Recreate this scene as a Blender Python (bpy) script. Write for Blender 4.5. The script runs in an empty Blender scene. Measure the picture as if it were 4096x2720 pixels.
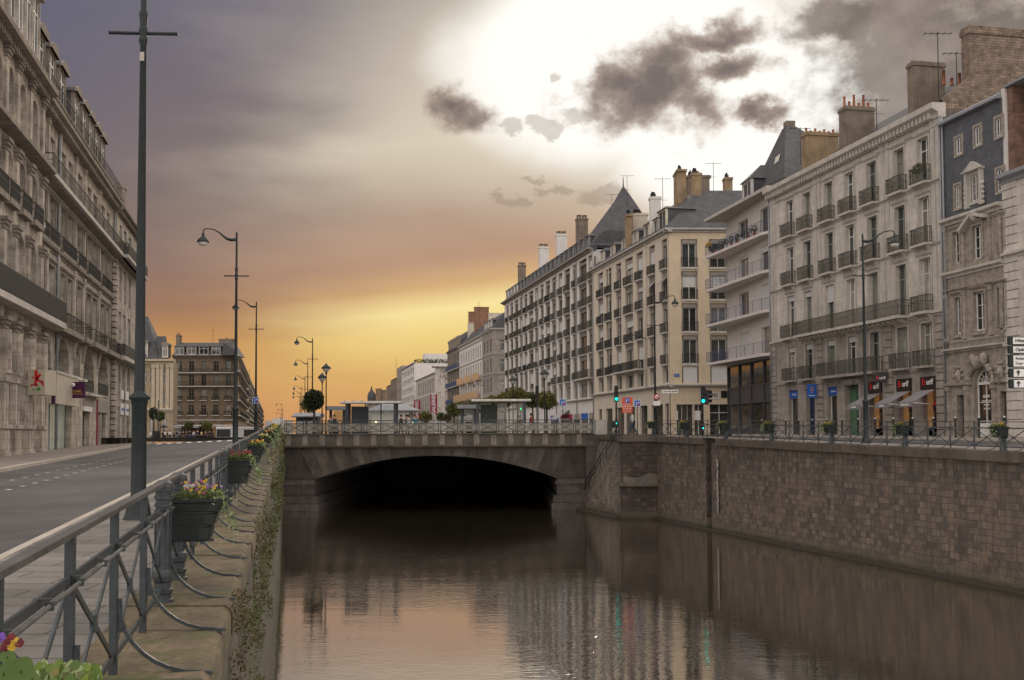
import bpy, bmesh, math, random
from math import sin, cos, pi, radians, atan2, sqrt, hypot
from mathutils import Vector, Matrix
random.seed(7)
S = bpy.context.scene
COL = S.collection
# ------------------------------------------------------------------ camera
F = 4250.0; PITCH = 0.0425; ROLL = 0.004; EYE = 6.0; HY = 1738.0
PY0 = HY - F*math.tan(PITCH)                 # principal row in photo pixels
cam_d = bpy.data.cameras.new('camera'); cam = bpy.data.objects.new('camera', cam_d); COL.objects.link(cam)
cam_d.sensor_width = 36; cam_d.lens = 36*F/4096; cam_d.clip_end = 8000; cam_d.clip_start = .1
cam_d.shift_y = (PY0-1360)/4096
RM = Matrix.Rotation(pi/2+PITCH, 3, 'X') @ Matrix.Rotation(-ROLL, 3, 'Z')
cam.matrix_world = Matrix.Translation((0,0,EYE)) @ RM.to_4x4()
S.camera = cam
# ------------------------------------------------------------------ exposure
S.view_settings.view_transform = 'Standard'; S.view_settings.look = 'None'
S.view_settings.gamma = 1; S.view_settings.exposure = 0.0
S.render.engine = 'CYCLES'
# ------------------------------------------------------------------ node helper
class NT:
    def __init__(s, tree): s.t = tree; s.n = tree.nodes; s.l = tree.links
    def new(s, typ, **kw):
        nd = s.n.new(typ)
        for k, v in kw.items():
            if k.startswith('i_'): nd.inputs[k[2:].replace('_', ' ')].default_value = v
            else: setattr(nd, k, v)
        return nd
    def put(s, sock, val):
        if val is None: return
        if hasattr(val, 'is_linked') or hasattr(val, 'links'): s.l.new(val, sock)
        else: sock.default_value = val
    def m(s, op, a, b=None, c=None, clamp=False):
        nd = s.n.new('ShaderNodeMath'); nd.operation = op; nd.use_clamp = clamp
        for i, v in enumerate((a, b, c)): s.put(nd.inputs[i], v)
        return nd.outputs[0]
    def sstep(s, v, a, b):
        nd = s.n.new('ShaderNodeMapRange'); nd.interpolation_type = 'SMOOTHSTEP'
        s.put(nd.inputs[0], v); s.put(nd.inputs[1], a); s.put(nd.inputs[2], b)
        return nd.outputs[0]
    def mix(s, f, a, b, mode='MIX'):
        nd = s.n.new('ShaderNodeMix'); nd.data_type = 'RGBA'; nd.blend_type = mode
        s.put(nd.inputs[0], f); s.put(nd.inputs[6], a); s.put(nd.inputs[7], b)
        return nd.outputs[2]
    def noise(s, vec, scale, detail=3, rough=.5, out=0):
        nd = s.n.new('ShaderNodeTexNoise'); nd.inputs['Scale'].default_value = scale
        nd.inputs['Detail'].default_value = detail; nd.inputs['Roughness'].default_value = rough
        if vec is not None: s.l.new(vec, nd.inputs['Vector'])
        return nd.outputs[out]
    def ramp(s, f, pts, interp='LINEAR'):
        nd = s.n.new('ShaderNodeValToRGB'); cr = nd.color_ramp; cr.interpolation = interp
        while len(cr.elements) < len(pts): cr.elements.new(.5)
        for e, (p, c) in zip(cr.elements, pts): e.position = p; e.color = c
        s.put(nd.inputs[0], f); return nd.outputs[0]
    def comb(s, x, y, z):
        nd = s.n.new('ShaderNodeCombineXYZ'); s.put(nd.inputs[0], x); s.put(nd.inputs[1], y); s.put(nd.inputs[2], z)
        return nd.outputs[0]
def lin(r, g, b):
    f = lambda c: (c/255/12.92) if c/255 <= .04045 else ((c/255+.055)/1.055)**2.4
    return (f(r), f(g), f(b), 1)
# ------------------------------------------------------------------ sky
W = bpy.data.worlds.new('World'); S.world = W; W.use_nodes = True
nt = NT(W.node_tree); nt.n.clear()
tc = nt.new('ShaderNodeTexCoord'); sep = nt.new('ShaderNodeSeparateXYZ')
nt.l.new(tc.outputs['Generated'], sep.inputs[0])
X, Y, Z = sep.outputs
AZ = nt.m('ARCTAN2', X, Y); EL = nt.m('ARCSINE', Z)
def ang(px, py):
    a = math.atan((px-2048)/F); return a, math.atan((HY-.004*(px-2048)-py)/F*cos(a))
e_ = nt.m('DIVIDE', nt.m('ADD', EL, nt.m('MULTIPLY', nt.sstep(EL, .06, .13), nt.m('MULTIPLY', nt.m('ADD', AZ, .16), -.12))), .5)
def ep(py): return max(0, min(1, math.atan((HY-py)/F)/.5))
left = nt.ramp(e_, [(0, lin(196,142,100)), (ep(1650), lin(200,144,94)), (ep(1500), lin(200,148,92)), (ep(1370), lin(200,148,92)),
    (ep(1290), lin(184,136,92)), (ep(1180), lin(160,122,96)), (ep(1000), lin(144,118,106)), (ep(700), lin(130,115,112)),
    (ep(300), lin(120,111,117)), (ep(0), lin(112,108,120)), (1, lin(118,116,126))])
right = nt.ramp(e_, [(0, lin(200,146,100)), (ep(1650), lin(214,158,102)), (ep(1500), lin(220,176,108)), (ep(1370), lin(238,208,130)),
    (ep(1280), lin(248,226,158)), (ep(1190), lin(214,174,124)), (ep(1080), lin(188,152,126)), (ep(900), lin(184,158,138)), (ep(780), lin(196,178,158)),
    (ep(600), lin(212,200,180)), (ep(300), lin(176,164,156)), (ep(0), lin(150,142,140))])
cv = nt.comb(nt.m('MULTIPLY', AZ, 2.0), nt.m('MULTIPLY', EL, 7.0), 0.0)
wav = nt.noise(cv, 2.2, 4, .5)
azw = nt.m('ADD', AZ, nt.m('MULTIPLY', nt.m('SUBTRACT', wav, .5), .25))
base = nt.mix(nt.sstep(azw, -.33, -.10), left, right)
# slow streaks in the veil
st = nt.noise(nt.comb(nt.m('ADD', nt.m('MULTIPLY', AZ, 2.5), nt.m('MULTIPLY', EL, 1.5)), nt.m('SUBTRACT', nt.m('MULTIPLY', EL, 9.0), nt.m('MULTIPLY', AZ, 2.6)), .3), 1.2, 5, .5)
base = nt.mix(1.0, base, nt.ramp(st, [(.25, (.96,.96,.96,1)), (.75, (1.04,1.035,1.03,1))]), 'MULTIPLY')
# bluish far left top
bl = nt.m('MULTIPLY', nt.sstep(AZ, -.30, -.46), nt.sstep(EL, .12, .36))
base = nt.mix(nt.m('MULTIPLY', bl, .6), base, lin(100,100,120))
# bright veil round the hidden sun
n1 = nt.noise(nt.comb(nt.m('MULTIPLY', AZ, 5.0), nt.m('MULTIPLY', EL, 7.0), .7), 1.3, 5, .55)
WZ = [AZ, EL]
def ell(px, py, rx, ry, rot=0.0, src=None):
    a, e = ang(px, py)
    dx = nt.m('SUBTRACT', WZ[0], a); dy = nt.m('SUBTRACT', WZ[1], e)
    c, s_ = cos(rot), sin(rot)
    u = nt.m('ADD', nt.m('MULTIPLY', dx, c), nt.m('MULTIPLY', dy, s_))
    v = nt.m('SUBTRACT', nt.m('MULTIPLY', dy, c), nt.m('MULTIPLY', dx, s_))
    u = nt.m('DIVIDE', u, rx/F); v = nt.m('DIVIDE', v, ry/F)
    return nt.m('SQRT', nt.m('ADD', nt.m('MULTIPLY', u, u), nt.m('MULTIPLY', v, v)))
d = nt.m('MINIMUM', ell(2540, 210, 740, 430), ell(3080, 520, 700, 380, -.1))
d = nt.m('ADD', d, nt.m('MULTIPLY', nt.m('SUBTRACT', n1, .5), .45))
halo = nt.sstep(d, 1.85, .75); core = nt.sstep(d, 1.22, .72)
base = nt.mix(nt.m('MULTIPLY', halo, .60), base, lin(232,220,196))
base = nt.mix(core, base, (1.06, 1.03, .97, 1))
# clouds
cvec = nt.comb(AZ, nt.m('MULTIPLY', EL, 1.25), .15)
n2 = nt.noise(cvec, 13, 7, .62); n3 = nt.noise(cvec, 34, 5, .6)
nn = nt.m('ADD', nt.m('MULTIPLY', nt.m('SUBTRACT', n2, .5), 1.9), nt.m('MULTIPLY', nt.m('SUBTRACT', n3, .5), .8))
wn = nt.new('ShaderNodeTexNoise'); wn.inputs['Scale'].default_value = 16; wn.inputs['Detail'].default_value = 5; wn.inputs['Roughness'].default_value = .6; nt.l.new(cvec, wn.inputs['Vector'])
wsep = nt.new('ShaderNodeSeparateXYZ'); nt.l.new(wn.outputs['Color'], wsep.inputs[0])
WZ[0] = nt.m('ADD', AZ, nt.m('MULTIPLY', nt.m('SUBTRACT', wsep.outputs[0], .5), .085)); WZ[1] = nt.m('ADD', EL, nt.m('MULTIPLY', nt.m('SUBTRACT', wsep.outputs[1], .5), .06))
def cloud(items, grow=0.0):
    best = None
    for it in items:
        q = nt.m('SUBTRACT', 1.0, ell(*it))
        best = q if best is None else nt.m('MAXIMUM', best, q)
    return nt.m('ADD', nt.m('MAXIMUM', best, -1.3), nn)
cA = cloud([(2600,330,310,210,.1), (2780,420,250,140,-.35), (2870,135,270,75,.12), (2930,250,230,80,.15), (2480,300,200,130,.3), (1830,440,170,90,0),
            (3030,440,140,60,0)])
cB = cloud([(3900,200,640,440,0), (3420,40,280,90,.1), (3500,520,330,90,.3), (4200,300,800,600,0)])
colA = nt.mix(nt.sstep(cA, .15, 1.0), lin(176,158,144), nt.mix(nt.sstep(n2, .35, .62), lin(128,113,107), lin(112,101,98)))
base = nt.mix(nt.m('MULTIPLY', nt.sstep(cB, -.12, .6), .95), base, nt.mix(nt.sstep(n2, .38, .66), lin(120,108,104), lin(150,138,130)))
base = nt.mix(nt.m('MULTIPLY', nt.sstep(cA, -.12, .55), .97), base, colA)
low = cloud([(2230,295,42,30,0), (2190,490,70,30,0), (2330,465,80,36,.3), (2040,500,55,22,0), (2150,715,60,14,0), (2260,745,90,18,0), (2030,805,120,22,-.1), (2140,800,60,16,0), (2450,760,90,40,0)])
base = nt.mix(nt.m('MULTIPLY', nt.sstep(low, -.1, .5), .45), base, lin(150,132,116))
# unseen sky overhead and behind, brightened to light the facades, over a physical sky
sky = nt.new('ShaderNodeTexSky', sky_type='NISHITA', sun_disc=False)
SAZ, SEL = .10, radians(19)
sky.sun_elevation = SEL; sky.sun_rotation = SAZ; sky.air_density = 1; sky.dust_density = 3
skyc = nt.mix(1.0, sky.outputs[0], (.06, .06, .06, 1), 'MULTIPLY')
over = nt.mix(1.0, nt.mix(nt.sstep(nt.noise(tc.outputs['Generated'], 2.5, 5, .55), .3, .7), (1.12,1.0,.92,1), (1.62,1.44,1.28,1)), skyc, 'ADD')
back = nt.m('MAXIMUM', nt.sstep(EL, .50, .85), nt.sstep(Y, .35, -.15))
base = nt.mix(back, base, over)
base = nt.mix(nt.sstep(Z, 0, -.03), base, (.12, .10, .08, 1))
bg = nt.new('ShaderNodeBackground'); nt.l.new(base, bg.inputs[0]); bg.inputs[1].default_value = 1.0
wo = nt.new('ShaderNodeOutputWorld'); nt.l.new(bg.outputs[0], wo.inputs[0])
# ------------------------------------------------------------------ sun behind the clouds
sd = bpy.data.lights.new('sun', 'SUN'); sd.energy = .5; sd.angle = radians(7); sd.color = (1, .86, .68)
sun = bpy.data.objects.new('sun', sd); COL.objects.link(sun)
sun.rotation_euler = Vector((sin(SAZ)*cos(SEL), cos(SAZ)*cos(SEL), sin(SEL))).to_track_quat('Z', 'Y').to_euler()
sun.location = (30, 300, 90)
# ------------------------------------------------------------------ pixel -> world
def ray(px, py):
    return RM @ Vector(((px-2048)/F, (PY0-py)/F, -1))
def at(px, py, Yd):                                  # point at depth Yd; z relative to the eye
    r = ray(px, py); t = Yd/r.y; return Vector((r.x*t, Yd, r.z*t))
class Plane:
    def __init__(s, X0, Y0, dx, dy):
        n = hypot(dx, dy); s.X0, s.Y0, s.d = X0, Y0, (dx/n, dy/n); s.nrm = (-s.d[1], s.d[0])   # nrm: into the building
    def hit(s, px, py, inset=0):
        r = ray(px, py); ox, oy = s.X0+s.nrm[0]*inset, s.Y0+s.nrm[1]*inset
        # r.x t = ox + d.x u ; r.y t = oy + d.y u
        det = r.x*(-s.d[1]) + s.d[0]*r.y
        t = (ox*(-s.d[1]) + s.d[0]*oy)/det
        u = (r.x*t-ox)*s.d[0] + (r.y*t-oy)*s.d[1]
        return u, r.z*t
PR = Plane(25.62, 64.4, .2054, -1)                   # right street front
PL = Plane(-26.26, 54.49, -.2231, 1)                 # left street front
def railL(y): return -2.6-.21*(y-6.96)
def zcapL(y):                                        # left quay edge level (relative to the eye)
    return -1.58+.0192*(y-7) if y < 84 else -.10-.35*min(1, (y-84)/60)
def railR(y): return 19.1-.251*(y-39.7)
def zcapR(y): return -.71+.0164*(y-39.7) if y < 82 else -.02
# ------------------------------------------------------------------ mesh builder
class MB:
    def __init__(s): s.v = []; s.f = []; s.mi = []; s.sm = []; s.T = None
    def add(s, vs, fs, mi=0, smooth=False):
        o = len(s.v)
        if s.T: vs = [tuple(s.T @ Vector(p)) for p in vs]
        s.v += [tuple(p) for p in vs]; s.f += [[i+o for i in f] for f in fs]
        s.mi += [mi]*len(fs); s.sm += [smooth]*len(fs)
    def box(s, x0, x1, y0, y1, z0, z1, mi=0):
        s.add([(x0,y0,z0),(x1,y0,z0),(x1,y1,z0),(x0,y1,z0),(x0,y0,z1),(x1,y0,z1),(x1,y1,z1),(x0,y1,z1)],
              [(3,2,1,0),(4,5,6,7),(0,1,5,4),(1,2,6,5),(2,3,7,6),(3,0,4,7)], mi)
    def quad(s, a, b, c, d, mi=0): s.add([a,b,c,d], [(0,1,2,3)], mi)
    def poly(s, pts, mi=0): s.add(pts, [tuple(range(len(pts)))], mi)
    def prof(s, pts, x0, x1, mi=0):                   # closed (y,z) outline swept along x
        n = len(pts); vs = [(x0,p[0],p[1]) for p in pts]+[(x1,p[0],p[1]) for p in pts]
        fs = [(i, (i+1)%n, (i+1)%n+n, i+n) for i in range(n)]+[tuple(range(n))[::-1], tuple(range(n,2*n))]
        s.add(vs, fs, mi)
    def slab(s, pts, z0, z1, mi=0):                   # closed (x,y) outline between z0 and z1
        n = len(pts); vs = [(p[0],p[1],z0) for p in pts]+[(p[0],p[1],z1) for p in pts]
        fs = [(i, (i+1)%n, (i+1)%n+n, i+n) for i in range(n)]+[tuple(range(n))[::-1], tuple(range(n,2*n))]
        s.add(vs, fs, mi)
    def xz(s, pts, y0, y1, mi=0):                     # closed (x,z) outline between y0 and y1
        n = len(pts); vs = [(p[0],y0,p[1]) for p in pts]+[(p[0],y1,p[1]) for p in pts]
        fs = [(i, (i+1)%n, (i+1)%n+n, i+n) for i in range(n)]+[tuple(range(n))[::-1], tuple(range(n,2*n))]
        s.add(vs, fs, mi)
    def lathe(s, prof, cx=0, cy=0, n=12, mi=0, sy=1.0, smooth=True):
        vs = []; fs = []
        for r, z in prof:
            for k in range(n): a = 2*pi*k/n; vs.append((cx+r*cos(a), cy+r*sin(a)*sy, z))
        m = len(prof)
        for i in range(m-1):
            for k in range(n): k2 = (k+1)%n; fs.append((i*n+k, i*n+k2, (i+1)*n+k2, (i+1)*n+k))
        s.add(vs, fs, mi, smooth)
        s.add([vs[k] for k in range(n)], [tuple(range(n))[::-1]], mi); s.add([vs[(m-1)*n+k] for k in range(n)], [tuple(range(n))], mi)
    def tube(s, pts, r, n=8, mi=0, smooth=True):
        pts = [Vector(p) for p in pts]; vs = []; fs = []; m = len(pts)
        rs = r if isinstance(r, (list, tuple)) else [r]*m
        up = Vector((0,0,1))
        for i, p in enumerate(pts):
            d = (pts[min(i+1,m-1)]-pts[max(i-1,0)]).normalized()
            a = d.cross(up)
            if a.length < .05: a = d.cross(Vector((0,1,0)))
            a.normalize(); b = a.cross(d).normalized()
            for k in range(n):
                t = 2*pi*k/n+pi/n; vs.append(p+(a*cos(t)+b*sin(t))*rs[i])
        for i in range(m-1):
            for k in range(n): k2 = (k+1)%n; fs.append((i*n+k, i*n+k2, (i+1)*n+k2, (i+1)*n+k))
        fs += [tuple(range(n))[::-1], tuple(range((m-1)*n, m*n))]
        s.add(vs, fs, mi, smooth and n > 5)
    def bar(s, a, b, w, h, mi=0):                     # rectangular bar between two points, w sideways, h upward
        a = Vector(a); b = Vector(b); d = (b-a).normalized(); up = Vector((0,0,1))
        if abs(d.z) > .95: up = Vector((0,1,0)); w, h = h, w
        x = d.cross(up).normalized()*w/2; y = x.cross(d).normalized()*h/2
        vs = [a-x-y, a+x-y, a+x+y, a-x+y, b-x-y, b+x-y, b+x+y, b-x+y]
        s.add(vs, [(0,1,2,3),(7,6,5,4),(0,4,5,1),(1,5,6,2),(2,6,7,3),(3,7,4,0)], mi)
    def ball(s, c, r, mi=0, n=8, m=6, sz=1.0, sx=1.0, sy=1.0):
        vs = []; fs = []
        for i in range(m+1):
            ph = pi*i/m-pi/2
            for k in range(n): a = 2*pi*k/n; vs.append((c[0]+sx*r*cos(ph)*cos(a), c[1]+sy*r*cos(ph)*sin(a), c[2]+r*sz*sin(ph)))
        for i in range(m):
            for k in range(n): k2 = (k+1)%n; fs.append((i*n+k, i*n+k2, (i+1)*n+k2, (i+1)*n+k))
        s.add(vs, fs, mi, True)
    def mesh(s, name, mats):
        me = bpy.data.meshes.new(name); me.from_pydata(s.v, [], s.f)
        if not isinstance(mats, (list, tuple)): mats = [mats]
        for m in mats: me.materials.append(m)
        me.polygons.foreach_set('material_index', s.mi); me.polygons.foreach_set('use_smooth', s.sm)
        me.update(); return me
    def obj(s, name, mats, parent=None, loc=(0,0,0), rz=0):
        return link(name, s.mesh(name, mats), parent, loc, rz)
def link(name, me, parent=None, loc=(0,0,0), rz=0):
    o = bpy.data.objects.new(name, me); COL.objects.link(o)
    if parent: o.parent = parent
    o.location = loc; o.rotation_euler = (0,0,rz); return o
def thing(name, label, cat, loc=(0,0,0), rz=0, group=None):
    o = bpy.data.objects.new(name, None); COL.objects.link(o); o.empty_display_size = .3
    o.location = loc; o.rotation_euler = (0,0,rz); return tag(o, label, cat, group)
def tag(o, label, cat, group=None, kind=None):
    if label: o['label'] = label
    if cat: o['category'] = cat
    if group: o['group'] = group
    if kind: o['kind'] = kind
    return o
def struct(o): o['kind'] = 'structure'; return o
def copy_tree(o, parent=None):
    c = o.copy(); COL.objects.link(c)
    if parent: c.parent = parent
    for ch in list(o.children): copy_tree(ch, c)
    return c
def ztop(zrel): return EYE+zrel
# ------------------------------------------------------------------ materials
def mat(name, col, rough=.75, metal=0.0, var=.18, vs=1.2, streak=0.0, brick=None, bump=.15, bs=30, emis=None, spec=.4, fine=.10, tint=None, rnd=0.0, moss=None):
    m = bpy.data.materials.new(name); m.use_nodes = True; t = NT(m.node_tree); t.n.clear()
    o = t.new('ShaderNodeOutputMaterial'); b = t.new('ShaderNodeBsdfPrincipled'); t.l.new(b.outputs[0], o.inputs[0])
    if len(col) == 3: col = (*col, 1)
    tc = t.new('ShaderNodeTexCoord'); ob = tc.outputs['Object']
    sp = t.new('ShaderNodeSeparateXYZ'); t.l.new(ob, sp.inputs[0]); x, y, z = sp.outputs
    c = col; h = None
    if brick:
        bw, bh, mo, mc = brick[:4]; sc2 = brick[4] if len(brick) > 4 else .75
        flat = len(brick) > 5 and brick[5]
        bt = t.new('ShaderNodeTexBrick'); u = x if flat else t.m('ADD', x, y)
        t.l.new(t.comb(u, y if flat else z, 0.0), bt.inputs['Vector'])
        bt.inputs['Scale'].default_value = 1; bt.inputs['Brick Width'].default_value = bw; bt.inputs['Row Height'].default_value = bh
        bt.inputs['Mortar Size'].default_value = mo; bt.inputs['Mortar Smooth'].default_value = .2
        bt.inputs['Color1'].default_value = col; bt.inputs['Color2'].default_value = tint or tuple(v*sc2 for v in col[:3])+(1,)
        bt.inputs['Mortar'].default_value = (*mc, 1); c = bt.outputs[0]; h = bt.outputs[1]
    if var:
        n = t.noise(ob, vs, 5, .6)
        c = t.mix(1.0, c, t.ramp(n, [(.28, (1-var*1.4,)*3+(1,)), (.72, (1+var,)*3+(1,))]), 'MULTIPLY')
    if fine:
        n = t.noise(ob, 14, 4, .65)
        c = t.mix(1.0, c, t.ramp(n, [(.3, (1-fine*1.5,)*3+(1,)), (.7, (1+fine,)*3+(1,))]), 'MULTIPLY')
    if streak:
        v = t.comb(t.m('MULTIPLY', t.m('ADD', x, y), 2.6), t.m('MULTIPLY', z, .22), 0.0)
        n = t.noise(v, 1.6, 5, .65)
        c = t.mix(t.m('MULTIPLY', t.sstep(n, .48, .72), streak), c, t.mix(1.0, c, (.38,.35,.32,1), 'MULTIPLY'))
    if moss:
        n = t.noise(ob, moss[1], 6, .7)
        c = t.mix(t.m('MULTIPLY', t.sstep(n, .50, .62), moss[2]), c, (*moss[0], 1))
    if rnd:
        oi = t.new('ShaderNodeObjectInfo')
        c = t.mix(1.0, c, t.ramp(oi.outputs['Random'], [(0, (1-rnd,)*3+(1,)), (1, (1+rnd,)*3+(1,))]), 'MULTIPLY')
    t.put(b.inputs['Base Color'], c)
    b.inputs['Roughness'].default_value = rough; b.inputs['Metallic'].default_value = metal
    b.inputs['Specular IOR Level'].default_value = spec
    if emis:
        b.inputs['Emission Color'].default_value = (*emis[0], 1); b.inputs['Emission Strength'].default_value = emis[1]
    if bump:
        bn = t.new('ShaderNodeBump'); bn.inputs['Strength'].default_value = bump; bn.inputs['Distance'].default_value = .02
        hh = t.noise(ob, bs, 4, .6)
        if h is not None: hh = t.m('SUBTRACT', t.m('MULTIPLY', hh, .6), t.m('MULTIPLY', h, 1.2))
        t.l.new(hh, bn.inputs['Height']); t.l.new(bn.outputs[0], b.inputs['Normal'])
    return m
def glass_mat(name, pals, rough=.06, spec=.9, blind=0):
    """window pane seen from outside: dark room, net curtain or blind behind it, glossy front"""
    m = bpy.data.materials.new(name); m.use_nodes = True; t = NT(m.node_tree); t.n.clear()
    o = t.new('ShaderNodeOutputMaterial'); b = t.new('ShaderNodeBsdfPrincipled'); t.l.new(b.outputs[0], o.inputs[0])
    oi = t.new('ShaderNodeObjectInfo'); tc = t.new('ShaderNodeTexCoord'); ob = tc.outputs['Object']
    c = t.ramp(oi.outputs['Random'], [(i/len(pals), (*p, 1)) for i, p in enumerate(pals)], 'CONSTANT')
    w = t.new('ShaderNodeTexWave', wave_type='BANDS', bands_direction='X'); w.inputs['Scale'].default_value = 4; w.inputs['Distortion'].default_value = 1.5
    t.l.new(ob, w.inputs['Vector'])
    c = t.mix(1.0, c, t.ramp(w.outputs['Fac'], [(0, (.7,.7,.7,1)), (1, (1.1,1.1,1.1,1))]), 'MULTIPLY')
    c = t.mix(1.0, c, t.ramp(t.noise(ob, 1.5, 3), [(.3, (.5,.5,.5,1)), (.7, (1.3,1.3,1.3,1))]), 'MULTIPLY')
    t.l.new(c, b.inputs['Base Color']); b.inputs['Roughness'].default_value = rough; b.inputs['Specular IOR Level'].default_value = spec
    bn = t.new('ShaderNodeBump'); bn.inputs['Strength'].default_value = .08; bn.inputs['Distance'].default_value = .05
    t.l.new(t.noise(ob, .9, 2), bn.inputs['Height']); t.l.new(bn.outputs[0], b.inputs['Normal'])
    return m
M = {}
M['stone_white'] = mat('pale limestone', (.60,.55,.49), .8, brick=(1.5,.5,.012,(.36,.32,.28),.90), streak=.40, var=.14)
M['stone_grey'] = mat('grey granite blocks', (.34,.30,.27), .8, brick=(1.3,.48,.012,(.24,.21,.19),.88), streak=.35, var=.22)
M['stone_left'] = mat('warm weathered limestone', (.47,.415,.35), .85, brick=(1.4,.5,.012,(.27,.22,.18),.84), streak=.85, var=.34)
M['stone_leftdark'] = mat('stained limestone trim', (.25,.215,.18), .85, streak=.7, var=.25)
M['trim'] = mat('limestone trim', (.50,.46,.41), .8, streak=.35, var=.15)
M['orn'] = mat('weathered brown carved stone', (.33,.285,.24), .85, streak=.4, var=.3, vs=3, bump=.6, bs=9)
M['render_white'] = mat('white painted render', (.66,.625,.59), .8, streak=.18, var=.07)
M['render_cream'] = mat('cream painted render', (.60,.49,.35), .8, streak=.15, var=.07)
M['render_cream2'] = mat('pale cream render', (.60,.53,.43), .8, streak=.15, var=.07)
M['render_pink'] = mat('pinkish grey render', (.60,.555,.52), .85, streak=.15, var=.06)
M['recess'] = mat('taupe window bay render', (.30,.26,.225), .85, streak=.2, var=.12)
M['concrete'] = mat('balcony concrete', (.46,.43,.39), .85, streak=.3, var=.15)
M['slate'] = mat('blue grey slate', (.092,.092,.098), .68, brick=(.3,.18,.01,(.05,.05,.055),.8), var=.2, spec=.3)
M['slate_blue'] = mat('blue slate hanging', (.122,.128,.142), .45, brick=(.3,.16,.012,(.05,.06,.08),.8), var=.18)
M['zinc'] = mat('zinc sheet', (.27,.28,.30), .6, metal=.1, var=.15)
M['rubble'] = mat('brown schist rubble wall', (.30,.22,.17), .9, brick=(.55,.16,.02,(.16,.12,.09),.6), var=.35, vs=2, bump=.6)
M['brick_red'] = mat('dark red rubble brick', (.27,.15,.11), .9, brick=(.5,.15,.02,(.18,.12,.09),.6), var=.3, vs=2, bump=.5)
M['brick'] = mat('red brick', (.30,.13,.07), .9, brick=(.24,.08,.012,(.22,.17,.13),.75), var=.2)
M['chim'] = mat('ochre chimney render', (.30,.215,.13), .9, streak=.5, var=.25)
M['chim_grey'] = mat('grey brown chimney render', (.20,.16,.125), .9, streak=.4, var=.25)
M['pot'] = mat('terracotta chimney pot', (.36,.13,.075), .8, rnd=.2)
M['iron_green'] = mat('weathered green grey ironwork', (.098,.095,.075), .7, var=.5, vs=5, fine=.3)
M['iron'] = mat('dark ironwork', (.028,.027,.026), .65, var=.2)
M['iron_panel'] = mat('dark wrought iron panel', (.06,.055,.05), .7, var=.5, vs=6, fine=.6, bump=.8, bs=12)
M['iron_blue'] = mat('blue painted balcony rail', (.09,.12,.22), .5, var=.1)
M['frame'] = mat('white window frame', (.68,.66,.63), .5, var=.05, bump=0, rnd=.15)
M['frame_dark'] = mat('dark shop frame', (.045,.05,.06), .4, var=.1, bump=0)
M['frame_brown'] = mat('brown window frame', (.20,.155,.12), .6, var=.1, bump=0, rnd=.2)
M['frame_green'] = mat('grey green window frame', (.28,.30,.26), .6, var=.1, bump=0, rnd=.15)
D1 = (.028,.031,.030); D2 = (.05,.053,.05); C1 = (.20,.19,.17); C2 = (.33,.31,.28); G1 = (.06,.07,.065)
M['glass'] = glass_mat('window glass', [D1, D2, G1, C1, D1, D2, G1, C2, D1, C1])
M['glass_dark'] = glass_mat('dark glass', [D1, D2, D1, D2])
M['glass_shop'] = glass_mat('shop window glass', [(.03,.028,.025), (.05,.045,.04), (.09,.075,.06)], .05)
M['lit'] = mat('warm lit interior', (.4,.22,.1), .6, var=.5, vs=2.5, emis=((.9,.42,.14), .10), spec=.6, fine=.3)
M['lit_dim'] = mat('dim brown shop interior', (.13,.075,.04), .3, var=.9, vs=1.6, emis=((.5,.22,.08), .035), spec=.6, fine=.4)
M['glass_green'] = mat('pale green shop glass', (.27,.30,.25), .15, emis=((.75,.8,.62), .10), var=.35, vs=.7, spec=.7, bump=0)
M['pal_trim'] = mat('yellow stone trim', (.46,.38,.27), .8, var=.12)
M['lit_warm'] = mat('lit lamp', (.9,.6,.3), .5, var=0, emis=((1,.75,.45), 3.0), bump=0)
M['shutter'] = mat('white roller shutter', (.60,.59,.57), .6, brick=(9,.07,.006,(.42,.41,.40),.98), var=.05)
M['door_green'] = mat('green painted door', (.085,.17,.10), .6, var=.12)
M['door_blue'] = mat('dark blue door', (.02,.035,.08), .5, var=.1)
M['door_dark'] = mat('dark green door leaf', (.03,.045,.04), .5, var=.1)
M['awning'] = mat('grey canvas awning', (.22,.21,.22), .8, var=.08)
M['canvas_white'] = mat('off white canvas', (.55,.52,.50), .8, var=.06)
M['sign_black'] = mat('black sign board', (.015,.013,.016), .4, var=.05, bump=0)
M['sign_blue'] = mat('bright blue sign', (.01,.10,.42), .4, var=.05, bump=0)
M['sign_red'] = mat('orange red sign', (.60,.08,.03), .45, var=.06, bump=0)
M['crimson'] = mat('crimson cloth', (.28,.02,.06), .7, var=.1)
M['purple'] = mat('purple sign', (.07,.015,.06), .4, var=.05, bump=0)
M['white'] = mat('white paint', (.75,.74,.72), .5, var=.05, bump=0)
M['red'] = mat('red paint', (.55,.02,.02), .5, var=.05, bump=0)
M['green'] = mat('green paint', (.08,.35,.04), .5, var=.05, bump=0)
M['yellow'] = mat('gold paint', (.6,.35,.05), .5, var=.05, bump=0)
M['black'] = mat('black paint', (.01,.01,.012), .5, var=.0, bump=0)
M['beige_sign'] = mat('beige shop fascia', (.50,.44,.35), .6, var=.06)
M['street_iron'] = mat('blue green painted cast iron', (.013,.021,.022), .5, var=.25, fine=.2, spec=.35)
M['rail'] = mat('grey blue painted steel', (.042,.052,.058), .45, var=.2, fine=.2, spec=.5)
M['rail_top'] = mat('worn grey steel handrail', (.11,.108,.105), .40, var=.3, fine=.25, metal=.3)
M['planter'] = mat('dark green plastic planter', (.011,.017,.016), .45, var=.15, spec=.45)
M['soil'] = mat('soil', (.05,.035,.025), .95, var=.3)
M['lampglass'] = mat('frosted lamp bowl', (.55,.52,.45), .25, var=.05, bump=0)
M['asphalt'] = mat('asphalt', (.083,.079,.079), .58, var=.42, vs=.28, fine=.22, bump=.35, bs=60, spec=.45)
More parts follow.
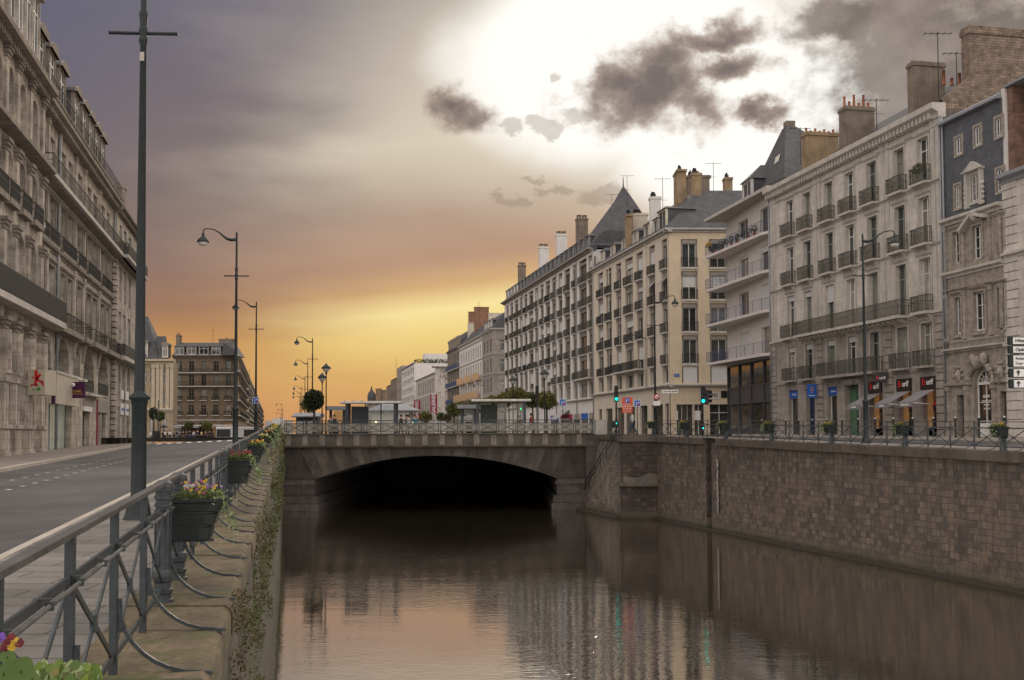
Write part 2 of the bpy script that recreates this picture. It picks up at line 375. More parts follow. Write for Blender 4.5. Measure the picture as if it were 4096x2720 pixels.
M['paver'] = mat('grey stone pavers', (.185,.170,.157), .75, brick=(1.05,.42,.014,(.05,.05,.032),.72,True), var=.28, vs=.8, bump=.35)
M['pave_far'] = mat('pavement slabs', (.235,.20,.178), .75, brick=(.8,.5,.012,(.14,.12,.10),.85,True), var=.22, vs=.5)
M['kerb'] = mat('granite kerb', (.42,.37,.31), .75, var=.15)
M['cap'] = mat('mossy ochre coping stone', (.145,.112,.066), .85, brick=(60,1.62,.03,(.05,.045,.03),.85,True), var=.35, vs=1.6, fine=.25, bump=.6, bs=14, moss=((.075,.08,.028), 2.4, .75))
M['quay'] = mat('left quay masonry', (.125,.105,.078), .9, brick=(.62,.34,.02,(.08,.07,.05),.65), streak=.6, var=.35, bump=.8, bs=10, moss=((.05,.068,.018), 1.1, .95))
M['lichen'] = mat('white marker paint', (.42,.40,.38), .6, var=.1, bump=0)
# right quay: brown-grey masonry with individually toned blocks
def quay_mat(name, ca, cb, cc, mortar, bw=.62, bh=.34):
    m = bpy.data.materials.new(name); m.use_nodes = True; t = NT(m.node_tree); t.n.clear()
    o = t.new('ShaderNodeOutputMaterial'); b = t.new('ShaderNodeBsdfPrincipled'); t.l.new(b.outputs[0], o.inputs[0])
    tc = t.new('ShaderNodeTexCoord'); sp = t.new('ShaderNodeSeparateXYZ'); t.l.new(tc.outputs['Object'], sp.inputs[0]); x, y, z = sp.outputs
    wob = t.m('MULTIPLY', t.m('SUBTRACT', t.noise(tc.outputs['Object'], 1.1, 3), .5), .20)
    vec = t.comb(t.m('ADD', t.m('SUBTRACT', x, y), wob), t.m('ADD', z, wob), 0.0)
    def bk(w, c1, c2, off=.5):
        bt = t.new('ShaderNodeTexBrick', offset=off); t.l.new(vec, bt.inputs['Vector']); bt.inputs['Scale'].default_value = 1; bt.squash = .75; bt.squash_frequency = 2
        bt.inputs['Brick Width'].default_value = w; bt.inputs['Row Height'].default_value = bh; bt.inputs['Mortar Size'].default_value = .016
        bt.inputs['Mortar Smooth'].default_value = .35; bt.inputs['Color1'].default_value = (*c1, 1); bt.inputs['Color2'].default_value = (*c2, 1)
        bt.inputs['Mortar'].default_value = (*mortar, 1); return bt
    b1 = bk(bw, ca, cb); b2 = bk(bw, (.55,.56,.58), (1.5,1.42,1.34)); b2.inputs['Bias'].default_value = 0; b2.offset_frequency = 3; b2.squash = .8; b2.squash_frequency = 3; b2.inputs['Mortar'].default_value = (1,1,1,1)
    c = t.mix(1.0, b1.outputs[0], b2.outputs[0], 'MULTIPLY')
    patch = t.noise(tc.outputs['Object'], .55, 6, .7)
    c = t.mix(t.m('MULTIPLY', t.sstep(patch, .52, .66), .7), c, (*cc, 1))
    st = t.noise(t.comb(t.m('MULTIPLY', t.m('SUBTRACT', x, y), 2.2), t.m('MULTIPLY', z, .16), 0.0), 1.6, 6, .7)
    c = t.mix(t.m('MULTIPLY', t.sstep(st, .48, .68), .72), c, (.05,.04,.032,1))
    c = t.mix(t.m('MULTIPLY', t.sstep(st, .40, .22), .35), c, (.22,.19,.165,1))
    c = t.mix(t.m('MULTIPLY', t.sstep(t.noise(tc.outputs['Object'], .9, 4, .65), .54, .68), .55), c, (.20,.135,.095,1))
    wet = t.sstep(z, .35, .05)
    drip = t.noise(t.comb(t.m('MULTIPLY', t.m('SUBTRACT', x, y), 1.7), t.m('MULTIPLY', z, .25), 2.0), 1.5, 5, .7)
    c = t.mix(t.m('MULTIPLY', t.m('MULTIPLY', t.sstep(z, 2.6, 5.4), t.sstep(drip, .44, .60)), .75), c, (.035,.029,.025,1))
    c = t.mix(t.m('MULTIPLY', t.sstep(t.m('ADD', z, t.m('MULTIPLY', drip, .8)), 1.25, .7), .45), c, (.10,.09,.055,1))
    c = t.mix(t.m('MULTIPLY', wet, .85), c, (.035,.03,.02,1))
    fn = t.noise(tc.outputs['Object'], 16, 4, .7)
    c = t.mix(1.0, c, t.ramp(fn, [(.3, (.82,.82,.82,1)), (.7, (1.15,1.15,1.15,1))]), 'MULTIPLY')
    t.l.new(c, b.inputs['Base Color']); b.inputs['Roughness'].default_value = .85
    bn = t.new('ShaderNodeBump'); bn.inputs['Strength'].default_value = .8; bn.inputs['Distance'].default_value = .03
    t.l.new(t.m('SUBTRACT', t.m('MULTIPLY', t.noise(tc.outputs['Object'], 9, 4), .6), b1.outputs[1]), bn.inputs['Height'])
    t.l.new(bn.outputs[0], b.inputs['Normal']); return m
M['quay_r'] = quay_mat('right quay masonry', (.142,.115,.094), (.10,.08,.066), (.06,.05,.043), (.07,.057,.046), .46, .28)
M['quay_pale'] = quay_mat('pale streaked quay masonry', (.19,.165,.14), (.14,.12,.10), (.26,.24,.21), (.08,.07,.06), .44, .27)
M['quay_dark'] = quay_mat('dark quay masonry', (.07,.053,.044), (.036,.027,.024), (.026,.021,.019), (.025,.02,.018), .5, .3)
M['cap_r'] = mat('right coping stone', (.105,.085,.068), .85, brick=(1.8,3,.012,(.05,.04,.03),.85), streak=.5, var=.3, vs=.8, bump=.4)
M['bridge'] = mat('weathered bridge stone', (.115,.098,.08), .85, streak=.6, var=.3, vs=.9, bump=.4, rnd=0)
M['bridge_dark'] = mat('sooty bridge stone', (.062,.052,.044), .9, streak=.6, var=.3, vs=.9)
M['bridge_block'] = mat('bridge pier blocks', (.10,.083,.074), .85, brick=(1.1,.62,.03,(.06,.05,.045),.8), streak=.5, var=.25)
M['bridge_light'] = mat('pale bridge dado', (.22,.195,.17), .85, streak=.6, var=.3)
def leafmat(name, a, b, rough=.6):
    m = bpy.data.materials.new(name); m.use_nodes = True; t = NT(m.node_tree); t.n.clear()
    o = t.new('ShaderNodeOutputMaterial'); p = t.new('ShaderNodeBsdfPrincipled')
    tr = t.new('ShaderNodeBsdfTranslucent'); mx = t.new('ShaderNodeMixShader'); mx.inputs[0].default_value = .25
    g = t.new('ShaderNodeNewGeometry')
    c = t.mix(g.outputs['Random Per Island'], (*a, 1), (*b, 1))
    t.l.new(c, p.inputs['Base Color']); t.l.new(c, tr.inputs[0]); p.inputs['Roughness'].default_value = rough
    t.l.new(p.outputs[0], mx.inputs[1]); t.l.new(tr.outputs[0], mx.inputs[2]); t.l.new(mx.outputs[0], o.inputs[0]); return m
M['leaf_dark'] = leafmat('dark leaves', (.02,.03,.012), (.045,.06,.02))
M['leaf_mid'] = leafmat('green leaves', (.05,.07,.02), (.12,.13,.035))
M['leaf_warm'] = leafmat('yellow green leaves', (.09,.10,.025), (.20,.19,.05))
M['leaf_bright'] = leafmat('bright green leaves', (.06,.12,.012), (.17,.25,.03))
M['leaf_ivy'] = leafmat('variegated ivy', (.08,.14,.03), (.36,.42,.22))
M['leaf_wall'] = leafmat('wall plants', (.045,.065,.015), (.12,.135,.035))
M['leaf_dry'] = leafmat('dry wall plants', (.06,.05,.02), (.12,.10,.04))
M['leaf_near'] = leafmat('dark broad leaves', (.035,.075,.010), (.09,.15,.02))
M['fl_purple'] = leafmat('purple petals', (.13,.03,.28), (.22,.10,.50))
M['fl_maroon'] = leafmat('maroon petals', (.10,.006,.015), (.20,.012,.015))
M['fl_yellow'] = leafmat('yellow petals', (.50,.28,.01), (.58,.42,.03))
M['fl_white'] = leafmat('white petals', (.45,.43,.43), (.62,.60,.57))
M['fl_magenta'] = leafmat('magenta petals', (.20,.01,.12), (.30,.03,.20))
M['bark'] = mat('bark', (.07,.055,.04), .9, var=.3)
M['skin'] = mat('skin', (.42,.24,.17), .6, var=.05, bump=0)
M['hair'] = mat('dark hair', (.02,.014,.01), .7, var=.1, bump=0)
for nme, c in (('cloth_white',(.65,.64,.62)),('cloth_navy',(.02,.025,.05)),('cloth_black',(.015,.015,.017)),('cloth_red',(.35,.03,.03)),
               ('cloth_teal',(.02,.26,.30)),('cloth_grey',(.16,.16,.17)),('cloth_denim',(.05,.08,.14)),('cloth_brown',(.12,.07,.045)),('cloth_yellow',(.5,.4,.12))):
    M[nme] = mat(nme.replace('_', ' '), c, .85, var=.08, bump=0)
# lamps, traffic lights
def emat(name, col, st): return mat(name, col, .4, var=0, fine=0, bump=0, emis=(col, st))
M['tl_cyan'] = emat('green signal', (.0,.85,.75), 4.0)
M['tl_green'] = emat('green pedestrian signal', (.02,.8,.25), 2.0)
# see-through glass of the shelters and the bridge railing
def clear(name, a):
    m = bpy.data.materials.new(name); m.use_nodes = True; t = NT(m.node_tree); t.n.clear()
    o = t.new('ShaderNodeOutputMaterial'); tr = t.new('ShaderNodeBsdfTransparent'); g = t.new('ShaderNodeBsdfGlossy'); d = t.new('ShaderNodeBsdfDiffuse')
    tr.inputs[0].default_value = (.86,.88,.86,1); g.inputs['Roughness'].default_value = .05; g.inputs[0].default_value = (.8,.8,.8,1)
    d.inputs[0].default_value = (.42,.38,.32,1); fr = t.new('ShaderNodeFresnel'); fr.inputs[0].default_value = 1.5
    m1 = t.new('ShaderNodeMixShader'); m2 = t.new('ShaderNodeMixShader'); t.l.new(fr.outputs[0], m1.inputs[0]); t.l.new(tr.outputs[0], m1.inputs[1]); t.l.new(g.outputs[0], m1.inputs[2])
    m2.inputs[0].default_value = a; t.l.new(m1.outputs[0], m2.inputs[1]); t.l.new(d.outputs[0], m2.inputs[2]); t.l.new(m2.outputs[0], o.inputs[0]); return m
M['clear'] = clear('shelter glass', .06); M['dusty'] = clear('dusty railing glass', .40); M['fritted'] = clear('printed shelter glass', .22)
# water
def water_mat():
    m = bpy.data.materials.new('river water'); m.use_nodes = True; t = NT(m.node_tree); t.n.clear()
    o = t.new('ShaderNodeOutputMaterial'); d = t.new('ShaderNodeBsdfDiffuse'); g = t.new('ShaderNodeBsdfGlossy'); mx = t.new('ShaderNodeMixShader')
    tc = t.new('ShaderNodeTexCoord'); sp = t.new('ShaderNodeSeparateXYZ'); t.l.new(tc.outputs['Object'], sp.inputs[0]); x, y, z = sp.outputs
    d.inputs[0].default_value = (.042,.033,.021,1); g.inputs[0].default_value = (.93,.915,.895,1); g.inputs['Roughness'].default_value = .035
    patch = t.noise(tc.outputs['Object'], .09, 3, .5)
    v = t.comb(t.m('MULTIPLY', x, 1.0), t.m('MULTIPLY', y, 2.6), 0.0)
    h1 = t.noise(v, 2.6, 2, .5); h2 = t.noise(v, .28, 2, .5)
    hh = t.m('ADD', t.m('MULTIPLY', h1, t.m('ADD', .35, t.sstep(patch, .40, .65))), t.m('MULTIPLY', h2, 1.0))
    bn = t.new('ShaderNodeBump'); bn.inputs['Strength'].default_value = 1.0; bn.inputs['Distance'].default_value = .0062
    t.l.new(hh, bn.inputs['Height']); t.l.new(bn.outputs[0], g.inputs['Normal'])
    lw = t.new('ShaderNodeFresnel'); lw.inputs[0].default_value = 1.45
    t.l.new(bn.outputs[0], lw.inputs['Normal'])
    fac = t.m('ADD', t.m('MULTIPLY', lw.outputs[0], .35), .63, clamp=True)
    t.l.new(fac, mx.inputs[0]); t.l.new(d.outputs[0], mx.inputs[1]); t.l.new(g.outputs[0], mx.inputs[2]); t.l.new(mx.outputs[0], o.inputs[0]); return m
M['water'] = water_mat()
# text
def text_mesh(txt, size, bold=False, depth=.01, align='CENTER', sx=1.0):
    cu = bpy.data.curves.new('lettering', 'FONT'); cu.body = txt; cu.size = size; cu.extrude = depth; cu.align_x = align; cu.align_y = 'CENTER'
    if bold: cu.offset = size*.018
    ob = bpy.data.objects.new('lettering', cu); COL.objects.link(ob)
    dg = bpy.context.evaluated_depsgraph_get(); me = bpy.data.meshes.new_from_object(ob.evaluated_get(dg))
    bpy.data.objects.remove(ob); 
    for v in me.vertices: v.co = (v.co.x*sx, -v.co.z, v.co.y)        # upright, facing -y
    me.name = 'lettering'; return me
def text(parent, txt, size, loc, m, bold=False, depth=.01, align='CENTER', rz=0, name='lettering', sx=1.0):
    me = text_mesh(txt, size, bold, depth, align, sx); me.materials.append(M[m]); return link(name, me, parent, loc, rz)
# foliage clumps
def leaves(mb, c, rx, ry, rz, n, s, mi=0, shell=.35, flat=False, rng=random):
    for _ in range(n):
        while True:
            x, y, z = rng.uniform(-1,1), rng.uniform(-1,1), rng.uniform(-1,1); q = x*x+y*y+z*z
            if q < 1 and q > shell*rng.random(): break
        p = Vector((c[0]+x*rx, c[1]+y*ry, c[2]+z*rz)); k = s*rng.uniform(.6,1.4)
        a = Vector((rng.gauss(0,1), rng.gauss(0,1), rng.gauss(0,.6))).normalized(); b = a.cross(Vector((rng.gauss(0,1), rng.gauss(0,1), rng.gauss(0,1)))).normalized()
        mb.add([p-a*k, p-b*k*.5, p+a*k, p+b*k*.5], [(0,1,2,3)], mi)
# ------------------------------------------------------------------ setting: water, ground, roads
mb = MB(); mb.quad((-30,-40,0),(45,-40,0),(45,86,0),(-30,86,0)); mb.quad((-30,86,0),(45,86,0),(45,131,0),(-30,131,0))
struct(mb.obj('water', M['water']))
def bldL(y): return -26.26-.2231*(y-54.49)
def kerbL(y): return railL(y)-8.56-.024*(y-35.7)
def zb(y): return max(-1.75, -1.04+.0095*(y-54.5)) if y < 103 else -.575-.25*min(1, (y-103)/60)
def zl(x, y):
    a, b = railL(y), bldL(y); t = max(0, min(1, (x-a)/(b-a))); return EYE+zcapL(y)*(1-t)+zb(y)*t
YS = [-60,-20,0,4,8,12,16,20,25,30,35,40,46,52,58,64,70,76,82,86.4]
def strip(name, fa, fb, m, dz=0.0, ys=YS, zf=zl, nx=3):
    mb = MB()
    for y0, y1 in zip(ys, ys[1:]):
        for k in range(nx):
            def P(y, q): x = fa(y)+(fb(y)-fa(y))*q/nx; return (x, y, zf(x, y)+dz)
            mb.quad(P(y0,k+1), P(y0,k), P(y1,k), P(y1,k+1))
    return struct(mb.obj(name, M[m]))
strip('left_pavement', lambda y: railL(y)+.2, lambda y: railL(y)-2.3, 'paver')
strip('left_road', lambda y: railL(y)-2.42, kerbL, 'asphalt', -.06)
strip('far_pavement', lambda y: kerbL(y)-.22, lambda y: bldL(y)-2, 'pave_far', .06)
mb = MB()
for f_, w, hh in ((lambda y: railL(y)-2.36, .13, .0), (lambda y: kerbL(y)-.11, .24, .065)):
    for y0, y1 in zip(YS, YS[1:]):
        x0, x1 = f_(y0), f_(y1); z0, z1 = zl(x0,y0)+hh, zl(x1,y1)+hh
        vs = []
        for x, y, z in ((x0,y0,z0),(x1,y1,z1)): vs += [(x-w/2,y,z-.3),(x+w/2,y,z-.3),(x+w/2,y,z),(x-w/2,y,z)]
        mb.add(vs, [(0,1,5,4),(1,2,6,5),(2,3,7,6),(3,0,4,7)])
struct(mb.obj('kerbs', M['kerb']))
# pavement studs marking the lane, two rows
mb = MB()
for off in (5.7, 6.75):
    y = 14.0
    while y < 84:
        x = railL(y)-off; z = zl(x, y)-.06; s = .14; dxy = -.21
        mb.add([(x-.07,y-s,z+.012),(x+.07,y-s,z+.012),(x+.07+dxy*2*s,y+s,z+.012),(x-.07+dxy*2*s,y+s,z+.012)], [(0,1,2,3)]); y += 1.35 if off < 6 else 1.5
struct(mb.obj('lane_studs', M['white']))
# crossing stripes at the far end of the left road
mb = MB()
for k in range(8):
    y = 78; x = railL(y)-3.0-k*.75; mb.quad((x-.45,y,zl(x,y)-.052),(x-.1,y,zl(x,y)-.052),(x-.85,y+3.2,zl(x-.6,y+3.2)-.05),(x-1.2,y+3.2,zl(x-.6,y+3.2)-.05))
struct(mb.obj('road_markings', M['white']))
# right quay: pavement by the railing, road, pavement by the shops
def bldR(y): return 25.62-.2054*(y-64.4)
def zbR(y): return -.25+.006*(y-63) if y < 90 else -.09
def zr(x, y):
    a, b = railR(y), bldR(y); t = max(0, min(1, (x-a)/(b-a))); return EYE+zcapR(y)*(1-t)+zbR(y)*t
strip('quay_pavement', lambda y: railR(y)+1.9, lambda y: railR(y)-.1, 'pave_far', 0, zf=zr)
strip('right_road', lambda y: bldR(y)-3.1, lambda y: railR(y)+1.9, 'asphalt', -.08, zf=zr)
strip('shop_pavement', lambda y: bldR(y)+2, lambda y: bldR(y)-3.1, 'pave_far', .05, zf=zr)
mb = MB()
for y0, y1 in zip(YS, YS[1:]):
    vs = []
    for y in (y0, y1):
        x = bldR(y)-3.1; z = zr(x, y)+.055; vs += [(x-.15,y,z-.3),(x+.15,y,z-.3),(x+.15,y,z),(x-.15,y,z)]
    mb.add(vs, [(0,1,5,4),(1,2,6,5),(2,3,7,6),(3,0,4,7)])
struct(mb.obj('right_kerb', M['kerb']))
# the square and streets beyond the bridge, reaching the horizon; plus outer ground behind the houses
def zg(x, y):
    t = max(0, min(1, (y-86)/60)); t = t*t*(3-2*t); e = -.12 if x < 12 else -.08
    return EYE+e*(1-t)-.8*t*(1 if x < 5 else .5)
mb = MB()
xs = [-3000,-400,-120,-70,-45,-30,-18,-5,6,20,40,120,400,3000]; ys = [86.4,95,105,115,130,150,200,300,600,1500,6000]
for a, b in zip(ys, ys[1:]):
    for c, d in zip(xs, xs[1:]): mb.quad((c,a,zg(c,a)-.02),(d,a,zg(d,a)-.02),(d,b,zg(d,b)-.02),(c,b,zg(c,b)-.02))
struct(mb.obj('square', M['asphalt']))
mb = MB()
for y0, y1 in zip(YS, YS[1:]):
    mb.quad((bldL(y0)-2,y0,EYE-1.3),(bldL(y1)-2,y1,EYE-1.3),(-3000,y1,EYE-1.5),(-3000,y0,EYE-1.5))
    mb.quad((3000,y0,EYE-.4),(3000,y1,EYE-.4),(bldR(y1)+2,y1,EYE-.3),(bldR(y0)+2,y0,EYE-.3))
mb.quad((-3000,-3000,EYE-1.9),(3000,-3000,EYE-1.9),(3000,-60,EYE-1.9),(-3000,-60,EYE-1.9))
struct(mb.obj('ground', M['asphalt']))
# ------------------------------------------------------------------ left quay wall
def nx2(y): return (-.21, 1)
wl = thing('quay_wall', 'tall mossy stone quay wall with ochre coping beside the left pavement', 'quay wall', (railL(2), 2, 0))
def rel(o, p): return tuple(Vector(p)-o.location)
mb = MB(); ysw = [-30,2,6,10,14,20,28,40,55,70,84.4]
for y0, y1 in zip(ysw, ysw[1:]):
    for (oa, za, ob_, zb_) in ((.59,-.22,.62,-1.5),(.62,-1.5,.70,-99)):
        def Q(y, o, z): return rel(wl, (railL(y)+o, y, 0 if z == -99 else EYE+zcapL(y)+z)) if z != -99 else rel(wl, (railL(y)+o, y, -1))
        mb.quad(Q(y0,oa,za), Q(y0,ob_,zb_), Q(y1,ob_,zb_), Q(y1,oa,za))
    mb.quad(rel(wl,(railL(y0)-.3,y0,-1)), rel(wl,(railL(y0)+.6,y0,-1)), rel(wl,(railL(y1)+.6,y1,-1)), rel(wl,(railL(y1)-.3,y1,-1)))
a, b = -30, 84.4
mb.obj('masonry', M['quay'], wl)
mb = MB(); rng = random.Random(4)
y = -2.0
while y < 84:                                          # coping stones, each slightly out of line
    L = rng.uniform(1.5,1.8); y1 = min(y+L, 84.4); j = rng.uniform(-.012,.012); jo = rng.uniform(-.01,.015); g = .008
    vs = []
    for yy in (y+g, y1-g):
        xr = railL(yy); z = EYE+zcapL(yy)+j+.02
        for o_, dz in ((-.32,-.27),(-.32,0),(.57+jo,0),(.615+jo,-.03),(.635+jo,-.08),(.635+jo,-.27)): vs.append(rel(wl, (xr+o_, yy, z+dz)))
    n = 6; mb.add(vs, [(i, (i+1)%n, (i+1)%n+n, i+n) for i in range(n)]+[tuple(range(n))[::-1], tuple(range(n,2*n))])
    y = y1
mb.obj('coping', M['cap'], wl)
# plants growing from the joints of the left quay wall
pl = MB(); rng = random.Random(11)
spots = [(10.2,.9,.75,900),(9.6,2.0,.5,500),(8.8,3.0,.35,260),(12.6,.6,.4,300),(14.5,1.6,.5,260),(17,.5,.7,420),(17.6,2.2,.5,200),(22,.9,.9,420),(27,.6,.6,200),(33,1.0,1.2,420),(45,.8,1.4,330),(58,1,1.5,300),(74,1,1.7,300),(8.0,3.9,.3,160),(7.2,2.4,.3,200),(12,2.6,.35,260),(14,3.6,.4,260),(19.5,1.0,.5,260),(25,2.2,.6,260),(30,1.6,.6,240),(38,1.8,.9,260),(51,2.2,1.0,240),(66,2.4,1.2,240),(10.9,4.4,.4,170)]
for (y, dz, h, n) in spots:
    for q in range(9):
        yy = y+rng.gauss(0,.34)*(y/10)**.5; zz = EYE+zcapL(yy)-dz+rng.uniform(-h,h)*1.3
        leaves(pl, (railL(yy)+.675, yy, zz), .05+.002*y, .13+.012*y, h*.30, n//6, .012+.0009*y, rng.choice((0,0,1,2,2)), rng=rng)
tag(pl.obj('wall_plants', [M['leaf_wall'], M['leaf_mid'], M['leaf_dry']]), 'green and brown plants hanging from the joints of the left quay wall', 'wall plants', kind='stuff')
# mooring ring and the thin white line on the wall
rg = thing('mooring_ring', 'rusty iron mooring ring hanging on the left quay wall above the water', 'mooring ring', (railL(14.5)+.70, 14.5, 2.3))
mb = MB(); mb.tube([(.05+.02*sin(t*pi/8), .16*cos(t*pi/8), -.16+.16*sin(t*pi/8)) for t in range(17)], .014, 6); mb.obj('ring', M['iron'], rg)
mb = MB(); mb.tube([(-.06,0,.02),(.07,0,.02)], .025, 6); mb.obj('staple', M['iron'], rg)
rp = MB(); rp.tube([(railL(13.6)+.74, 13.6, 1.9), (railL(11.4)+.76, 11.4, .9), (railL(10)+.80, 10.0, .0)], .008, 5)
tag(rp.obj('mooring_line', M['white']), 'thin pale line hanging from the ring down the left quay wall', 'line')
# ------------------------------------------------------------------ right quay wall
wr = thing('quay_wall', 'long brown blockwork quay wall with dark coping below the right railing', 'quay wall', (railR(40), 40, 0))
def R_(p): return tuple(Vector(p)-wr.location)
mb = MB(); Yend = 75.5
ysw = [-30,10,25,36,45,55,62,66.2,66.9,Yend]
for y0, y1 in zip(ysw, ysw[1:]):
    if y0 == 66.2: continue
    mb.quad(R_((railR(y0)-.10,y0,-1)), R_((railR(y1)-.10,y1,-1)), R_((railR(y1)-.02,y1,EYE+zcapR(y1)-.3)), R_((railR(y0)-.02,y0,EYE+zcapR(y0)-.3)))
mb.obj('masonry', M['quay_r'], wr)
mb = MB()                                            # groove of the old stop-log slot
for (ya, yb_, oa, ob_) in ((66.2,66.2,-.10,.5),(66.2,66.9,.5,.5),(66.9,66.9,.5,-.10)):
    mb.quad(R_((railR(ya)+oa,ya,-1)), R_((railR(yb_)+ob_,yb_,-1)), R_((railR(yb_)+ob_,yb_,EYE+zcapR(66)-.01)), R_((railR(ya)+oa,ya,EYE+zcapR(66)-.01)))
mb.obj('groove', M['quay_dark'], wr)
mb = MB(); y = 8.0; rng = random.Random(8)
while y < Yend-.1:
    y1 = min(y+1.85, Yend); j = rng.uniform(-.008,.008); vs = []
    if not (y < 66.5 < y1):
        for yy in (y+.006, y1-.006):
            xr = railR(yy); z = EYE+zcapR(yy)+j
            for o_, dz in ((.45,-.4),(-.20+j,-.42),(-.22+j,-.05),(-.18+j,0),(.45,0)): vs.append(R_((xr+o_, yy, z+dz)))
        n = 5; mb.add(vs, [(i, (i+1)%n, (i+1)%n+n, i+n) for i in range(n)]+[tuple(range(n))[::-1], tuple(range(n,2*n))])
    y = y1
mb.obj('coping', M['cap_r'], wr)
mb = MB()                                            # footing ledge at the water line
for y0, y1 in zip(ysw, ysw[1:]):
    vs = []
    for yy in (y0, y1): vs += [R_((railR(yy)-.32,yy,-.5)), R_((railR(yy)-.05,yy,-.5)), R_((railR(yy)-.05,yy,.10)), R_((railR(yy)-.30,yy,.05))]
    mb.add(vs, [(0,4,5,1),(1,5,6,2),(2,6,7,3),(3,7,4,0)])
mb.obj('footing', M['quay_dark'], wr)
# white marker scrawl painted on the wall beside the groove
gr = MB(); rng = random.Random(3); pts = []
for k in range(70):
    t = k/69; pts.append((railR(65.2)-.145, 65.2+.22*sin(k*1.9)+.1*sin(k*.7), 1.15+3.3*(1-t)))
for k in range(0, 69):
    if k % 9 != 8: gr.bar((pts[k][0], pts[k][1], pts[k][2]), (pts[k+1][0], pts[k+1][1]+.01, pts[k+1][2]), (.012 if k % 3 else .014), .05+.09*abs(sin(k*1.3)))
tag(gr.obj('graffiti', M['lichen']), 'vertical white graffiti scrawl beside the dark groove of the right quay wall', 'graffiti')
# buttress with broken corbel and the stair flank running back to the bridge
bt = thing('buttress', 'dark projecting stone buttress with a broken corbel at the end of the right quay wall', 'buttress', (9.0, Yend, 0))
zt = EYE+zcapR(Yend)
mb = MB(); mb.slab([(1.25,-.5),(-1.25,-.35),(-1.25,2),(1.25,2)], 3.0, zt-.42); mb.slab([(1.2,-.6),(-1.3,-.45),(-1.3,2),(1.2,2)], -1, 2.35); mb.obj('masonry', M['quay_dark'], bt)
mb = MB(); mb.slab([(1.35,-.85),(.5,-1.1),(-.3,-1.0),(-1.45,-.85),(-1.45,2),(1.35,2)], 2.35, 2.55); mb.add([(1.2,-.8,2.55),(-1.2,-.75,2.55),(1.2,-.45,3.2),(-.2,-.52,2.95),(-1.2,-.35,3.02),(.6,-.6,3.25)], [(0,1,3),(0,3,5),(0,5,2),(1,4,3)])
mb.obj('corbel', M['bridge'], bt)
mb = MB(); mb.slab([(1.4,-.7),(-1.4,-.55),(-1.4,2),(1.4,2)], zt-.42, zt+.02); mb.obj('coping', M['cap_r'], bt)
fl = thing('quay_wall', 'pale streaked stone flank with an iron stair rail between the buttress and the bridge', 'quay wall', (7.6, 76, 0))
P0, P1 = (.1, -.2), (-2.3, 9.0)
T0, T1 = (.35, -.1), (-.75, 9.3)                     # the flank leans back: wide foot, narrow top
mb = MB(); zt2 = EYE-.42
mb.add([(*P0,-1),(*P1,-1),(*T1,zt2),(*T0,zt2),(4,-.2,-1),(4,-.2,zt2),(4,9.3,zt2),(4,9.0,-1)], [(1,0,3,2),(0,4,5,3),(2,6,7,1),(2,3,5,6)]); mb.obj('masonry', M['quay_pale'], fl)
mb = MB(); mb.slab([(T0[0]-.12,T0[1]-.1), (T1[0]-.12,T1[1]), (T1[0]+4,T1[1]), (T0[0]+3,T0[1]-.1)], EYE-.42, EYE-.05); mb.obj('coping', M['cap_r'], fl)
mb = MB(); mb.slab([(P0[0]-.5,P0[1]), (P1[0]-.5,P1[1]), (P1[0]+1,P1[1]), (P0[0]+1,P0[1])], -1, .14); mb.obj('footing', M['quay_dark'], fl)
mb = MB(); mb.box(-1.75, 3.5, 8.35, 11.5, -1, EYE-.02); mb.obj('abutment_end', M['bridge_block'], fl)
mb = MB()
a = Vector((-1.95, 8.6, 2.0)); b = Vector((.1, .6, EYE+.75))
for dz in (0, -.42): mb.tube([a+Vector((0,0,dz)), b+Vector((0,0,dz))], .035, 6)
for k in range(7):
    p = a.lerp(b, k/6); mb.tube([p, p-Vector((0,0,1.0))], .025, 6)
mb.obj('stair_rail', M['street_iron'], fl)
# ------------------------------------------------------------------ bridge
BY = 84.4; BX0, BX1 = -18.3, 6.5; XS0, XS1 = -15.72, 3.55; ZS = EYE-3.50; ZC = EYE-1.66; ZT = EYE+.13
br = thing('stone_bridge', 'wide stone road bridge with a single flat dark arch across the water', 'bridge', (BX0, BY, 0))
def B_(p): return (p[0]-BX0, p[1]-BY, p[2])
cxm = (XS0+XS1)/2; hw = (XS1-XS0)/2; rise = ZC-ZS; RR = (hw*hw+rise*rise)/(2*rise); zc0 = ZC-RR; amax = math.asin(hw/RR)
def arc(t, r=0, e=0): a = amax*t; return (cxm+(RR+r)*sin(a), zc0+(RR+r)*cos(a))
mb = MB(); rng = random.Random(5); NV = 47; zsp = EYE-.95
for k in range(NV):                                   # voussoirs, individually toned
    t0 = -1+2*k/NV; t1 = -1+2*(k+1)/NV
    pts = []
    for t in (t0, t1):
        x, z = arc(t); a = amax*t; L = min((zsp-z)/cos(a), 2.0+.5*abs(t))
        pts.append(((x, z), (x+L*sin(a)*1.25, min(z+L*cos(a), zsp))))
    y0 = .30-rng.choice((0,.0,.012)); mi = rng.choice((0,0,2,2,0,2,1))
    mb.xz([(q[0]-BX0, q[1]) for q in (pts[0][0], pts[1][0], pts[1][1], pts[0][1])], y0, y0+.5, mi)
mb.obj('voussoirs', [M['bridge_dark'], M['bridge'], mat('bridge stone b', (.085,.072,.06), .9, streak=.6, var=.3)], br)
mb = MB()
NS = 40; so = MB()
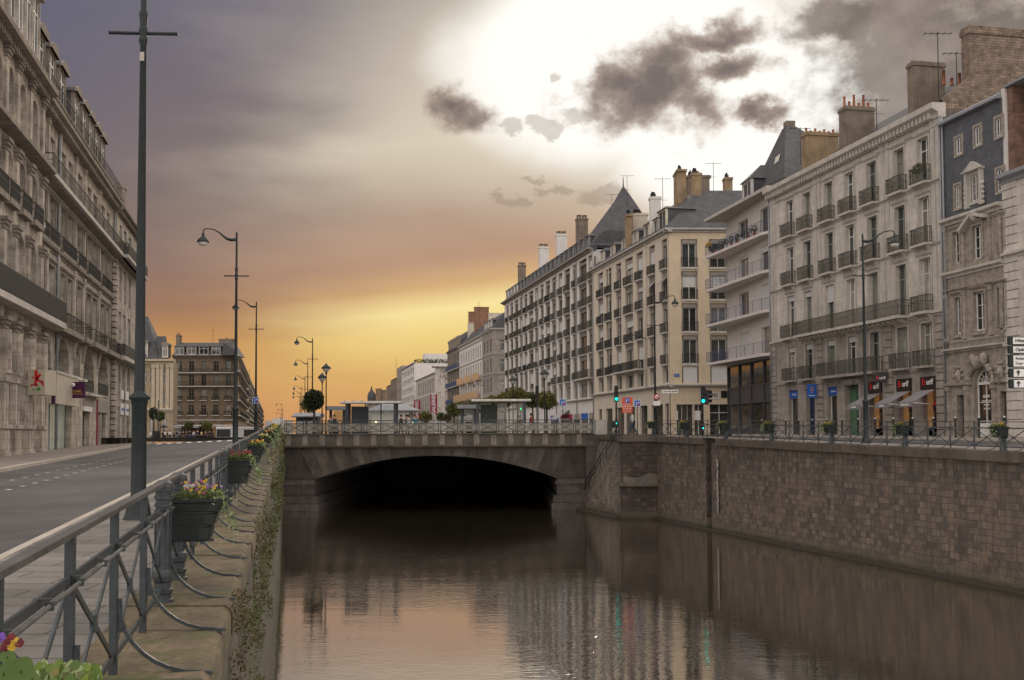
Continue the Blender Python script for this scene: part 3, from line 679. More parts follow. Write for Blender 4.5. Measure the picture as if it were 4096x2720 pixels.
for k in range(NS):                                   # spandrel behind the ring of voussoirs and the vault soffit
    t0 = -1+2*k/NS; t1 = -1+2*(k+1)/NS; a, b = arc(t0, .02), arc(t1, .02)
    mb.add([(a[0]-BX0,.36,a[1]),(b[0]-BX0,.36,b[1]),(b[0]-BX0,.36,zsp),(a[0]-BX0,.36,zsp)], [(0,1,2,3)])
    so.add([(a[0]-BX0,.3,a[1]),(b[0]-BX0,.3,b[1]),(b[0]-BX0,46,b[1]),(a[0]-BX0,46,a[1])], [(0,3,2,1)])
mb.box(0, XS0-BX0, .36, 46, ZS-.1, zsp); mb.box(XS1-BX0, BX1-BX0+2, .36, 46, ZS-.1, zsp); mb.box(0, BX1-BX0+2, 45.5, 46, -1, zsp)
mb.obj('spandrel', M['bridge_dark'], br); so.obj('vault', M['stone_grey'], br)
mb = MB()
for x0, x1, sgn in ((BX0-.4, XS0+.02, 1), (XS1-.02, BX1+1.2, -1)):
    e = (lambda d: (x0-BX0, x1-BX0+d) if sgn > 0 else (x0-BX0-d, x1-BX0))
    for d, za, zb_, y0 in ((.0, 1.15, ZS-.42, .10), (.12, ZS-.42, ZS-.30, -.02), (.05, ZS-.30, ZS-.12, .05), (.22, 1.0, 1.15, -.08), (.30, .55, 1.0, -.15), (.42, -1, .55, -.28)):
        xa, xb = e(d); mb.box(xa, xb, y0, 46, za, zb_)
    xa, xb = e(0); mb.box(xa, xb, .16, 46, ZS-.12, ZS)
mb.obj('abutment', M['bridge_block'], br)
mb = MB()
L = BX1-BX0
mb.prof([(.36,zsp-.04),(.02,zsp-.04),(-.10,zsp+.06),(-.10,zsp+.14),(.36,zsp+.14)], -.1, L)
mb.prof([(.36,zsp+.95),(-.08,zsp+.95),(-.20,zsp+1.0),(-.20,ZT),(.36,ZT)], -.1, L)
mb.obj('cornice', M['bridge'], br)
mb = MB(); mb.box(-.1, L, .0, .36, zsp+.14, zsp+.95, 0)
x = .3; k = 0
while x < L-1:
    mb.box(x, x+.42, -.05, 0.0, zsp+.15, zsp+.66, 1)
    mb.prof([(0,zsp+.66),(-.05,zsp+.66),(-.12,zsp+.95),(0,zsp+.95)], x, x+.42, 1); x += 1.36; k += 1
mb.obj('parapet', [M['bridge'], M['bridge_light']], br)
mb = MB(); mb.box(-.1, L+1.5, .30, 3.2, ZT-.35, ZT-.03); mb.obj('deck', M['pave_far'], br)
# bridge railing
bl_ = thing('bridge_railing', 'dark metal railing with crossed braces and dusty glass along the bridge edge', 'railing', (BX0+.2, BY-.02, ZT))
LB = BX1-BX0-.3; npn = 16; pw = LB/npn
mb = MB(); mb.box(0, LB, -.035, .035, .98, 1.05); mb.obj('top_rail', M['rail'], bl_)
mb = MB(); mb.box(0, LB, -.02, .02, .79, .83); mb.obj('middle_rail', M['rail'], bl_)
mb = MB(); mb.box(0, LB, -.02, .02, .10, .14); mb.obj('bottom_rail', M['rail'], bl_)
mp = MB(); mp.box(-.03,.03,-.03,.03,0,1.0); mp.box(.16,.20,-.02,.02,.1,.98); mpm = mp.mesh('post', M['rail'])
mx = MB(); mx.bar((.2,0,.14),(pw,0,.80),.02,.035); mx.bar((.2,0,.80),(pw,0,.14),.02,.035); mxm = mx.mesh('cross_brace', M['rail'])
for k in range(npn+1): link('post', mpm, bl_, (k*pw,0,0))
for k in range(npn): link('cross_brace', mxm, bl_, (k*pw,-.01,0))
mb = MB(); mb.box(0, LB, .045, .055, .12, .82); mb.obj('glass_screen', M['dusty'], bl_)
cb = MB(); cb.box(0,1.0,0,1.2,0,1.15); cb.box(-.03,1.03,-.03,1.23,1.10,1.15); 
tag(cb.obj('concrete_block', M['concrete'], None, (6.55, BY+.1, EYE-.02)), 'grey concrete plinth block closing the right end of the bridge railing', 'block')
# ------------------------------------------------------------------ quay railings
IR = [M['rail'], M['rail_top']]
def railing(label, fx, fz, y0, n, step, k, side, group, posts_at=(), off=0):
    """side: +1 the water is on the +x side. Local frame: x along the quay (away from camera), built from points"""
    slope = fz(y0+10)-fz(y0); slope /= 10
    t = thing('quay_railing', label, 'railing', (fx(y0), y0, EYE+fz(y0)))
    dv = Vector((k, 1, slope)); wv = Vector((side, k*-side, 0)).normalized()            # along, toward water
    L = n*step
    def P(s, w=0, z=0): p = dv*s+wv*w; return Vector((p.x, p.y, p.z+z))
    big = y0 < 30 and side > 0
    mb = MB(); mb.bar(P(0,0,1.10), P(L,0,1.10), .065, .032, 1); mb.obj('top_rail', IR, t)
    mb = MB(); mb.bar(P(0,-.0,.86), P(L,-.0,.86), .018, .05, 0); mb.tube([P(0,.05,.845), P(L,.05,.845)], .014, 6, 1); mb.obj('middle_rail', IR, t)
    mb = MB(); mb.bar(P(0,0,.14), P(L,0,.14), .02, .04, 0); mb.obj('bottom_rail', IR, t)
    q = MB(); q.bar(P(0,0,-.02), P(0,0,1.09), .03, .05); q.bar(P(0,.02,.30), P(0,.02,.52), .012, .07); pm = q.mesh('post', IR)
    q = MB()
    q.bar(P(.05,0,.16), P(step-.05,0,.83), .014, .035); q.bar(P(.05,.0,.83), P(step-.05,.0,.16), .0145, .036)
    q.bar(P(step/2-.045,0,.50), P(step/2+.045,0,.50), .03, .10)
    xm = q.mesh('cross_brace', IR)
    q = MB(); pts = [P(0,.03+.52*(1-cos(a*pi/2/8)), .02+.48*(1-sin(a*pi/2/8))) for a in range(9)]
    for a, b in zip(pts, pts[1:]): q.bar(a, b, .028, .026)
    q.bar(P(0,.54,.014), P(0,.63,.014), .045, .024); fm = q.mesh('curved_foot', IR)
    q = MB(); q.bar(P(-.016,.05,.845), P(.016,.05,.845), .036, .036); q.bar(P(-.014,.02,.878), P(.014,.02,.878), .08, .008); cm = q.mesh('clip', IR)
    for i in range(n+1):
        if not any(abs(i*step-s) < .3 for s in posts_at):
            link('post', pm, t, P(i*step))
        link('curved_foot', fm, t, P(i*step))
        if i < n: link('cross_brace', xm, t, P(i*step))
        if big and i < 12:
            for h in (0, .5): link('clip', cm, t, P((i+h)*step))
    q = MB(); q.lathe([(.10,0),(.10,.05),(.078,.06),(.078,.10),(.09,.11),(.09,.14),(.072,.15),(.072,.20),(.085,.22),(.09,.26),(.085,.30),(.066,.32),(.066,.88),(.078,.885),(.078,.915),(.068,.92),(.068,.95),(.082,.955),(.082,.985),(.07,.99),(.07,1.02),(.09,1.025),(.09,1.065),(.08,1.10),(.045,1.125),(.0,1.13)], n=14, smooth=False)
    for a in range(7): q.bar((.07*cos(a*2*pi/7),.07*sin(a*2*pi/7),.34),(.07*cos(a*2*pi/7),.07*sin(a*2*pi/7),.86),.012,.012)
    bm = q.mesh('fluted_post', IR)
    for s in posts_at: link('fluted_post', bm, t, P(s))
    return t
PLY = [2.55, 10.35, 19.2, 28.1, 37.0, 45.9, 54.8, 63.7, 72.6]      # planters on the left railing
y0 = 2.76-1.41
pa = []
for y in PLY: pa += [(y-.65)-y0, (y+.65)-y0]
railing('grey blue steel railing with crossed braces and curved feet on the left quay wall', railL, zcapL, y0, 58, 1.41, -.21, 1, None, [p for p in pa if p > 0])
PRX = [4018, 3625, 3332, 3091, 2907, 2750, 2617, 2469]
PRY = []
for px in PRX:                                                      # depth where each planter stands on the right railing
    r = ray(px, 1740); y = (19.1+.251*39.7)/(r.x/r.y+.251); PRY.append(y)
railing('dark steel railing with crossed braces above the right quay wall', railR, zcapR, 28.0, 33, 1.44, -.251, -1, None, [p-28.0 for p in PRY if p < 75])
# short railing from the buttress round to the bridge block
sh = thing('stair_railing', 'short steel railing between the buttress and the concrete block', 'railing', (7.75, 76.0, EYE-.05))
mb = MB(); p = Vector((0,0,0)); e = Vector((-.2, 8.2, 0))
mb.bar((0,0,1.05),(e.x,e.y,1.05),.05,.04); mb.bar((0,0,.84),(e.x,e.y,.84),.03,.03); mb.bar((0,0,.14),(e.x,e.y,.14),.03,.03); mb.obj('rails', IR, sh)
q = MB(); q.bar((0,0,0),(0,0,1.05),.04,.04); pm = q.mesh('post', IR)
for k in range(7): link('post', pm, sh, (e.x*k/6, e.y*k/6, 0))
# ------------------------------------------------------------------ planters
NF = 44
def planter(loc, rz, label, fl, n=1.0, stem=False, group=None, ls=.02, big=False, seed=1, face=(.9,.35,.55)):
    rng = random.Random(seed)
    t = thing('flower_planter', label, 'planter', loc, rz, group)
    # local: x along rail, y outward over the water, z up; origin at the quay level under the box
    mb = MB(); loops = []                                # flat against the railing, tapering outward, three grooves
    for zz, hx, yo in ((.53,.235,.36),(.535,.25,.385),(.64,.262,.405),(.645,.252,.392),(.665,.252,.394),(.67,.268,.425),(.77,.28,.455),(.775,.27,.44),(.795,.27,.442),(.80,.288,.475),(.875,.298,.50),(.885,.318,.525),(.915,.32,.53),(.915,.30,.505),(.87,.29,.49)):
        yi = .035; r = .11; lp = [(-hx, yi), (hx, yi)]
        for q in range(5): a = q*pi/8; lp.append((hx-r+r*cos(a), yo-r+r*sin(a)))
        for q in range(5): a = pi/2+q*pi/8; lp.append((-hx+r+r*cos(a), yo-r+r*sin(a)))
        loops.append([(p[0], p[1], zz) for p in lp])
    m_ = len(loops[0]); mb.add([p for lp in loops for p in lp], [(i*m_+k, i*m_+(k+1)%m_, (i+1)*m_+(k+1)%m_, (i+1)*m_+k) for i in range(len(loops)-1) for k in range(m_)]+[tuple(range(m_))[::-1]])
    mb.obj('box', M['planter'], t)
    mb = MB(); mb.box(-.28, .28, .05, .47, .85, .885); mb.obj('soil', M['soil'], t)
    mb = MB(); mb.bar((-.2,.0,.50),(.2,.0,.50),.03,.05); mb.bar((0,.0,.50),(0,.40,.50),.04,.03)
    mb.bar((-.30,0,.86),(.30,0,.86),.015,.02)
    if stem: mb.lathe([(.10,0),(.10,.06),(.07,.12),(.055,.45),(.07,.50)], 0, .12, 10)
    mb.box(-.13, .13, .34, .56, .012, .026) if not stem else None
    mb.obj('bracket', M['rail'], t)
    mb = MB(); leaves(mb, (0,.27,.94), .29, .25, .085, int(420*n), ls*1.0, 0, .1, rng=rng); leaves(mb, (0,.27,.97), .27, .22, .07, int(160*n), ls*.9, 1, .1, rng=rng)
    for i_ in range(0 if big else int(60*n)):                          # grassy blades
        a = rng.uniform(0,2*pi); r = rng.uniform(0,.2); h = rng.uniform(.08,.20)
        x, y = r*cos(a), .27+r*sin(a)*.8; dx, dy = rng.gauss(0,.05), rng.gauss(0,.05); w = ls*.3
        mb.add([(x-w,y,.88),(x+w,y,.88),(x+dx,y+dy,.88+h)], [(0,1,2)], 1) if i_ < 60 or not big else None
    mb.obj('foliage', [M['leaf_mid'], M['leaf_bright']], t)
    mb = MB()
    for _ in range(int(170*n)):                         # trailing ivy over the outer rim
        s = rng.random(); x = rng.gauss(.10,.16); y = .42+.20*s+rng.gauss(0,.03); z = .95-.45*s*s+rng.gauss(0,.035)
        k = ls*rng.uniform(.7,1.4); p = Vector((x,y,z)); a = Vector((rng.gauss(0,1),rng.gauss(0,1),rng.gauss(0,1))).normalized(); b = a.cross(Vector((rng.gauss(0,1),1,rng.gauss(0,1)))).normalized()
        mb.add([p-a*k,p-b*k*.8,p+a*k*.3,p+b*k*.8], [(0,1,2,3)], 0)
    mb.obj('trailing_ivy', M['leaf_ivy'], t)
    mb = MB(); ms = [M[c] for c in fl]
    for i in range(int(NF*n)):
        a = rng.uniform(0,2*pi); r = .24*sqrt(rng.random()); x, y = r*cos(a), .27+r*sin(a)*.85; z = .96+.07*rng.random()+(.05 if i % 3 == 0 else 0)
        mi = min(len(fl)-1, max(0, int(y/.55*len(fl)+rng.gauss(0,.9)))) if len(fl) > 1 else 0
        nv = (Vector(face)+Vector((rng.gauss(0,.35),rng.gauss(0,.35),rng.gauss(0,.3)))).normalized(); ua = nv.orthogonal().normalized(); va = nv.cross(ua); k = .0125*(ls/.017)**.9
        for p in range(5):                              # five overlapping petals round the flower's axis
            q = 2*pi*p/5; rd = ua*cos(q)+va*sin(q); tn = -ua*sin(q)+va*cos(q); c = Vector((x,y,z))
            mb.add([c, c+rd*k*.9+tn*k*.62, c+rd*k*1.35, c+rd*k*.9-tn*k*.62], [(0,1,2,3)], mi)
        if mi < len(fl) and ls < .03: mb.ball(tuple(Vector((x,y,z))+nv*.003), .006, len(fl), 6, 4)
    mb.obj('flowers', ms+[M['fl_yellow']], t)
    return t
FL = [['fl_maroon','fl_purple','fl_maroon'], ['fl_white','fl_magenta','fl_yellow','fl_purple'], ['fl_maroon','fl_maroon'], ['fl_maroon','fl_yellow'], ['fl_white','fl_yellow'], ['fl_yellow','fl_maroon'], ['fl_yellow','fl_white'], ['fl_yellow'], ['fl_yellow']]
LBL = ['planter with dark red pansies and ivy right in the bottom left corner', 'green planter of white, purple and yellow pansies with trailing ivy on the left railing',
       'green planter with red flowers and grassy leaves, next behind the pansy planter', 'third full planter along the left railing, red flowers with pale ivy', 'fourth full planter along the left railing with white flowers',
       'fifth full planter along the left railing from the camera', 'sixth full planter along the left railing from the camera', 'seventh planter along the left railing, with yellow flowers', 'last planter of the left railing, beside the bridge corner']
aL = atan2(-1, -(-.21))                                 # local +x toward the camera so that +y points to the water
for i, y in enumerate(PLY):
    planter((railL(y), y, EYE+zcapL(y)), atan2(-1, .21), LBL[i], FL[i], 1.8 if i == 0 else (1.3 if i < 3 else .8), False, 'planters on the left railing', .017 if i < 2 else .02+.004*i, i == 0, 20+i)
# bright foreground leaves of the corner planter
fg = bpy.data.objects['flower_planter']; mb = MB(); rng = random.Random(77)
def leaf(mb, c, r, nrm, mi=0, cup=.15):
    nrm = (Matrix.Rotation(-fg.rotation_euler.z, 3, 'Z') @ Vector(nrm)).normalized(); a = nrm.orthogonal().normalized(); b = nrm.cross(a); n = 14; c = Vector(c)
    vs = [c-nrm*r*cup]; 
    for k in range(n): t = 2*pi*k/n; rr = r*(1+.10*sin(3*t)); vs.append(c+a*rr*cos(t)+b*rr*.85*sin(t))
    mb.add(vs, [(0, 1+k, 1+(k+1)%n) for k in range(n)], mi, True)
inv = (Matrix.Translation(fg.location) @ Matrix.Rotation(fg.rotation_euler.z, 4, 'Z')).inverted()
def fgp(px, py, Yd): p = at(px, py, Yd); return inv @ Vector((p.x, p.y, p.z+EYE))
for (lx, ly, ld, lr, ln) in ((85,2680,2.30,.030,(.5,-.9,.6)),(15,2690,2.34,.030,(-.3,-.8,.6)),(30,2625,2.42,.020,(.3,-.8,.9)),(130,2712,2.25,.018,(.6,-.6,.9)),(110,2655,2.45,.014,(.8,-.5,.8))):
    mb = MB(); leaf(mb, fgp(lx, ly, ld), lr, ln, cup=.3); mb.bar(fgp(lx, ly, ld), fgp(lx-15, ly+90, ld+.03), .002, .002); mb.obj('broad_leaf', M['leaf_near'], fg)
mb = MB()
mb = MB()
for _ in range(300):
    px = rng.uniform(120, 400); py = 2650+rng.uniform(0, 130)+max(0, px-280)*.2
    if px < 160: py += 15
    leaf(mb, fgp(px, py, rng.uniform(2.3, 2.75)), rng.uniform(.006,.013), (rng.gauss(0,.6),-.8,rng.uniform(.1,1)), rng.choice((0,0,1,1,2)))
mb.obj('ivy_leaves', [M['leaf_ivy'], M['leaf_bright'], M['leaf_warm']], fg)['kind'] = 'stuff'
mb = MB()
for cx, cy, mi in ((45,2552,0),(62,2568,1),(30,2572,0),(78,2572,0),(48,2585,1),(20,2590,0),(4,2548,2)):
    for p in range(5):
        a = 2*pi*p/5; leaf(mb, fgp(cx+9*cos(a), cy+9*sin(a), 2.33), .0060, (.3,-1,.3), mi, .0)
mb.obj('corner_pansy', [M['fl_maroon'], M['fl_yellow'], M['fl_purple']], fg)
RL = ['planter with yellow flowers, nearest on the right railing by the white shop door', 'planter with yellow and red flowers in front of the furniture shop awnings', 'planter with yellow flowers in front of the green street door',
      'planter in front of the glazed modern shopfront, with grassy leaves', 'planter to the left of the glazed modern shopfront', 'planter before the corner shop, right of the second traffic light mast', 'planter before the corner shop, just right of the tall lamp post', 'planter with yellow flowers at the head of the quay stairs']
for i, y in enumerate(PRY):
    z = EYE+zcapR(y); ang_ = atan2(1, -.251)
    planter((railR(y), y, z), ang_, RL[i], [['fl_yellow'],['fl_yellow','fl_maroon'],['fl_yellow'],['fl_maroon','fl_yellow'],['fl_yellow'],['fl_yellow'],['fl_yellow'],['fl_yellow']][i], .9, True, 'planters on the right railing', .030, False, 60+i, (0,.9,.45))
# ------------------------------------------------------------------ street lamps
def lamp_mesh():
    d = {}
    q = MB(); q.lathe([(.26,0),(.24,.04),(.21,.10),(.19,.22),(.155,.36),(.125,.42),(.122,1.90),(.135,1.93),(.135,1.98),(.172,2.02),(.172,2.05),(.095,2.12),(.088,2.16),(.052,8.0),(.075,8.05),(.075,8.10),(.055,8.14),(.075,8.22),(.075,8.27),(.055,8.31),(.072,8.50),(.072,8.54),(.05,8.6),(.045,10.15),(.05,10.2),(.0,10.3)], n=14)
    d['pole'] = q.mesh('pole', M['street_iron'])
    q = MB(); q.tube([(-.57,0,8.20),(.57,0,8.20)], .030, 8); d['crossbar'] = q.mesh('crossbar', M['street_iron'])
    q = MB(); pts = []; n = 20
    ctrl = [(0,9.90),(.25,9.88),(.45,9.93),(.60,10.05),(.80,10.22),(1.05,10.36),(1.35,10.40),(1.50,10.36),(1.53,10.20)]
    q.tube([(-x,0,z) for x, z in ctrl], [.075,.075,.065,.05,.035,.028,.026,.026,.028], 8); d['arm'] = q.mesh('arm', M['street_iron'])
    q = MB(); q.lathe([(.27,9.76),(.29,9.78),(.27,9.82),(.20,9.93),(.10,10.02),(.06,10.06),(.07,10.10),(.05,10.2),(.0,10.22)], -1.53, 0, 14); d['hood'] = q.mesh('hood', M['street_iron'])
    q = MB(); q.lathe([(.0,9.58),(.12,9.60),(.20,9.67),(.235,9.77),(.2,9.78)], -1.53, 0, 12); d['lamp_bowl'] = q.mesh('lamp_bowl', M['lampglass'])
    return d
LM = lamp_mesh()
def street_lamp(x, y, z, rz, label, group, cross=True, s=1.0):
    t = thing('street_lamp', label, 'street lamp', (x, y, z), rz, group); t.scale = (s,s,s)
    for k in ('pole','crossbar','arm','hood'):
        if cross or k != 'crossbar': link(k, LM[k], t)
    link('lamp_bowl', LM['lamp_bowl'], bpy.data.objects[t.name].children[-1] if False else t); return t
g = 'lamp posts along the left quay'
P_ = at(553, 2058, 17.7); zz = EYE+zcapL(18.2)-.0
l0 = street_lamp(P_.x, 17.7, EYE+zcapL(17.7)-.02, radians(4), 'huge dark lamp post in the left foreground, its head cut off by the photo top', g)
# the small pale plate on the nearest pole
mb = MB(); mb.box(-.035,.035,-.085,-.07,7.7,7.85); mb.obj('plate', M['concrete'], l0)
street_lamp(at(943,1500,49.0).x, 49.0, EYE+zcapL(49)-.03, radians(4), 'second lamp post from the camera on the left quay, with long curved arm', g)
l3 = street_lamp(at(1024,1500,79.5).x, 79.5, EYE+zcapL(79.5)-.03, radians(4), 'third lamp post on the left quay, carrying a blue crossing sign', g)
for i, (px, py) in enumerate(((1249,1350),(1230,1442),(1219,1505),(1207,1545),(1202,1565),(1199,1581))):
    H = 10.25-.35; Yd = F*(H-.0)/(HY+3.3-py); Yd = F*(10.3-.7)/(HY+3-py)
    p = at(px, 1700, Yd); street_lamp(p.x, Yd, EYE-.7, radians(4), ['tall lamp post just beyond the bridge above the dark round tree','lamp post behind the dark round tree, second of the far row','third lamp post of the far row beyond the bridge','fourth lamp post of the far row beyond the bridge','fifth lamp post of the far row beyond the bridge','last visible lamp post of the row behind the round tree'][i], 'lamp posts beyond the bridge')
for i, (px, py) in enumerate(((1127,1612),(1131,1634),(1122,1649))):
    Yd = F*9.6/(HY+3-py); p = at(px, 1700, Yd); street_lamp(p.x, Yd, EYE-.7, radians(4), ['tiny distant lamp post over the end of the left railing','tiny distant lamp post, middle of the three by the railing end','smallest distant lamp post by the end of the left railing'][i], 'distant lamp posts')
r1 = at(3462, 1600, 51.8); street_lamp(r1.x, 51.8, zr(r1.x, 51.8), radians(176), 'blue green lamp post on the right quay before the furniture shop', 'lamp posts on the right quay')
r2 = at(2621, 1600, 79.0); street_lamp(r2.x, 79.0, EYE-.1, radians(176), 'lamp post at the right end of the bridge beside the corner building', 'lamp posts on the right quay')
# ------------------------------------------------------------------ building kit
class Bld:
    def __init__(s, name, label, plane, pxL, pxR, zb, depth, cat='building', group=None, uL=None, uR=None):
        s.pl = plane; s.u0 = plane.hit(pxL, 1700)[0] if uL is None else uL
        u1 = plane.hit(pxR, 1700)[0] if uR is None else uR
        s.L = u1-s.u0; s.zb = zb; s.D = depth
        loc = (plane.X0+plane.d[0]*s.u0, plane.Y0+plane.d[1]*s.u0, EYE+zb)
        s.o = thing(name, label, cat, loc, atan2(plane.d[1], plane.d[0]), group); s.op = []; s.cache = {}
        s.cnt = {}
    def U(s, px, py=1500, ins=0): return s.pl.hit(px, py, ins)[0]-s.u0
    def Zp(s, px, py, ins=0): return s.pl.hit(px, py, ins)[1]-s.zb
    def z(s, zr_): return zr_-s.zb
    def open(s, x0, x1, z0, z1, arch=0.0, rev=.3): s.op.append((x0, x1, z0, z1, arch, rev))
    def wall(s, z1, m, z0=0.0, name='wall', back=True, extra=None, y=0.0, ops=None, x0=0.0, x1=None, label=None):
        x1 = s.L if x1 is None else x1; ops = [o for o in (s.op if ops is None else ops) if o[0] < x1 and o[1] > x0 and o[2] < z1 and o[3] > z0]
        xs = sorted(set([x0, x1]+[round(v, 3) for o in ops for v in (o[0], o[1])])); zs = sorted(set([z0, z1]+[round(v, 3) for o in ops for v in (o[2], o[3])]))
        mb = MB()
        for a, b in zip(xs, xs[1:]):
            zrun = None
            for c, d in zip(zs, zs[1:]):
                mx_, mz_ = (a+b)/2, (c+d)/2
                hole = any(o[0] < mx_ < o[1] and o[2] < mz_ < o[3] for o in ops)
                if not hole:
                    if zrun is None: zrun = [c, d]
                    else: zrun[1] = d
                if hole or d == zs[-1]:
                    if zrun: mb.quad((a,y,zrun[0]),(b,y,zrun[0]),(b,y,zrun[1]),(a,y,zrun[1])); zrun = None
        for (a, b, c, d, ar, rv) in ops:
            zt = d-ar*(b-a)/2
            mb.quad((a,y,c),(a,y+rv,c),(a,y+rv,zt),(a,y,zt)); mb.quad((b,y,zt),(b,y+rv,zt),(b,y+rv,c),(b,y,c)); mb.quad((a,y,c),(b,y,c),(b,y+rv,c),(a,y+rv,c))
            if ar:
                n = 10; cx, r = (a+b)/2, (b-a)/2; P = [(cx-r*cos(pi*k/n), zt+r*ar*sin(pi*k/n)) for k in range(n+1)]
                for (p, q) in zip(P, P[1:]):
                    mb.quad((p[0],y,p[1]),(q[0],y,q[1]),(q[0],y,d),(p[0],y,d)); mb.quad((p[0],y,p[1]),(p[0],y+rv,p[1]),(q[0],y+rv,q[1]),(q[0],y,q[1]))
            else: mb.quad((a,y,d),(a,y+rv,d),(b,y+rv,d),(b,y,d))
        if back:
            mb.quad((x0,s.D,z0),(x0,y,z0),(x0,y,z1),(x0,s.D,z1)); mb.quad((x1,y,z0),(x1,s.D,z0),(x1,s.D,z1),(x1,y,z1)); mb.quad((x1,s.D,z0),(x0,s.D,z0),(x0,s.D,z1),(x1,s.D,z1))
        if extra: extra(mb)
        w = mb.obj(name, m, s.o)
        if label: w['label'] = label
        return w
    def window(s, x0, x1, z0, z1, y=.3, fm='frame', gm='glass', style='french', fw=.06, label=None, arch=0, par=None):
        w, h = round(x1-x0, 2), round(z1-z0, 2); key = (w, h, fm, gm, style, arch)
        if key not in s.cache:
            mb = MB(); t = .06
            def B(a, b, c, d): mb.box(a, b, -t, 0, c, d)
            if arch:
                n = 10; r = w/2; zt = h-r*arch
                for k in range(n):
                    a, b = pi*k/n, pi*(k+1)/n
                    P = [(r-r*cos(q), zt+r*arch*sin(q)) for q in (a, b)]; Q = [(r-(r-fw)*cos(q), zt+(r*arch-fw)*sin(q)) for q in (a, b)]
                    mb.xz([P[0], P[1], Q[1], Q[0]][::-1], -t, 0)
                B(0, fw, 0, zt); B(w-fw, w, 0, zt); B(0, w, 0, fw); B(fw, w-fw, zt-.04, zt+.04); B(r-.035, r+.035, 0, h-fw)
                for q in (.33, .66): B(fw, w-fw, zt*q-.018, zt*q+.018)
            else:
                B(0, fw, 0, h); B(w-fw, w, 0, h); B(fw, w-fw, 0, fw*1.3); B(fw, w-fw, h-fw, h)
                if style in ('french', 'cross', 'small', 'slide'): B(w/2-.035, w/2+.035, fw, h-fw)
                if style == 'french': B(fw, w/2-.035, h*.72, h*.72+.06); B(w/2+.035, w-fw, h*.72, h*.72+.06)
                if style == 'cross':
                    for q in (.33, .66): B(fw, w/2-.035, h*q-.015, h*q+.015); B(w/2+.035, w-fw, h*q-.015, h*q+.015)
                if style == 'third':
                    for q in (.33, .66): B(w*q-.02, w*q+.02, fw, h-fw)
                if style == 'door':
                    B(w/2-.02, w/2+.02, fw, h-fw)
                    for (c, d) in ((.06,.30),(.34,.62),(.66,.93)):
                        for (a, b) in ((.10,.44),(.56,.90)): B(w*a, w*b, h*c, h*d)
            fmesh = mb.mesh('window', M[fm]); g = MB()
            if arch:
                n = 10; r = w/2; zt = h-r*arch; g.add([(.02,-.02,.02),(w-.02,-.02,.02)]+[(r+(r-.02)*cos(pi*k/n), -.02, zt+(r*arch-.02)*sin(pi*k/n)) for k in range(n+1)], [tuple(range(n+3))])
            else: g.quad((.02,-.02,.02),(w-.02,-.02,.02),(w-.02,-.02,h-.02),(.02,-.02,h-.02))
            s.cache[key] = (fmesh, g.mesh('pane', M[gm]))
        f, g = s.cache[key]
        nm = {'door': 'door', 'shop': 'shop_window'}.get(style, 'window')
        o = link(nm, f, par or s.o, (x0, y, z0)); p = link('door_leaf' if style == 'door' else 'pane', g, o)
        if label: o['label'] = label
        return o
    def mesh_at(s, key, fn, name, m, loc):
        if key not in s.cache:
            mb = MB(); fn(mb); s.cache[key] = mb.mesh(name, m)
        return link(name, s.cache[key], s.o, loc)
    def balcony(s, x0, x1, z0, d=.5, h=.95, slab=.16, m='iron', sm='concrete', step=.12, bw=.03, brackets=False, dense=False, noslab=False):
        w = round(x1-x0, 2)
        def fn(mb):
            if not noslab: mb.box(0, w, -d, 0, -slab, 0, 1)
            if brackets:
                for xx in (.12, w-.30): mb.prof([(0,-slab),(-d*.8,-slab),(-d*.5,-slab-.18),(-.08,-slab-.5),(0,-slab-.5)], xx, xx+.16, 1)
            for (a, b) in (((.03,-d+.04),(w-.03,-d+.04)), ((.03,-d+.04),(.03,0)), ((w-.03,-d+.04),(w-.03,0))):
                A, B_2 = Vector((*a, 0)), Vector((*b, 0)); L = (B_2-A).length
                mb.bar(A+Vector((0,0,h)), B_2+Vector((0,0,h)), .05, .05, 0)
                for zz in ((.08, h*.62) if dense else (.08,)): mb.bar(A+Vector((0,0,zz)), B_2+Vector((0,0,zz)), .025, .03, 0)
                n = max(1, int(L/step))
                for k in range(n+1):
                    p = A.lerp(B_2, k/n); mb.bar(p+Vector((0,0,.05)), p+Vector((0,0,h)), bw, bw, 0)
                    if False:
                        q = A.lerp(B_2, (k+.5)/n); mb.ball((q.x, q.y, h*.35), .045, 0, 5, 4, 1.6); mb.ball((q.x, q.y, h*.62), .04, 0, 5, 4)
        return s.mesh_at(('balc', w, d, h, m, sm, step, brackets, dense, noslab), fn, 'balcony', [M[m], M[sm]], (x0, 0, z0))
    def surround(s, x0, x1, z0, z1, m, w=.18, t=.06, ped=0.0, key=''):
        W_, H_ = round(x1-x0, 2), round(z1-z0, 2)
        def fn(mb):
            mb.box(-w, 0, -t, 0, 0, H_+w); mb.box(W_, W_+w, -t, 0, 0, H_+w); mb.box(0, W_, -t, 0, H_, H_+w)
            mb.prof([(0,H_+w),(-t-.04,H_+w),(-t-.14,H_+w+.12),(-t-.14,H_+w+.18),(0,H_+w+.20)], -w-.06, W_+w+.06)
            if ped: mb.box(-w-.02, W_+w+.02, -.04, 0, H_+w+.22, H_+w+.22+ped)
        return s.mesh_at(('sur', W_, H_, m, w, ped), fn, 'window_surround', M[m], (x0, 0, z0))
    def cornice(s, z, h, d, m, x0=0, x1=None, name='cornice', dent=0):
        x1 = s.L if x1 is None else x1; mb = MB()
        mb.prof([(0,z),(-d*.3,z),(-d*.35,z+h*.35),(-d*.8,z+h*.5),(-d,z+h*.6),(-d,z+h),(.3,z+h+.02),(.3,z)], x0, x1)
        if dent:
            x = x0+.1
            while x < x1-dent: mb.box(x, x+dent*.5, -d*.72, -d*.2, z+h*.05, z+h*.46); x += dent
        return mb.obj(name, M[m], s.o)
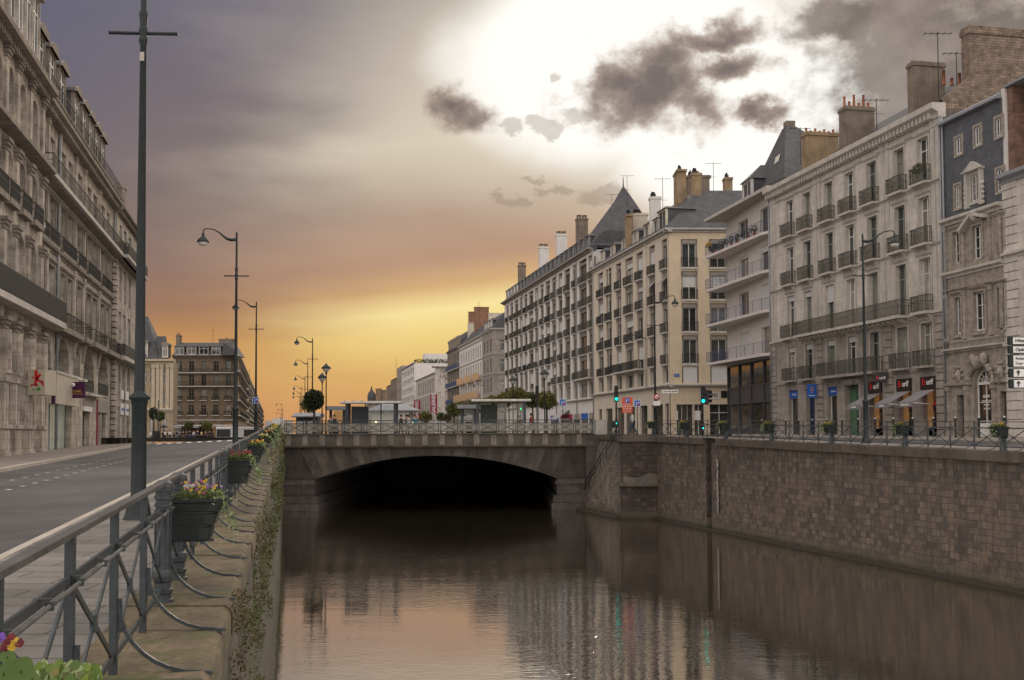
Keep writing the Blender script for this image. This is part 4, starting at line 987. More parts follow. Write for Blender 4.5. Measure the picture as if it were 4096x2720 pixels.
    def chimney(s, x0, x1, y0, y1, z0, z1, m='chim', pots=6, cap=.25, tall=.7, label=None, potm='pot', rnd=1):
        mb = MB(); mb.box(x0, x1, y0, y1, z0, z1-cap); mb.box(x0-.07, x1+.07, y0-.07, y1+.07, z1-cap, z1-cap*.4); mb.box(x0-.02, x1+.02, y0-.02, y1+.02, z1-cap*.4, z1)
        c = mb.obj('chimney', M[m], s.o); rng = random.Random(int(x0*10+z1*7))
        if pots:
            for k in range(pots):
                q = MB(); hh = tall*(1 if k % 2 == 0 else .5)*rng.uniform(.85,1.1); r = .11
                q.lathe([(r*1.1,0),(r*.95,.1),(r*.8,hh-.08),(r*.95,hh-.06),(r*.95,hh)], (x0+x1)/2, y0+(y1-y0)*(k+.5)/pots, 8); q.obj('chimney_pot', M[potm], c, (0,0,z1))
        if label: c['label'] = label
        return c
    def dormer(s, x0, x1, z0, z1, y=.5, d=2.2, wm='render_white', rm='slate', fm='frame', gm='glass', style='french', rf='hip', arch=False, hh=.5):
        w = round(x1-x0, 2); h = round(z1-z0, 2)
        def fn(mb):
            fw = .14
            mb.box(0, fw, 0, .25, 0, h, 0); mb.box(w-fw, w, 0, .25, 0, h, 0); mb.box(.02, fw, .25, d, 0, h-.002, 2); mb.box(w-fw, w-.02, .25, d, 0, h-.002, 2); mb.box(fw, w-fw, 0, .25, h-.12, h, 0); mb.box(fw, w-fw, 0, .25, 0, .1, 0)
            if rf == 'hip': mb.add([(-.15,-.18,h),(w+.15,-.18,h),(w+.15,d,h),(-.15,d,h),(w/2,.45*hh*2,h+hh),(w/2,d,h+hh)], [(0,1,4),(1,2,5,4),(3,0,4,5),(2,3,5),(3,2,1,0)], 1)
            elif rf == 'arc':
                n = 8; P = [(w/2-(w/2+.15)*cos(pi*k/n), h+.5*sin(pi*k/n)) for k in range(n+1)]; mb.xz(P[::-1], -.15, d, 0)
                P = [(w/2-(w/2+.2)*cos(pi*k/n), h+.58*sin(pi*k/n)) for k in range(n+1)]; mb.xz(P[::-1], -.20, -.05, 1); mb.xz([(p[0], p[1]+.01) for p in P[::-1]], .0, d, 2)
            else: mb.box(-.12, w+.12, -.15, d, h, h+.1, 1)
        if ('dor', w, h, wm, rf) not in s.cache:
            mb = MB(); fn(mb); s.cache[('dor', w, h, wm, rf)] = mb.mesh('dormer', [M[wm], M['stone_leftdark'] if rf == 'arc' else M[rm], M['slate']])
        o = link('dormer', s.cache[('dor', w, h, wm, rf)], s.o, (x0, y, z0))
        s.window(.14, w-.14, .1, h-.12, .15, fm, gm, style, par=o); return o
    def prof_roof(s, pts, m='slate', x0=None, x1=None, hipL=0, hipR=0, name='roof'):
        """pts: (y,z) outline from the eaves upward and back down"""
        x0 = -.0 if x0 is None else x0; x1 = s.L if x1 is None else x1; mb = MB(); n = len(pts); zm = max(p[1] for p in pts); z0_ = pts[0][1]
        A = [(x0+hipL*(p[1]-z0_)/(zm-z0_), p[0], p[1]) for p in pts]; B_2 = [(x1-hipR*(p[1]-z0_)/(zm-z0_), p[0], p[1]) for p in pts]
        mb.add(A+B_2, [(i, i+n, (i+1)%n+n, (i+1)%n) for i in range(n)]+[tuple(range(n)), tuple(range(n,2*n))[::-1]]); return mb.obj(name, M[m], s.o)
    def pipe(s, x, z0, z1, m='zinc', r=.06): 
        mb = MB(); mb.tube([(x,-.12,z0),(x,-.12,z1)], r, 8); mb.tube([(x,-.12,z1),(x,.02,z1+.3)], r, 8); return mb.obj('drainpipe', M[m], s.o)
def antenna(x, y, z, h, label, kind=0, rz=0):
    t = thing('tv_antenna', label, 'antenna', (x, y, z), rz, 'rooftop antennas'); mb = MB(); mb.tube([(0,0,-.5),(0,0,h)], .03, 5); mb.obj('mast', M['iron'], t)
    mb = MB()
    if kind == 0:
        mb.bar((-.9,0,h-.1),(.9,0,h-.1),.03,.03)
        for k in range(5): mb.bar((-.8+k*.4,-.3,h-.1),(-.8+k*.4,.3,h-.1),.02,.02)
        mb.bar((-.5,0,h*.5),(.5,0,h*.5),.025,.025)
    else:
        for k in range(4): mb.bar((-.6+k*.1,0,h*(.45+.15*k)),(.6-k*.1,0,h*(.45+.15*k)),.03,.03)
    mb.obj('aerial', M['iron'], t); return t
# ================================================================== B1: seven-bay limestone building on the right
b = Bld('stone_building', 'long pale limestone apartment building with seven bays, iron balconies and a green street door', PR, 3092, 3790, -.30, 11)
zr_ = b.z
cols = [(3141,3165),(3210,3232),(3295,3322),(3378,3407),(3465,3498),(3574,3609),(3669,3707)]
CU = []
for (a, c) in cols:
    m_ = (b.U(a, 600)+b.U(c, 600))/2+.10; CU.append((m_-.60, m_+.60))
rows = [(15.4,18.25,0),(11.6,14.55,0),(7.42,10.75,0),(4.1,6.75,0)]
for z0, z1, ar in rows:
    for (a, c) in CU: b.open(a, c, zr_(z0), zr_(z1), 0, .32)
GO = [(3154,3192),(3224,3259),(3310,3349),(3384,3441),(3479,3530),(3594,3648),(3690,3747)]
GU = [(b.U(a, 1640), b.U(c, 1640)) for a, c in GO]
for (a, c) in GU: b.open(a, c, .25 if a > 8 and False else .12, zr_(3.35), 0, .42)
ztop_ = zr_(19.6)
b.wall(zr_(7.15), M['stone_grey'], 0, 'lower_wall', ops=[o for o in b.op]); b.wall(ztop_-.05, M['stone_white'], zr_(7.15), 'wall', y=.0)
for ri, (z0, z1, ar) in enumerate(rows):
    for i, (a, c) in enumerate(CU):
        bl = (ri, i) in ((2,2),(3,0),(3,1),(3,2),(3,3),(2,0),(2,1))
        b.window(a, c, zr_(z0), zr_(z1), .30, 'frame_green' if i % 3 else 'frame', 'glass', 'french')
        if bl:
            hh = 1.25 if (ri, i) == (2,2) else .42; mb = MB(); mb.box(a+.02, c-.02, .10, .16, zr_(z1)-hh, zr_(z1)); mb.obj('blind', M['shutter'], b.o)
        if ri < 3: b.surround(a, c, zr_(z0), zr_(z1), 'trim', .17, .05, .28 if ri == 2 else 0)
        else: b.surround(a, c, zr_(z0), zr_(z1), 'trim', .14, .03)
        if ri in (0, 1): b.balcony(a-.28, c+.28, zr_(z0), .50, .98, .14, 'iron_green', 'trim', .11, .028, brackets=(ri == 1), dense=True)
        if ri == 2 and i in (0, 6): b.balcony(a-.28, c+.28, zr_(z0), .60, .98, .16, 'iron_green', 'trim', .11, .028, brackets=True, dense=True)
        if ri == 3 and i in (0,1,5,6): b.balcony(a-.30, c+.30, zr_(z0), .50, .95, .14, 'iron_green', 'stone_grey', .11, .028, dense=True)
b.balcony(CU[1][0]-.35, CU[5][1]+.35, zr_(7.42), .85, .98, .18, 'iron_green', 'trim', .12, .03, dense=True)
b.balcony(CU[2][0]-.35, CU[4][1]+.45, zr_(4.1), .75, .95, .18, 'iron_green', 'stone_grey', .12, .03, dense=True)
mb = MB(); x = CU[1][0]
while x < CU[5][1]: mb.prof([(0,zr_(7.22)),(-.65,zr_(7.22)),(-.62,zr_(7.08)),(-.1,zr_(6.9)),(0,zr_(6.75))], x, x+.16); x += .62
mb.obj('bracket', M['trim'], b.o)
b.cornice(zr_(19.0), .85, .62, 'trim', -.05, b.L+.05, dent=.42); b.cornice(zr_(18.5), .2, .12, 'trim', 0, b.L, 'frieze')
b.cornice(zr_(15.12), .24, .20, 'trim', 0, b.L, 'string_course'); b.cornice(zr_(11.35), .2, .14, 'trim', 0, b.L, 'string_course'); b.cornice(zr_(7.10), .26, .22, 'trim', 0, b.L, 'string_course')
b.cornice(zr_(3.75), .18, .10, 'stone_grey', 0, b.L, 'string_course')
def pil(x, w=.42):
    mb = MB(); mb.box(x-w/2, x+w/2, -.07, 0, zr_(7.4), zr_(11.3)); mb.box(x-w/2, x+w/2, -.07, 0, zr_(11.6), zr_(15.1)); mb.box(x-w/2, x+w/2, -.07, 0, zr_(15.4), zr_(18.7))
    mb.box(x-w/2-.05, x+w/2+.05, -.10, 0, zr_(18.55), zr_(19.0)); mb.obj('pilaster', M['trim'], b.o)
for x in (.3, .82, (CU[1][1]+CU[2][0])/2-.30, (CU[1][1]+CU[2][0])/2+.3, (CU[4][1]+CU[5][0])/2-.3, (CU[4][1]+CU[5][0])/2+.3, b.L-.85, b.L-.3): pil(x)
for (x0, x1) in ((.05,.85), ((CU[1][1]+CU[2][0])/2-.5, (CU[1][1]+CU[2][0])/2+.45), ((CU[4][1]+CU[5][0])/2-.5, (CU[4][1]+CU[5][0])/2+.5), (b.L-.98, b.L-.04)):
    mb = MB(); z = .0                                 # rusticated pier, one block every half metre over a dark joint
    while z < zr_(7.0): mb.box(x0, x1, -.07, 0, z+.035, z+.46); mb.box(x0+.03, x1-.03, -.02, 0, z-.03, z+.035, 1); z += .49
    mb.obj('rusticated_pier', [M['stone_grey'], M['chim_grey']], b.o)
b.pipe(b.L-.02, 0, zr_(19.2), 'zinc'); b.pipe(.0, 0, zr_(19.2), 'zinc')
for i, (a, c) in enumerate(GU):
    if i == 3:
        b.window(a, c, .12, zr_(3.30), .40, 'door_green', 'door_green', 'door', label='tall green panelled double door')
        mb = MB(); mb.box(a-.28, a-.0, -.1, .0, 0, zr_(3.35)); mb.box(c, c+.28, -.1, 0, 0, zr_(3.35))
        mb.prof([(0,zr_(3.35)),(-.12,zr_(3.35)),(-.25,zr_(3.75)),(0,zr_(3.75))], a-.35, c+.35); mb.ball(((a+c)/2, -.16, zr_(3.55)), .28, 0, 8, 6, 1.0, 1.3, .6); mb.ball((a+.1, -.1, zr_(3.55)), .18); mb.ball((c-.1, -.1, zr_(3.55)), .18)
        mb.obj('door_surround', M['stone_grey'], b.o)
    elif i == 1: b.window(a, c, .12, zr_(3.30), .40, 'frame_dark', 'door_blue', 'plain', label='dark blue doorway')
    elif i < 3:
        b.window(a, c, .12, zr_(2.75), .36, 'frame', 'glass_shop', 'shop'); mb = MB(); mb.box(a, c, .12, .18, zr_(2.75), zr_(3.32)); mb.obj('fascia', M['sign_blue'], b.o)
        text(b.o, 'Selectour', .19, ((a+c)/2, .11, zr_(3.03)), 'white')
    else:
        b.window(a, c, .55, zr_(3.0), .40, 'frame_dark', 'lit_dim', 'shop')
        mb = MB(); mb.box(a+.06, a+.62, .30, .36, .6, zr_(2.7)); mb.obj('curtain', M['lit'], b.o)
        mb = MB(); mb.box(a+.7, c-.2, .26, .36, .55, 1.15); mb.lathe([(.05,1.15),(.12,1.3),(.05,1.6),(.2,1.7),(.12,2.0)], c-.5, .3, 8); mb.obj('window_display', M['sign_black'], b.o); mb = MB(); mb.ball((c-.45,.26,2.1), .16, 0, 7, 5); mb.ball((c-.7,.26,1.95), .1, 0, 7, 5); mb.obj('vase_flowers', M['red'], b.o)
        mb = MB(); mb.box(a-.05, c+.05, -.10, .0, zr_(2.65), zr_(3.45)); mb.obj('fascia', M['sign_black'], b.o)
        text(b.o, 'urif', .50, ((a+c)/2+.22, -.11, zr_(3.1)), 'white', True); text(b.o, 'B', .56, ((a+c)/2-.42, -.11, zr_(3.1)), 'red', True)
        aw = thing('awning', ['grey awning over the left shop window, beside the green door and behind the lamp post','grey awning over the middle window of the furniture shop','grey awning over the right window of the furniture shop, under two balcony planters'][i-4], 'awning', tuple(b.o.matrix_world @ Vector((0,0,0))), 0, 'awnings of the furniture shop')
        aw.location = b.o.location+Vector((cos(b.o.rotation_euler.z)*a-sin(b.o.rotation_euler.z)*(-.12), sin(b.o.rotation_euler.z)*a+cos(b.o.rotation_euler.z)*(-.12), zr_(2.62))); aw.rotation_euler.z = b.o.rotation_euler.z
        w = c-a; mb = MB(); mb.add([(0,0,0),(w,0,0),(w,-1.5,-.75),(0,-1.5,-.75),(0,0,-.03),(w,0,-.03),(w,-1.5,-.78),(0,-1.5,-.78)], [(3,2,1,0),(4,5,6,7),(0,1,5,4),(1,2,6,5),(2,3,7,6),(3,0,4,7)]); mb.obj('canopy', M['awning'], aw)
        mb = MB(); mb.box(0, w, -1.52, -1.50, -1.05, -.75); mb.obj('valance', M['awning'], aw); text(aw, ['meubles','cuisine','décoration'][i-4], .20, (w/2, -1.535, -.9), 'white', True)
        mb = MB(); mb.tube([(.04,-.05,-.9),(.04,-1.45,-.8)], .02, 6); mb.tube([(w-.04,-.05,-.9),(w-.04,-1.45,-.8)], .02, 6); mb.obj('arm', M['white'], aw)
# roof, gable wall, chimneys
b.prof_roof([(.0,ztop_),(.35,ztop_+.55),(1.3,ztop_+.75),(5.5,zr_(23.6)),(10,zr_(23.2)),(11,ztop_)], 'slate', 0, b.L-.02)
mb = MB(); mb.add([(b.L,.1,ztop_-2),(b.L,11,ztop_-2),(b.L,11,zr_(22.5)),(b.L,4,zr_(22.9)),(b.L,2.5,zr_(21.9)),(b.L,.1,ztop_+.5),(b.L-.4,.1,ztop_-2),(b.L-.4,11,ztop_-2),(b.L-.4,11,zr_(22.5)),(b.L-.4,4,zr_(22.9)),(b.L-.4,2.5,zr_(21.9)),(b.L-.4,.1,ztop_+.5)],
    [(0,1,2,3,4,5),(11,10,9,8,7,6),(5,4,10,11),(4,3,9,10),(3,2,8,9)]); g_ = mb.obj('gable_wall', M['rubble'], b.o); g_['label'] = 'brown rubble stone gable'
def chim(pxl, pxm, pxr, pyt, pyb, ins, m, pots, label, tall=.7):
    x1 = b.U(pxm, pyb, ins); x0 = b.U(pxl, pyb, ins); s_ = F/(b.pl.Y0+b.pl.d[1]*(x1+b.u0))
    y1 = ins+(pxr-pxm)/s_*1.02; b.chimney(x0, x1, ins, y1, ztop_, b.Zp(pxm, pyt, ins), m, pots, .30, tall, label)
chim(3207,3228,3365, 523,640, 1.3, 'chim', 7, 'low wide ochre chimney stack', .4)
chim(3357,3385,3511, 420,580, 1.6, 'chim_grey', 6, 'chimney stack with six tall terracotta pots', .95)
chim(3631,3658,3796, 240,430, 1.6, 'chim_grey', 7, 'tall broad brown chimney slab', .14)
x1 = b.L; s_ = 67.; mb = MB()
c4 = b.chimney(x1-.75, x1+.03, 2.0, 6.5, zr_(20), zr_(24.75), 'rubble', 0, .5, 0, 'huge rubble brick chimney at the right edge')
for k in range(3): q = MB(); hh = (.9,.45,.8)[k]; q.lathe([(.13,0),(.1,.1),(.09,hh),(.11,hh)], 0, 0, 8); q.obj('chimney_pot', M['pot'], b.o, (x1-2.0, 1.6+k*.55, zr_(21.7)))
for px in (3560, 3575, 3610): xx = b.U(px, 460, .8); q = MB(); q.lathe([(.12,0),(.1,.1),(.09,.55),(.11,.55)], 0, 0, 8); q.obj('chimney_pot', M['pot'], b.o, (xx, 1.1, ztop_+.55))
# pot plants on the top right balcony
mb = MB(); leaves(mb, ((CU[6][0]+CU[6][1])/2, -.35, zr_(16.3)), .7, .2, .35, 260, .07); mb.obj('balcony_plants', M['leaf_mid'], b.o)
B1 = b
# blue hanging sign and number plate
def on_facade(bb, px, py, d, name, label, cat, group=None):
    u, zz_ = bb.pl.hit(px, py, -d); x = bb.pl.X0+bb.pl.d[0]*u-bb.pl.nrm[0]*d; y = bb.pl.Y0+bb.pl.d[1]*u-bb.pl.nrm[1]*d
    return thing(name, label, cat, (x, y, EYE+zz_), bb.o.rotation_euler.z, group)
t = on_facade(b, 3247, 1565, .5, 'hanging_sign', 'bright blue square hanging sign beside the dark blue doorway', 'sign'); t.rotation_euler.z = 0
mb = MB(); mb.box(-.33,.33,-.08,.08,-.50,.52); mb.obj('board', M['sign_blue'], t); mb = MB(); mb.tube([(.33,0,.45),(.8,.1,.45)], .03, 6); mb.obj('bracket', M['iron'], t)
mb = MB()
for k in range(8): a = k*.7; mb.bar((.02+.10*cos(a),-.095,.18+.14*sin(a)),(.02+.10*cos(a+.7),-.095,.18+.14*sin(a+.7)),.02,.05)
mb.bar((.03,-.095,.05),(-.02,-.095,-.15),.02,.05); mb.obj('emblem', mat('orange paint', (.7,.25,.05), .5), t); text(t, 'Selectour', .13, (0,-.09,-.32), 'white', True)
t = on_facade(b, 3522, 1512, .55, 'hanging_sign', 'black projecting box sign above the left grey awning', 'sign'); t.rotation_euler.z = radians(-10)
mb = MB(); mb.box(-.36,.36,-.10,.10,-.30,.32); mb.obj('board', M['sign_black'], t); mb = MB(); mb.box(-.5,.45,-.12,.12,.36,.40); mb.obj('bracket', M['iron'], t); text(t, 'urif', .28, (.10,-.11,0), 'white', True); text(t, 'B', .30, (-.22,-.11,0), 'red', True)
# ================================================================== B2: narrow carved building with slate-hung top
b = Bld('carved_building', 'narrow ornate brown stone building with a blue slate-hung upper wall and an arched white door', PR, 3790, 4034, -.30, 10)
zr_ = b.z
# thin storeys: ground, A, B, slate
def O(pa, pb, pt, pbm, arch=0, rev=.3):
    x0, x1 = b.U(pa, (pt+pbm)/2), b.U(pb, (pt+pbm)/2); z1 = b.Zp((pa+pb)/2, pt); z0 = b.Zp((pa+pb)/2, pbm); b.open(x0, x1, z0, z1, arch, rev); return (x0, x1, z0, z1)
A_ = [O(3814,3840,927,1054), O(3891,3929,901,1035), O(3993,4018,872,1006)]
B_w = [O(3822,3846,1190,1335), O(3897,3942,1166,1322), O(3993,4025,1143,1306)]
G_ = [O(3828,3856,1580,1750,0,.5), O(3897,3967,1476,1760,1.0,.35), O(4001,4034-8,1565,1695,0,.35)]
zs1, zs2 = b.Zp(3910, 843), b.Zp(3910, 425); 
S_ = [O(3821,3843,739,832,0,.12), O(3885,3918,697,806,0,.12), O(3988,4014,674,766,0,.12), O(3823,3848,549,617,0,.12), O(3899,3924,505,581,0,.12), O(3983,4008,470,546,0,.12)]
b.wall(zs1, M['orn'], 0, 'wall'); b.wall(zr_(18.45), M['slate_blue'], zs1, 'slate_cladding')
for (x0,x1,z0,z1) in A_+B_w: 
    b.window(x0, x1, z0, z1, .22, 'frame', 'glass_dark', 'cross', .07); b.surround(x0, x1, z0, z1, 'orn', .16, .08)
for i, (x0,x1,z0,z1) in enumerate(S_):
    b.window(x0, x1, z0, z1, .10, 'frame', 'glass', 'cross' if i < 3 else 'small', .08); b.mesh_at(('fr', round(x1-x0,2), round(z1-z0,2)), lambda mb, w=x1-x0, h=z1-z0: [mb.box(-.14,0,-.05,0,-.14,h+.14), mb.box(w,w+.14,-.05,0,-.14,h+.14), mb.box(0,w,-.05,0,h,h+.14), mb.box(0,w,-.05,0,-.14,0)], 'window_surround', M['orn'] if i != 1 else M['trim'], (x0, 0, z0))
x0, x1, z0, z1 = S_[1]
mb = MB(); mb.xz([(x0-.45,z1+.25),(x1+.45,z1+.25),((x0+x1)/2,z1+.75)], -.28, 0); mb.box(x0-.40,x0-.15,-.2,0,z0-.3,z1+.25); mb.box(x1+.15,x1+.40,-.2,0,z0-.3,z1+.25); mb.prof([(0,z1+.15),(-.32,z1+.2),(-.32,z1+.27),(0,z1+.27)],x0-.5,x1+.5)
for k in range(5): mb.ball((x0-.42,-.1,z0-.2+k*.28), .12, 0, 6, 5); mb.ball((x1+.42,-.1,z0-.2+k*.28), .12, 0, 6, 5)
mb.obj('dormer_pediment', M['trim'], b.o)
b.cornice(zs1-.35, .4, .35, 'trim'); b.cornice(b.Zp(3900,1090), .35, .28, 'trim', name='string_course'); b.cornice(b.Zp(3900,1150), .18, .15, 'orn', name='string_course'); b.cornice(b.Zp(3900,1400), .22, .30, 'trim', name='string_course'); b.cornice(b.Zp(3900,1362), .12, .10, 'trim', name='string_course')
mb = MB(); xm = (A_[1][0]+A_[1][1])/2; zz2 = zs1-.35; mb.xz([(xm-1.3,zz2-.55),(xm-.1,zz2+.25),(xm-.1,zz2+.05),(xm-1.1,zz2-.65)],-.45,0); mb.xz([(xm+.1,zz2+.05),(xm+.1,zz2+.25),(xm+1.1,zz2-.05),(xm+1.1,zz2-.25)],-.45,0); mb.ball((xm,-.2,zz2),.25); mb.obj('broken_pediment', M['trim'], b.o)
mb = MB()                                             # baluster panels under the first-floor windows
for (x0,x1,z0,z1) in B_w:
    n = int((x1-x0)/.14)
    for k in range(n+1): mb.lathe([(.03,z0-.95),(.05,z0-.75),(.03,z0-.45),(.04,z0-.25)], x0+k*(x1-x0)/n, -.03, 6)
    mb.box(x0-.1, x1+.1, -.12, 0, z0-.24, z0-.08); mb.box(x0-.1, x1+.1, -.10, 0, z0-1.08, z0-.95)
for x in (.25, (B_w[0][1]+B_w[1][0])/2-.2, (B_w[1][1]+B_w[2][0])/2, b.L-.25):
    for (za, zbb) in ((b.Zp(3900,1362)+.15, b.Zp(3900,1155)), (b.Zp(3900,1085)+.2, zs1-.4)): mb.box(x-.13, x+.13, -.12, 0, za, zbb); mb.box(x-.18, x+.18, -.16, 0, zbb-.25, zbb); mb.box(x-.18, x+.18, -.16, 0, za, za+.2)
mb.obj('pilaster', M['orn'], b.o)
x0, x1, z0, z1 = G_[1]
b.window(x0, x1, z0, z1, .30, 'frame', 'glass_shop', 'plain', .10, arch=1.0, label='white arched shop door with fanlight')
mb = MB(); zt_ = z1-(x1-x0)/2; cx_ = (x0+x1)/2
for k in range(1,6): a = pi*k/6; mb.bar((cx_,.22,zt_),(cx_+(x1-x0)*.46*cos(a),.22,zt_+(x1-x0)*.46*sin(a)),.03,.035)
for k in range(8): a = pi*k/8; r_ = (x1-x0)*.24; mb.bar((cx_+r_*cos(a),.22,zt_+r_*sin(a)),(cx_+r_*cos(a+pi/8),.22,zt_+r_*sin(a+pi/8)),.03,.035)
mb.box(x0+.1,x1-.1,.16,.22,zt_-.1,zt_+.06); mb.box(x0+.1, x1-.12, .14, .20, z0, z0+.95); mb.obj('fanlight', M['frame'], b.o)
for k in range(4): text(b.o, ['daniel','CHOCOLATIER','PATISSIER','TRAITEUR'][k], .26 if k == 0 else .12, (cx_+.0, .24, zt_-.75-.22*k-(.05 if k else 0)), 'white', True)
b.window(*G_[0][:2], G_[0][2], G_[0][3], .45, 'frame_dark', 'door_dark', 'door'); b.window(*G_[2][:2], G_[2][2], G_[2][3], .30, 'frame_brown', 'glass_dark', 'french')
mb = MB(); rng = random.Random(9)                     # carved swags, cherubs and mask over the door
for k in range(15):
    a = pi*k/14; r_ = (x1-x0)/2+.32; mb.ball((cx_+r_*cos(a), -.12, zt_+r_*sin(a)), rng.uniform(.13,.22), 0, 7, 5, rng.uniform(.8,1.3))
mb.obj('archivolt', M['orn'], b.o); mb = MB(); mb.ball((cx_,-.30,z1+.35), .30, 0, 9, 7, 1.3); mb.ball((cx_-.5,-.25,z1+.55), .24, 0, 8, 6, 1.5); mb.ball((cx_+.5,-.25,z1+.55), .24, 0, 8, 6, 1.5)
for xx in (b.U(3835,1500), b.U(4005,1480)):
    zc_ = b.Zp(3900, 1500); mb.ball((xx,-.06,zc_), .30, 0, 10, 6, 1.4, 1, .4); mb.ball((xx,-.14,zc_+.05), .15, 0, 8, 6, 1.3)
    for k in range(10): a = 2*pi*k/10; mb.ball((xx+.4*cos(a), -.05, zc_+.55*sin(a)), rng.uniform(.08,.14), 0, 6, 4)
mb.obj('carving', M['orn'], b.o)
for px in (3800, 3875, 3980): xx = b.U(px,1650); mb = MB(); mb.box(xx-.14,xx+.14,-.12,0,.0,zt_-.35); mb.box(xx-.2,xx+.2,-.18,0,zt_-.35,zt_-.1); mb.box(xx-.2,xx+.2,-.18,0,0,.9); mb.obj('pier', M['orn'], b.o)
for (xa, xb) in ((0,x0-.1),(x1+.15,b.L)): mb = MB(); mb.prof([(0,zt_-.1),(-.2,zt_-.05),(-.22,zt_+.1),(0,zt_+.15)],xa,xb); mb.obj('string_course', M['orn'], b.o)
b.prof_roof([(-.3,zr_(18.40)),(-.3,zr_(18.55)),(.1,zr_(18.8)),(2,zr_(19.6)),(9,zr_(19.6)),(10,zr_(18.4))], 'zinc'); b.pipe(.25, zr_(4.6), zr_(18.3))
B2 = b
# ================================================================== B3: right-edge building with white quoins
b = Bld('corner_building', 'pale stone building with white quoins cut off by the right edge of the photo', PR, 4034, 4200, -.30, 10)
zr_ = b.z; zc_ = b.Zp(4060, 700)
for k, (za, zb2) in enumerate(((5.2,8.0),(9.2,12.0),(.4,3.0))):
    for xx in (2.3, 5.2, 8.1):
        if xx+1.1 < b.L: b.open(xx, xx+1.1, zr_(za), zr_(zb2)); b.window(xx, xx+1.1, zr_(za), zr_(zb2), .3)
b.wall(zc_, M['stone_white'], 0, 'wall')
mb = MB(); z = 0
while z < zc_-.5: mb.box(0, 1.1, -.07, 0, z+.03, z+.47); z += .5
mb.obj('quoins', M['stone_white'], b.o); b.cornice(zc_-.3, .5, .45, 'zinc'); b.cornice(b.Zp(4060,1020)-.1, .3, .25, 'trim', name='string_course'); b.cornice(b.Zp(4060,1395), .3, .25, 'trim', name='string_course')
mb = MB(); mb.box(.25, .7, .2, 9.8, zc_, zr_(18.9)); mb.box(.7, b.L, 1.0, 9.8, zc_, zr_(18.6)); mb.obj('upper_wall', M['brick_red'], b.o)
mb = MB(); mb.box(-.02, .26, .05, .9, zc_, zr_(18.9)); mb.obj('white_strip', M['render_white'], b.o)
mb = MB(); mb.box(.2, b.L, .0, 9.9, zr_(18.9), zr_(19.02)); mb.obj('roof', M['zinc'], b.o)
# ================================================================== B4: modern building with blue-railed balconies
A2, B2_ = Vector((20.25, 99.5)), Vector((21.75, 86.4))
P4 = Plane(A2.x, A2.y, B2_.x-A2.x, B2_.y-A2.y)
b = Bld('modern_building', 'pinkish modern apartment building with wedge balconies, blue rails and a slate pyramid roof', P4, 0, 0, -.25, 11, uL=0, uR=(B2_-A2).length)
zr_ = b.z
c1 = (b.U(2957,1200), b.U(2995,1200)); c2 = (b.U(3045,1200), b.L-.15)
SL = (16.75, 13.55, 10.25, 6.65)
for i, zz_ in enumerate(SL):
    h = 2.35
    for (x0, x1) in (c1, c2): b.open(x0, x1, zr_(zz_), zr_(zz_)+h, 0, .3)
fz = zr_(6.3); b.wall(zr_(20.0), M['render_pink'], fz, 'wall')
for i, zz_ in enumerate(SL):
    for k, (x0, x1) in enumerate((c1, c2)):
        b.window(x0, x1, zr_(zz_), zr_(zz_)+2.35, .26, 'frame', 'glass', 'slide')
        if (i, k) in ((2,1),(3,0),(1,0),(1,1)):
            mb = MB(); hh = {(2,1):2.3,(3,0):2.1,(1,0):.25,(1,1):.55}[(i,k)]; mb.box(x0, x1, .10, .15, zr_(zz_)+2.35-hh, zr_(zz_)+2.35); mb.obj('shutter', M['shutter'], b.o)
# local outline of the balconies
def loc4(px, d):                                     # point on the street line, in local x,y
    r = ray(px, 1700); P = PR; det = r.x*(-P.d[1])+P.d[0]*r.y; t = (P.X0*(-P.d[1])+P.d[0]*P.Y0)/det
    v = Vector((r.x*t, r.y*t))-A2; return (v.x*P4.d[0]+v.y*P4.d[1], v.x*P4.nrm[0]+v.y*P4.nrm[1])
o1 = loc4(2829, 0); o2 = loc4(3053, 0); o3 = (b.L+.1, -.05); o4 = (o1[0]+.4, 2.2)
for i, zz_ in enumerate(SL):
    t = zr_(zz_); mb = MB(); mb.slab([o1, o2, o3, (b.L, .0), (0, 0), (0, 3), (o1[0]+.8, 3)], t-.24, t)
    sl = mb.obj('balcony', M['render_pink'], b.o)
    mb = MB(); P = [o1, o2, o3]; Q = [(o1[0]+.8, 2.9), o1]
    for (a, c) in ((Q[0], Q[1]), (P[0], P[1]), (P[1], P[2])):
        a3 = Vector((a[0], a[1], t)); c3 = Vector((c[0], c[1], t)); n = max(2, int((c3-a3).length/1.55))
        out = Vector((c3-a3)).cross(Vector((0,0,1))).normalized()*.10
        for k in range(7): zz2 = Vector((0,0,.12+.14*k)); f = .12*(k/6); mb.tube([a3+zz2+out*f*1, c3+zz2+out*f], .014 if k < 6 else .024, 5)
        for k in range(n+1): p = a3.lerp(c3, k/n); mb.bar(p, p+Vector((0,0,.98))+out*.12, .03, .03)
    mb.obj('balcony_rail', M['iron_blue'], sl)
    if i == 0:
        mb = MB(); rng = random.Random(2)
        for k in range(9):
            f = .05+.1*k; p = Vector(o1).lerp(Vector(o2), f); mb.lathe([(.13,t),(.18,t+.3)], p[0]+.1, p[1]+.25, 8, 3 if k % 3 else 4)
            leaves(mb, (p[0]+.1, p[1]+.25, t+.62), .36, .25, .34, 120, .07, rng.choice((0,0,1)), rng=rng)
        leaves(mb, (o1[0]+.25, o1[1]+.3, t+1.05), .42, .3, .30, 190, .08, 2, rng=rng)
        mb.obj('balcony_plants', [M['leaf_dark'], M['leaf_mid'], M['fl_yellow'], M['pot'], M['shutter']], b.o)
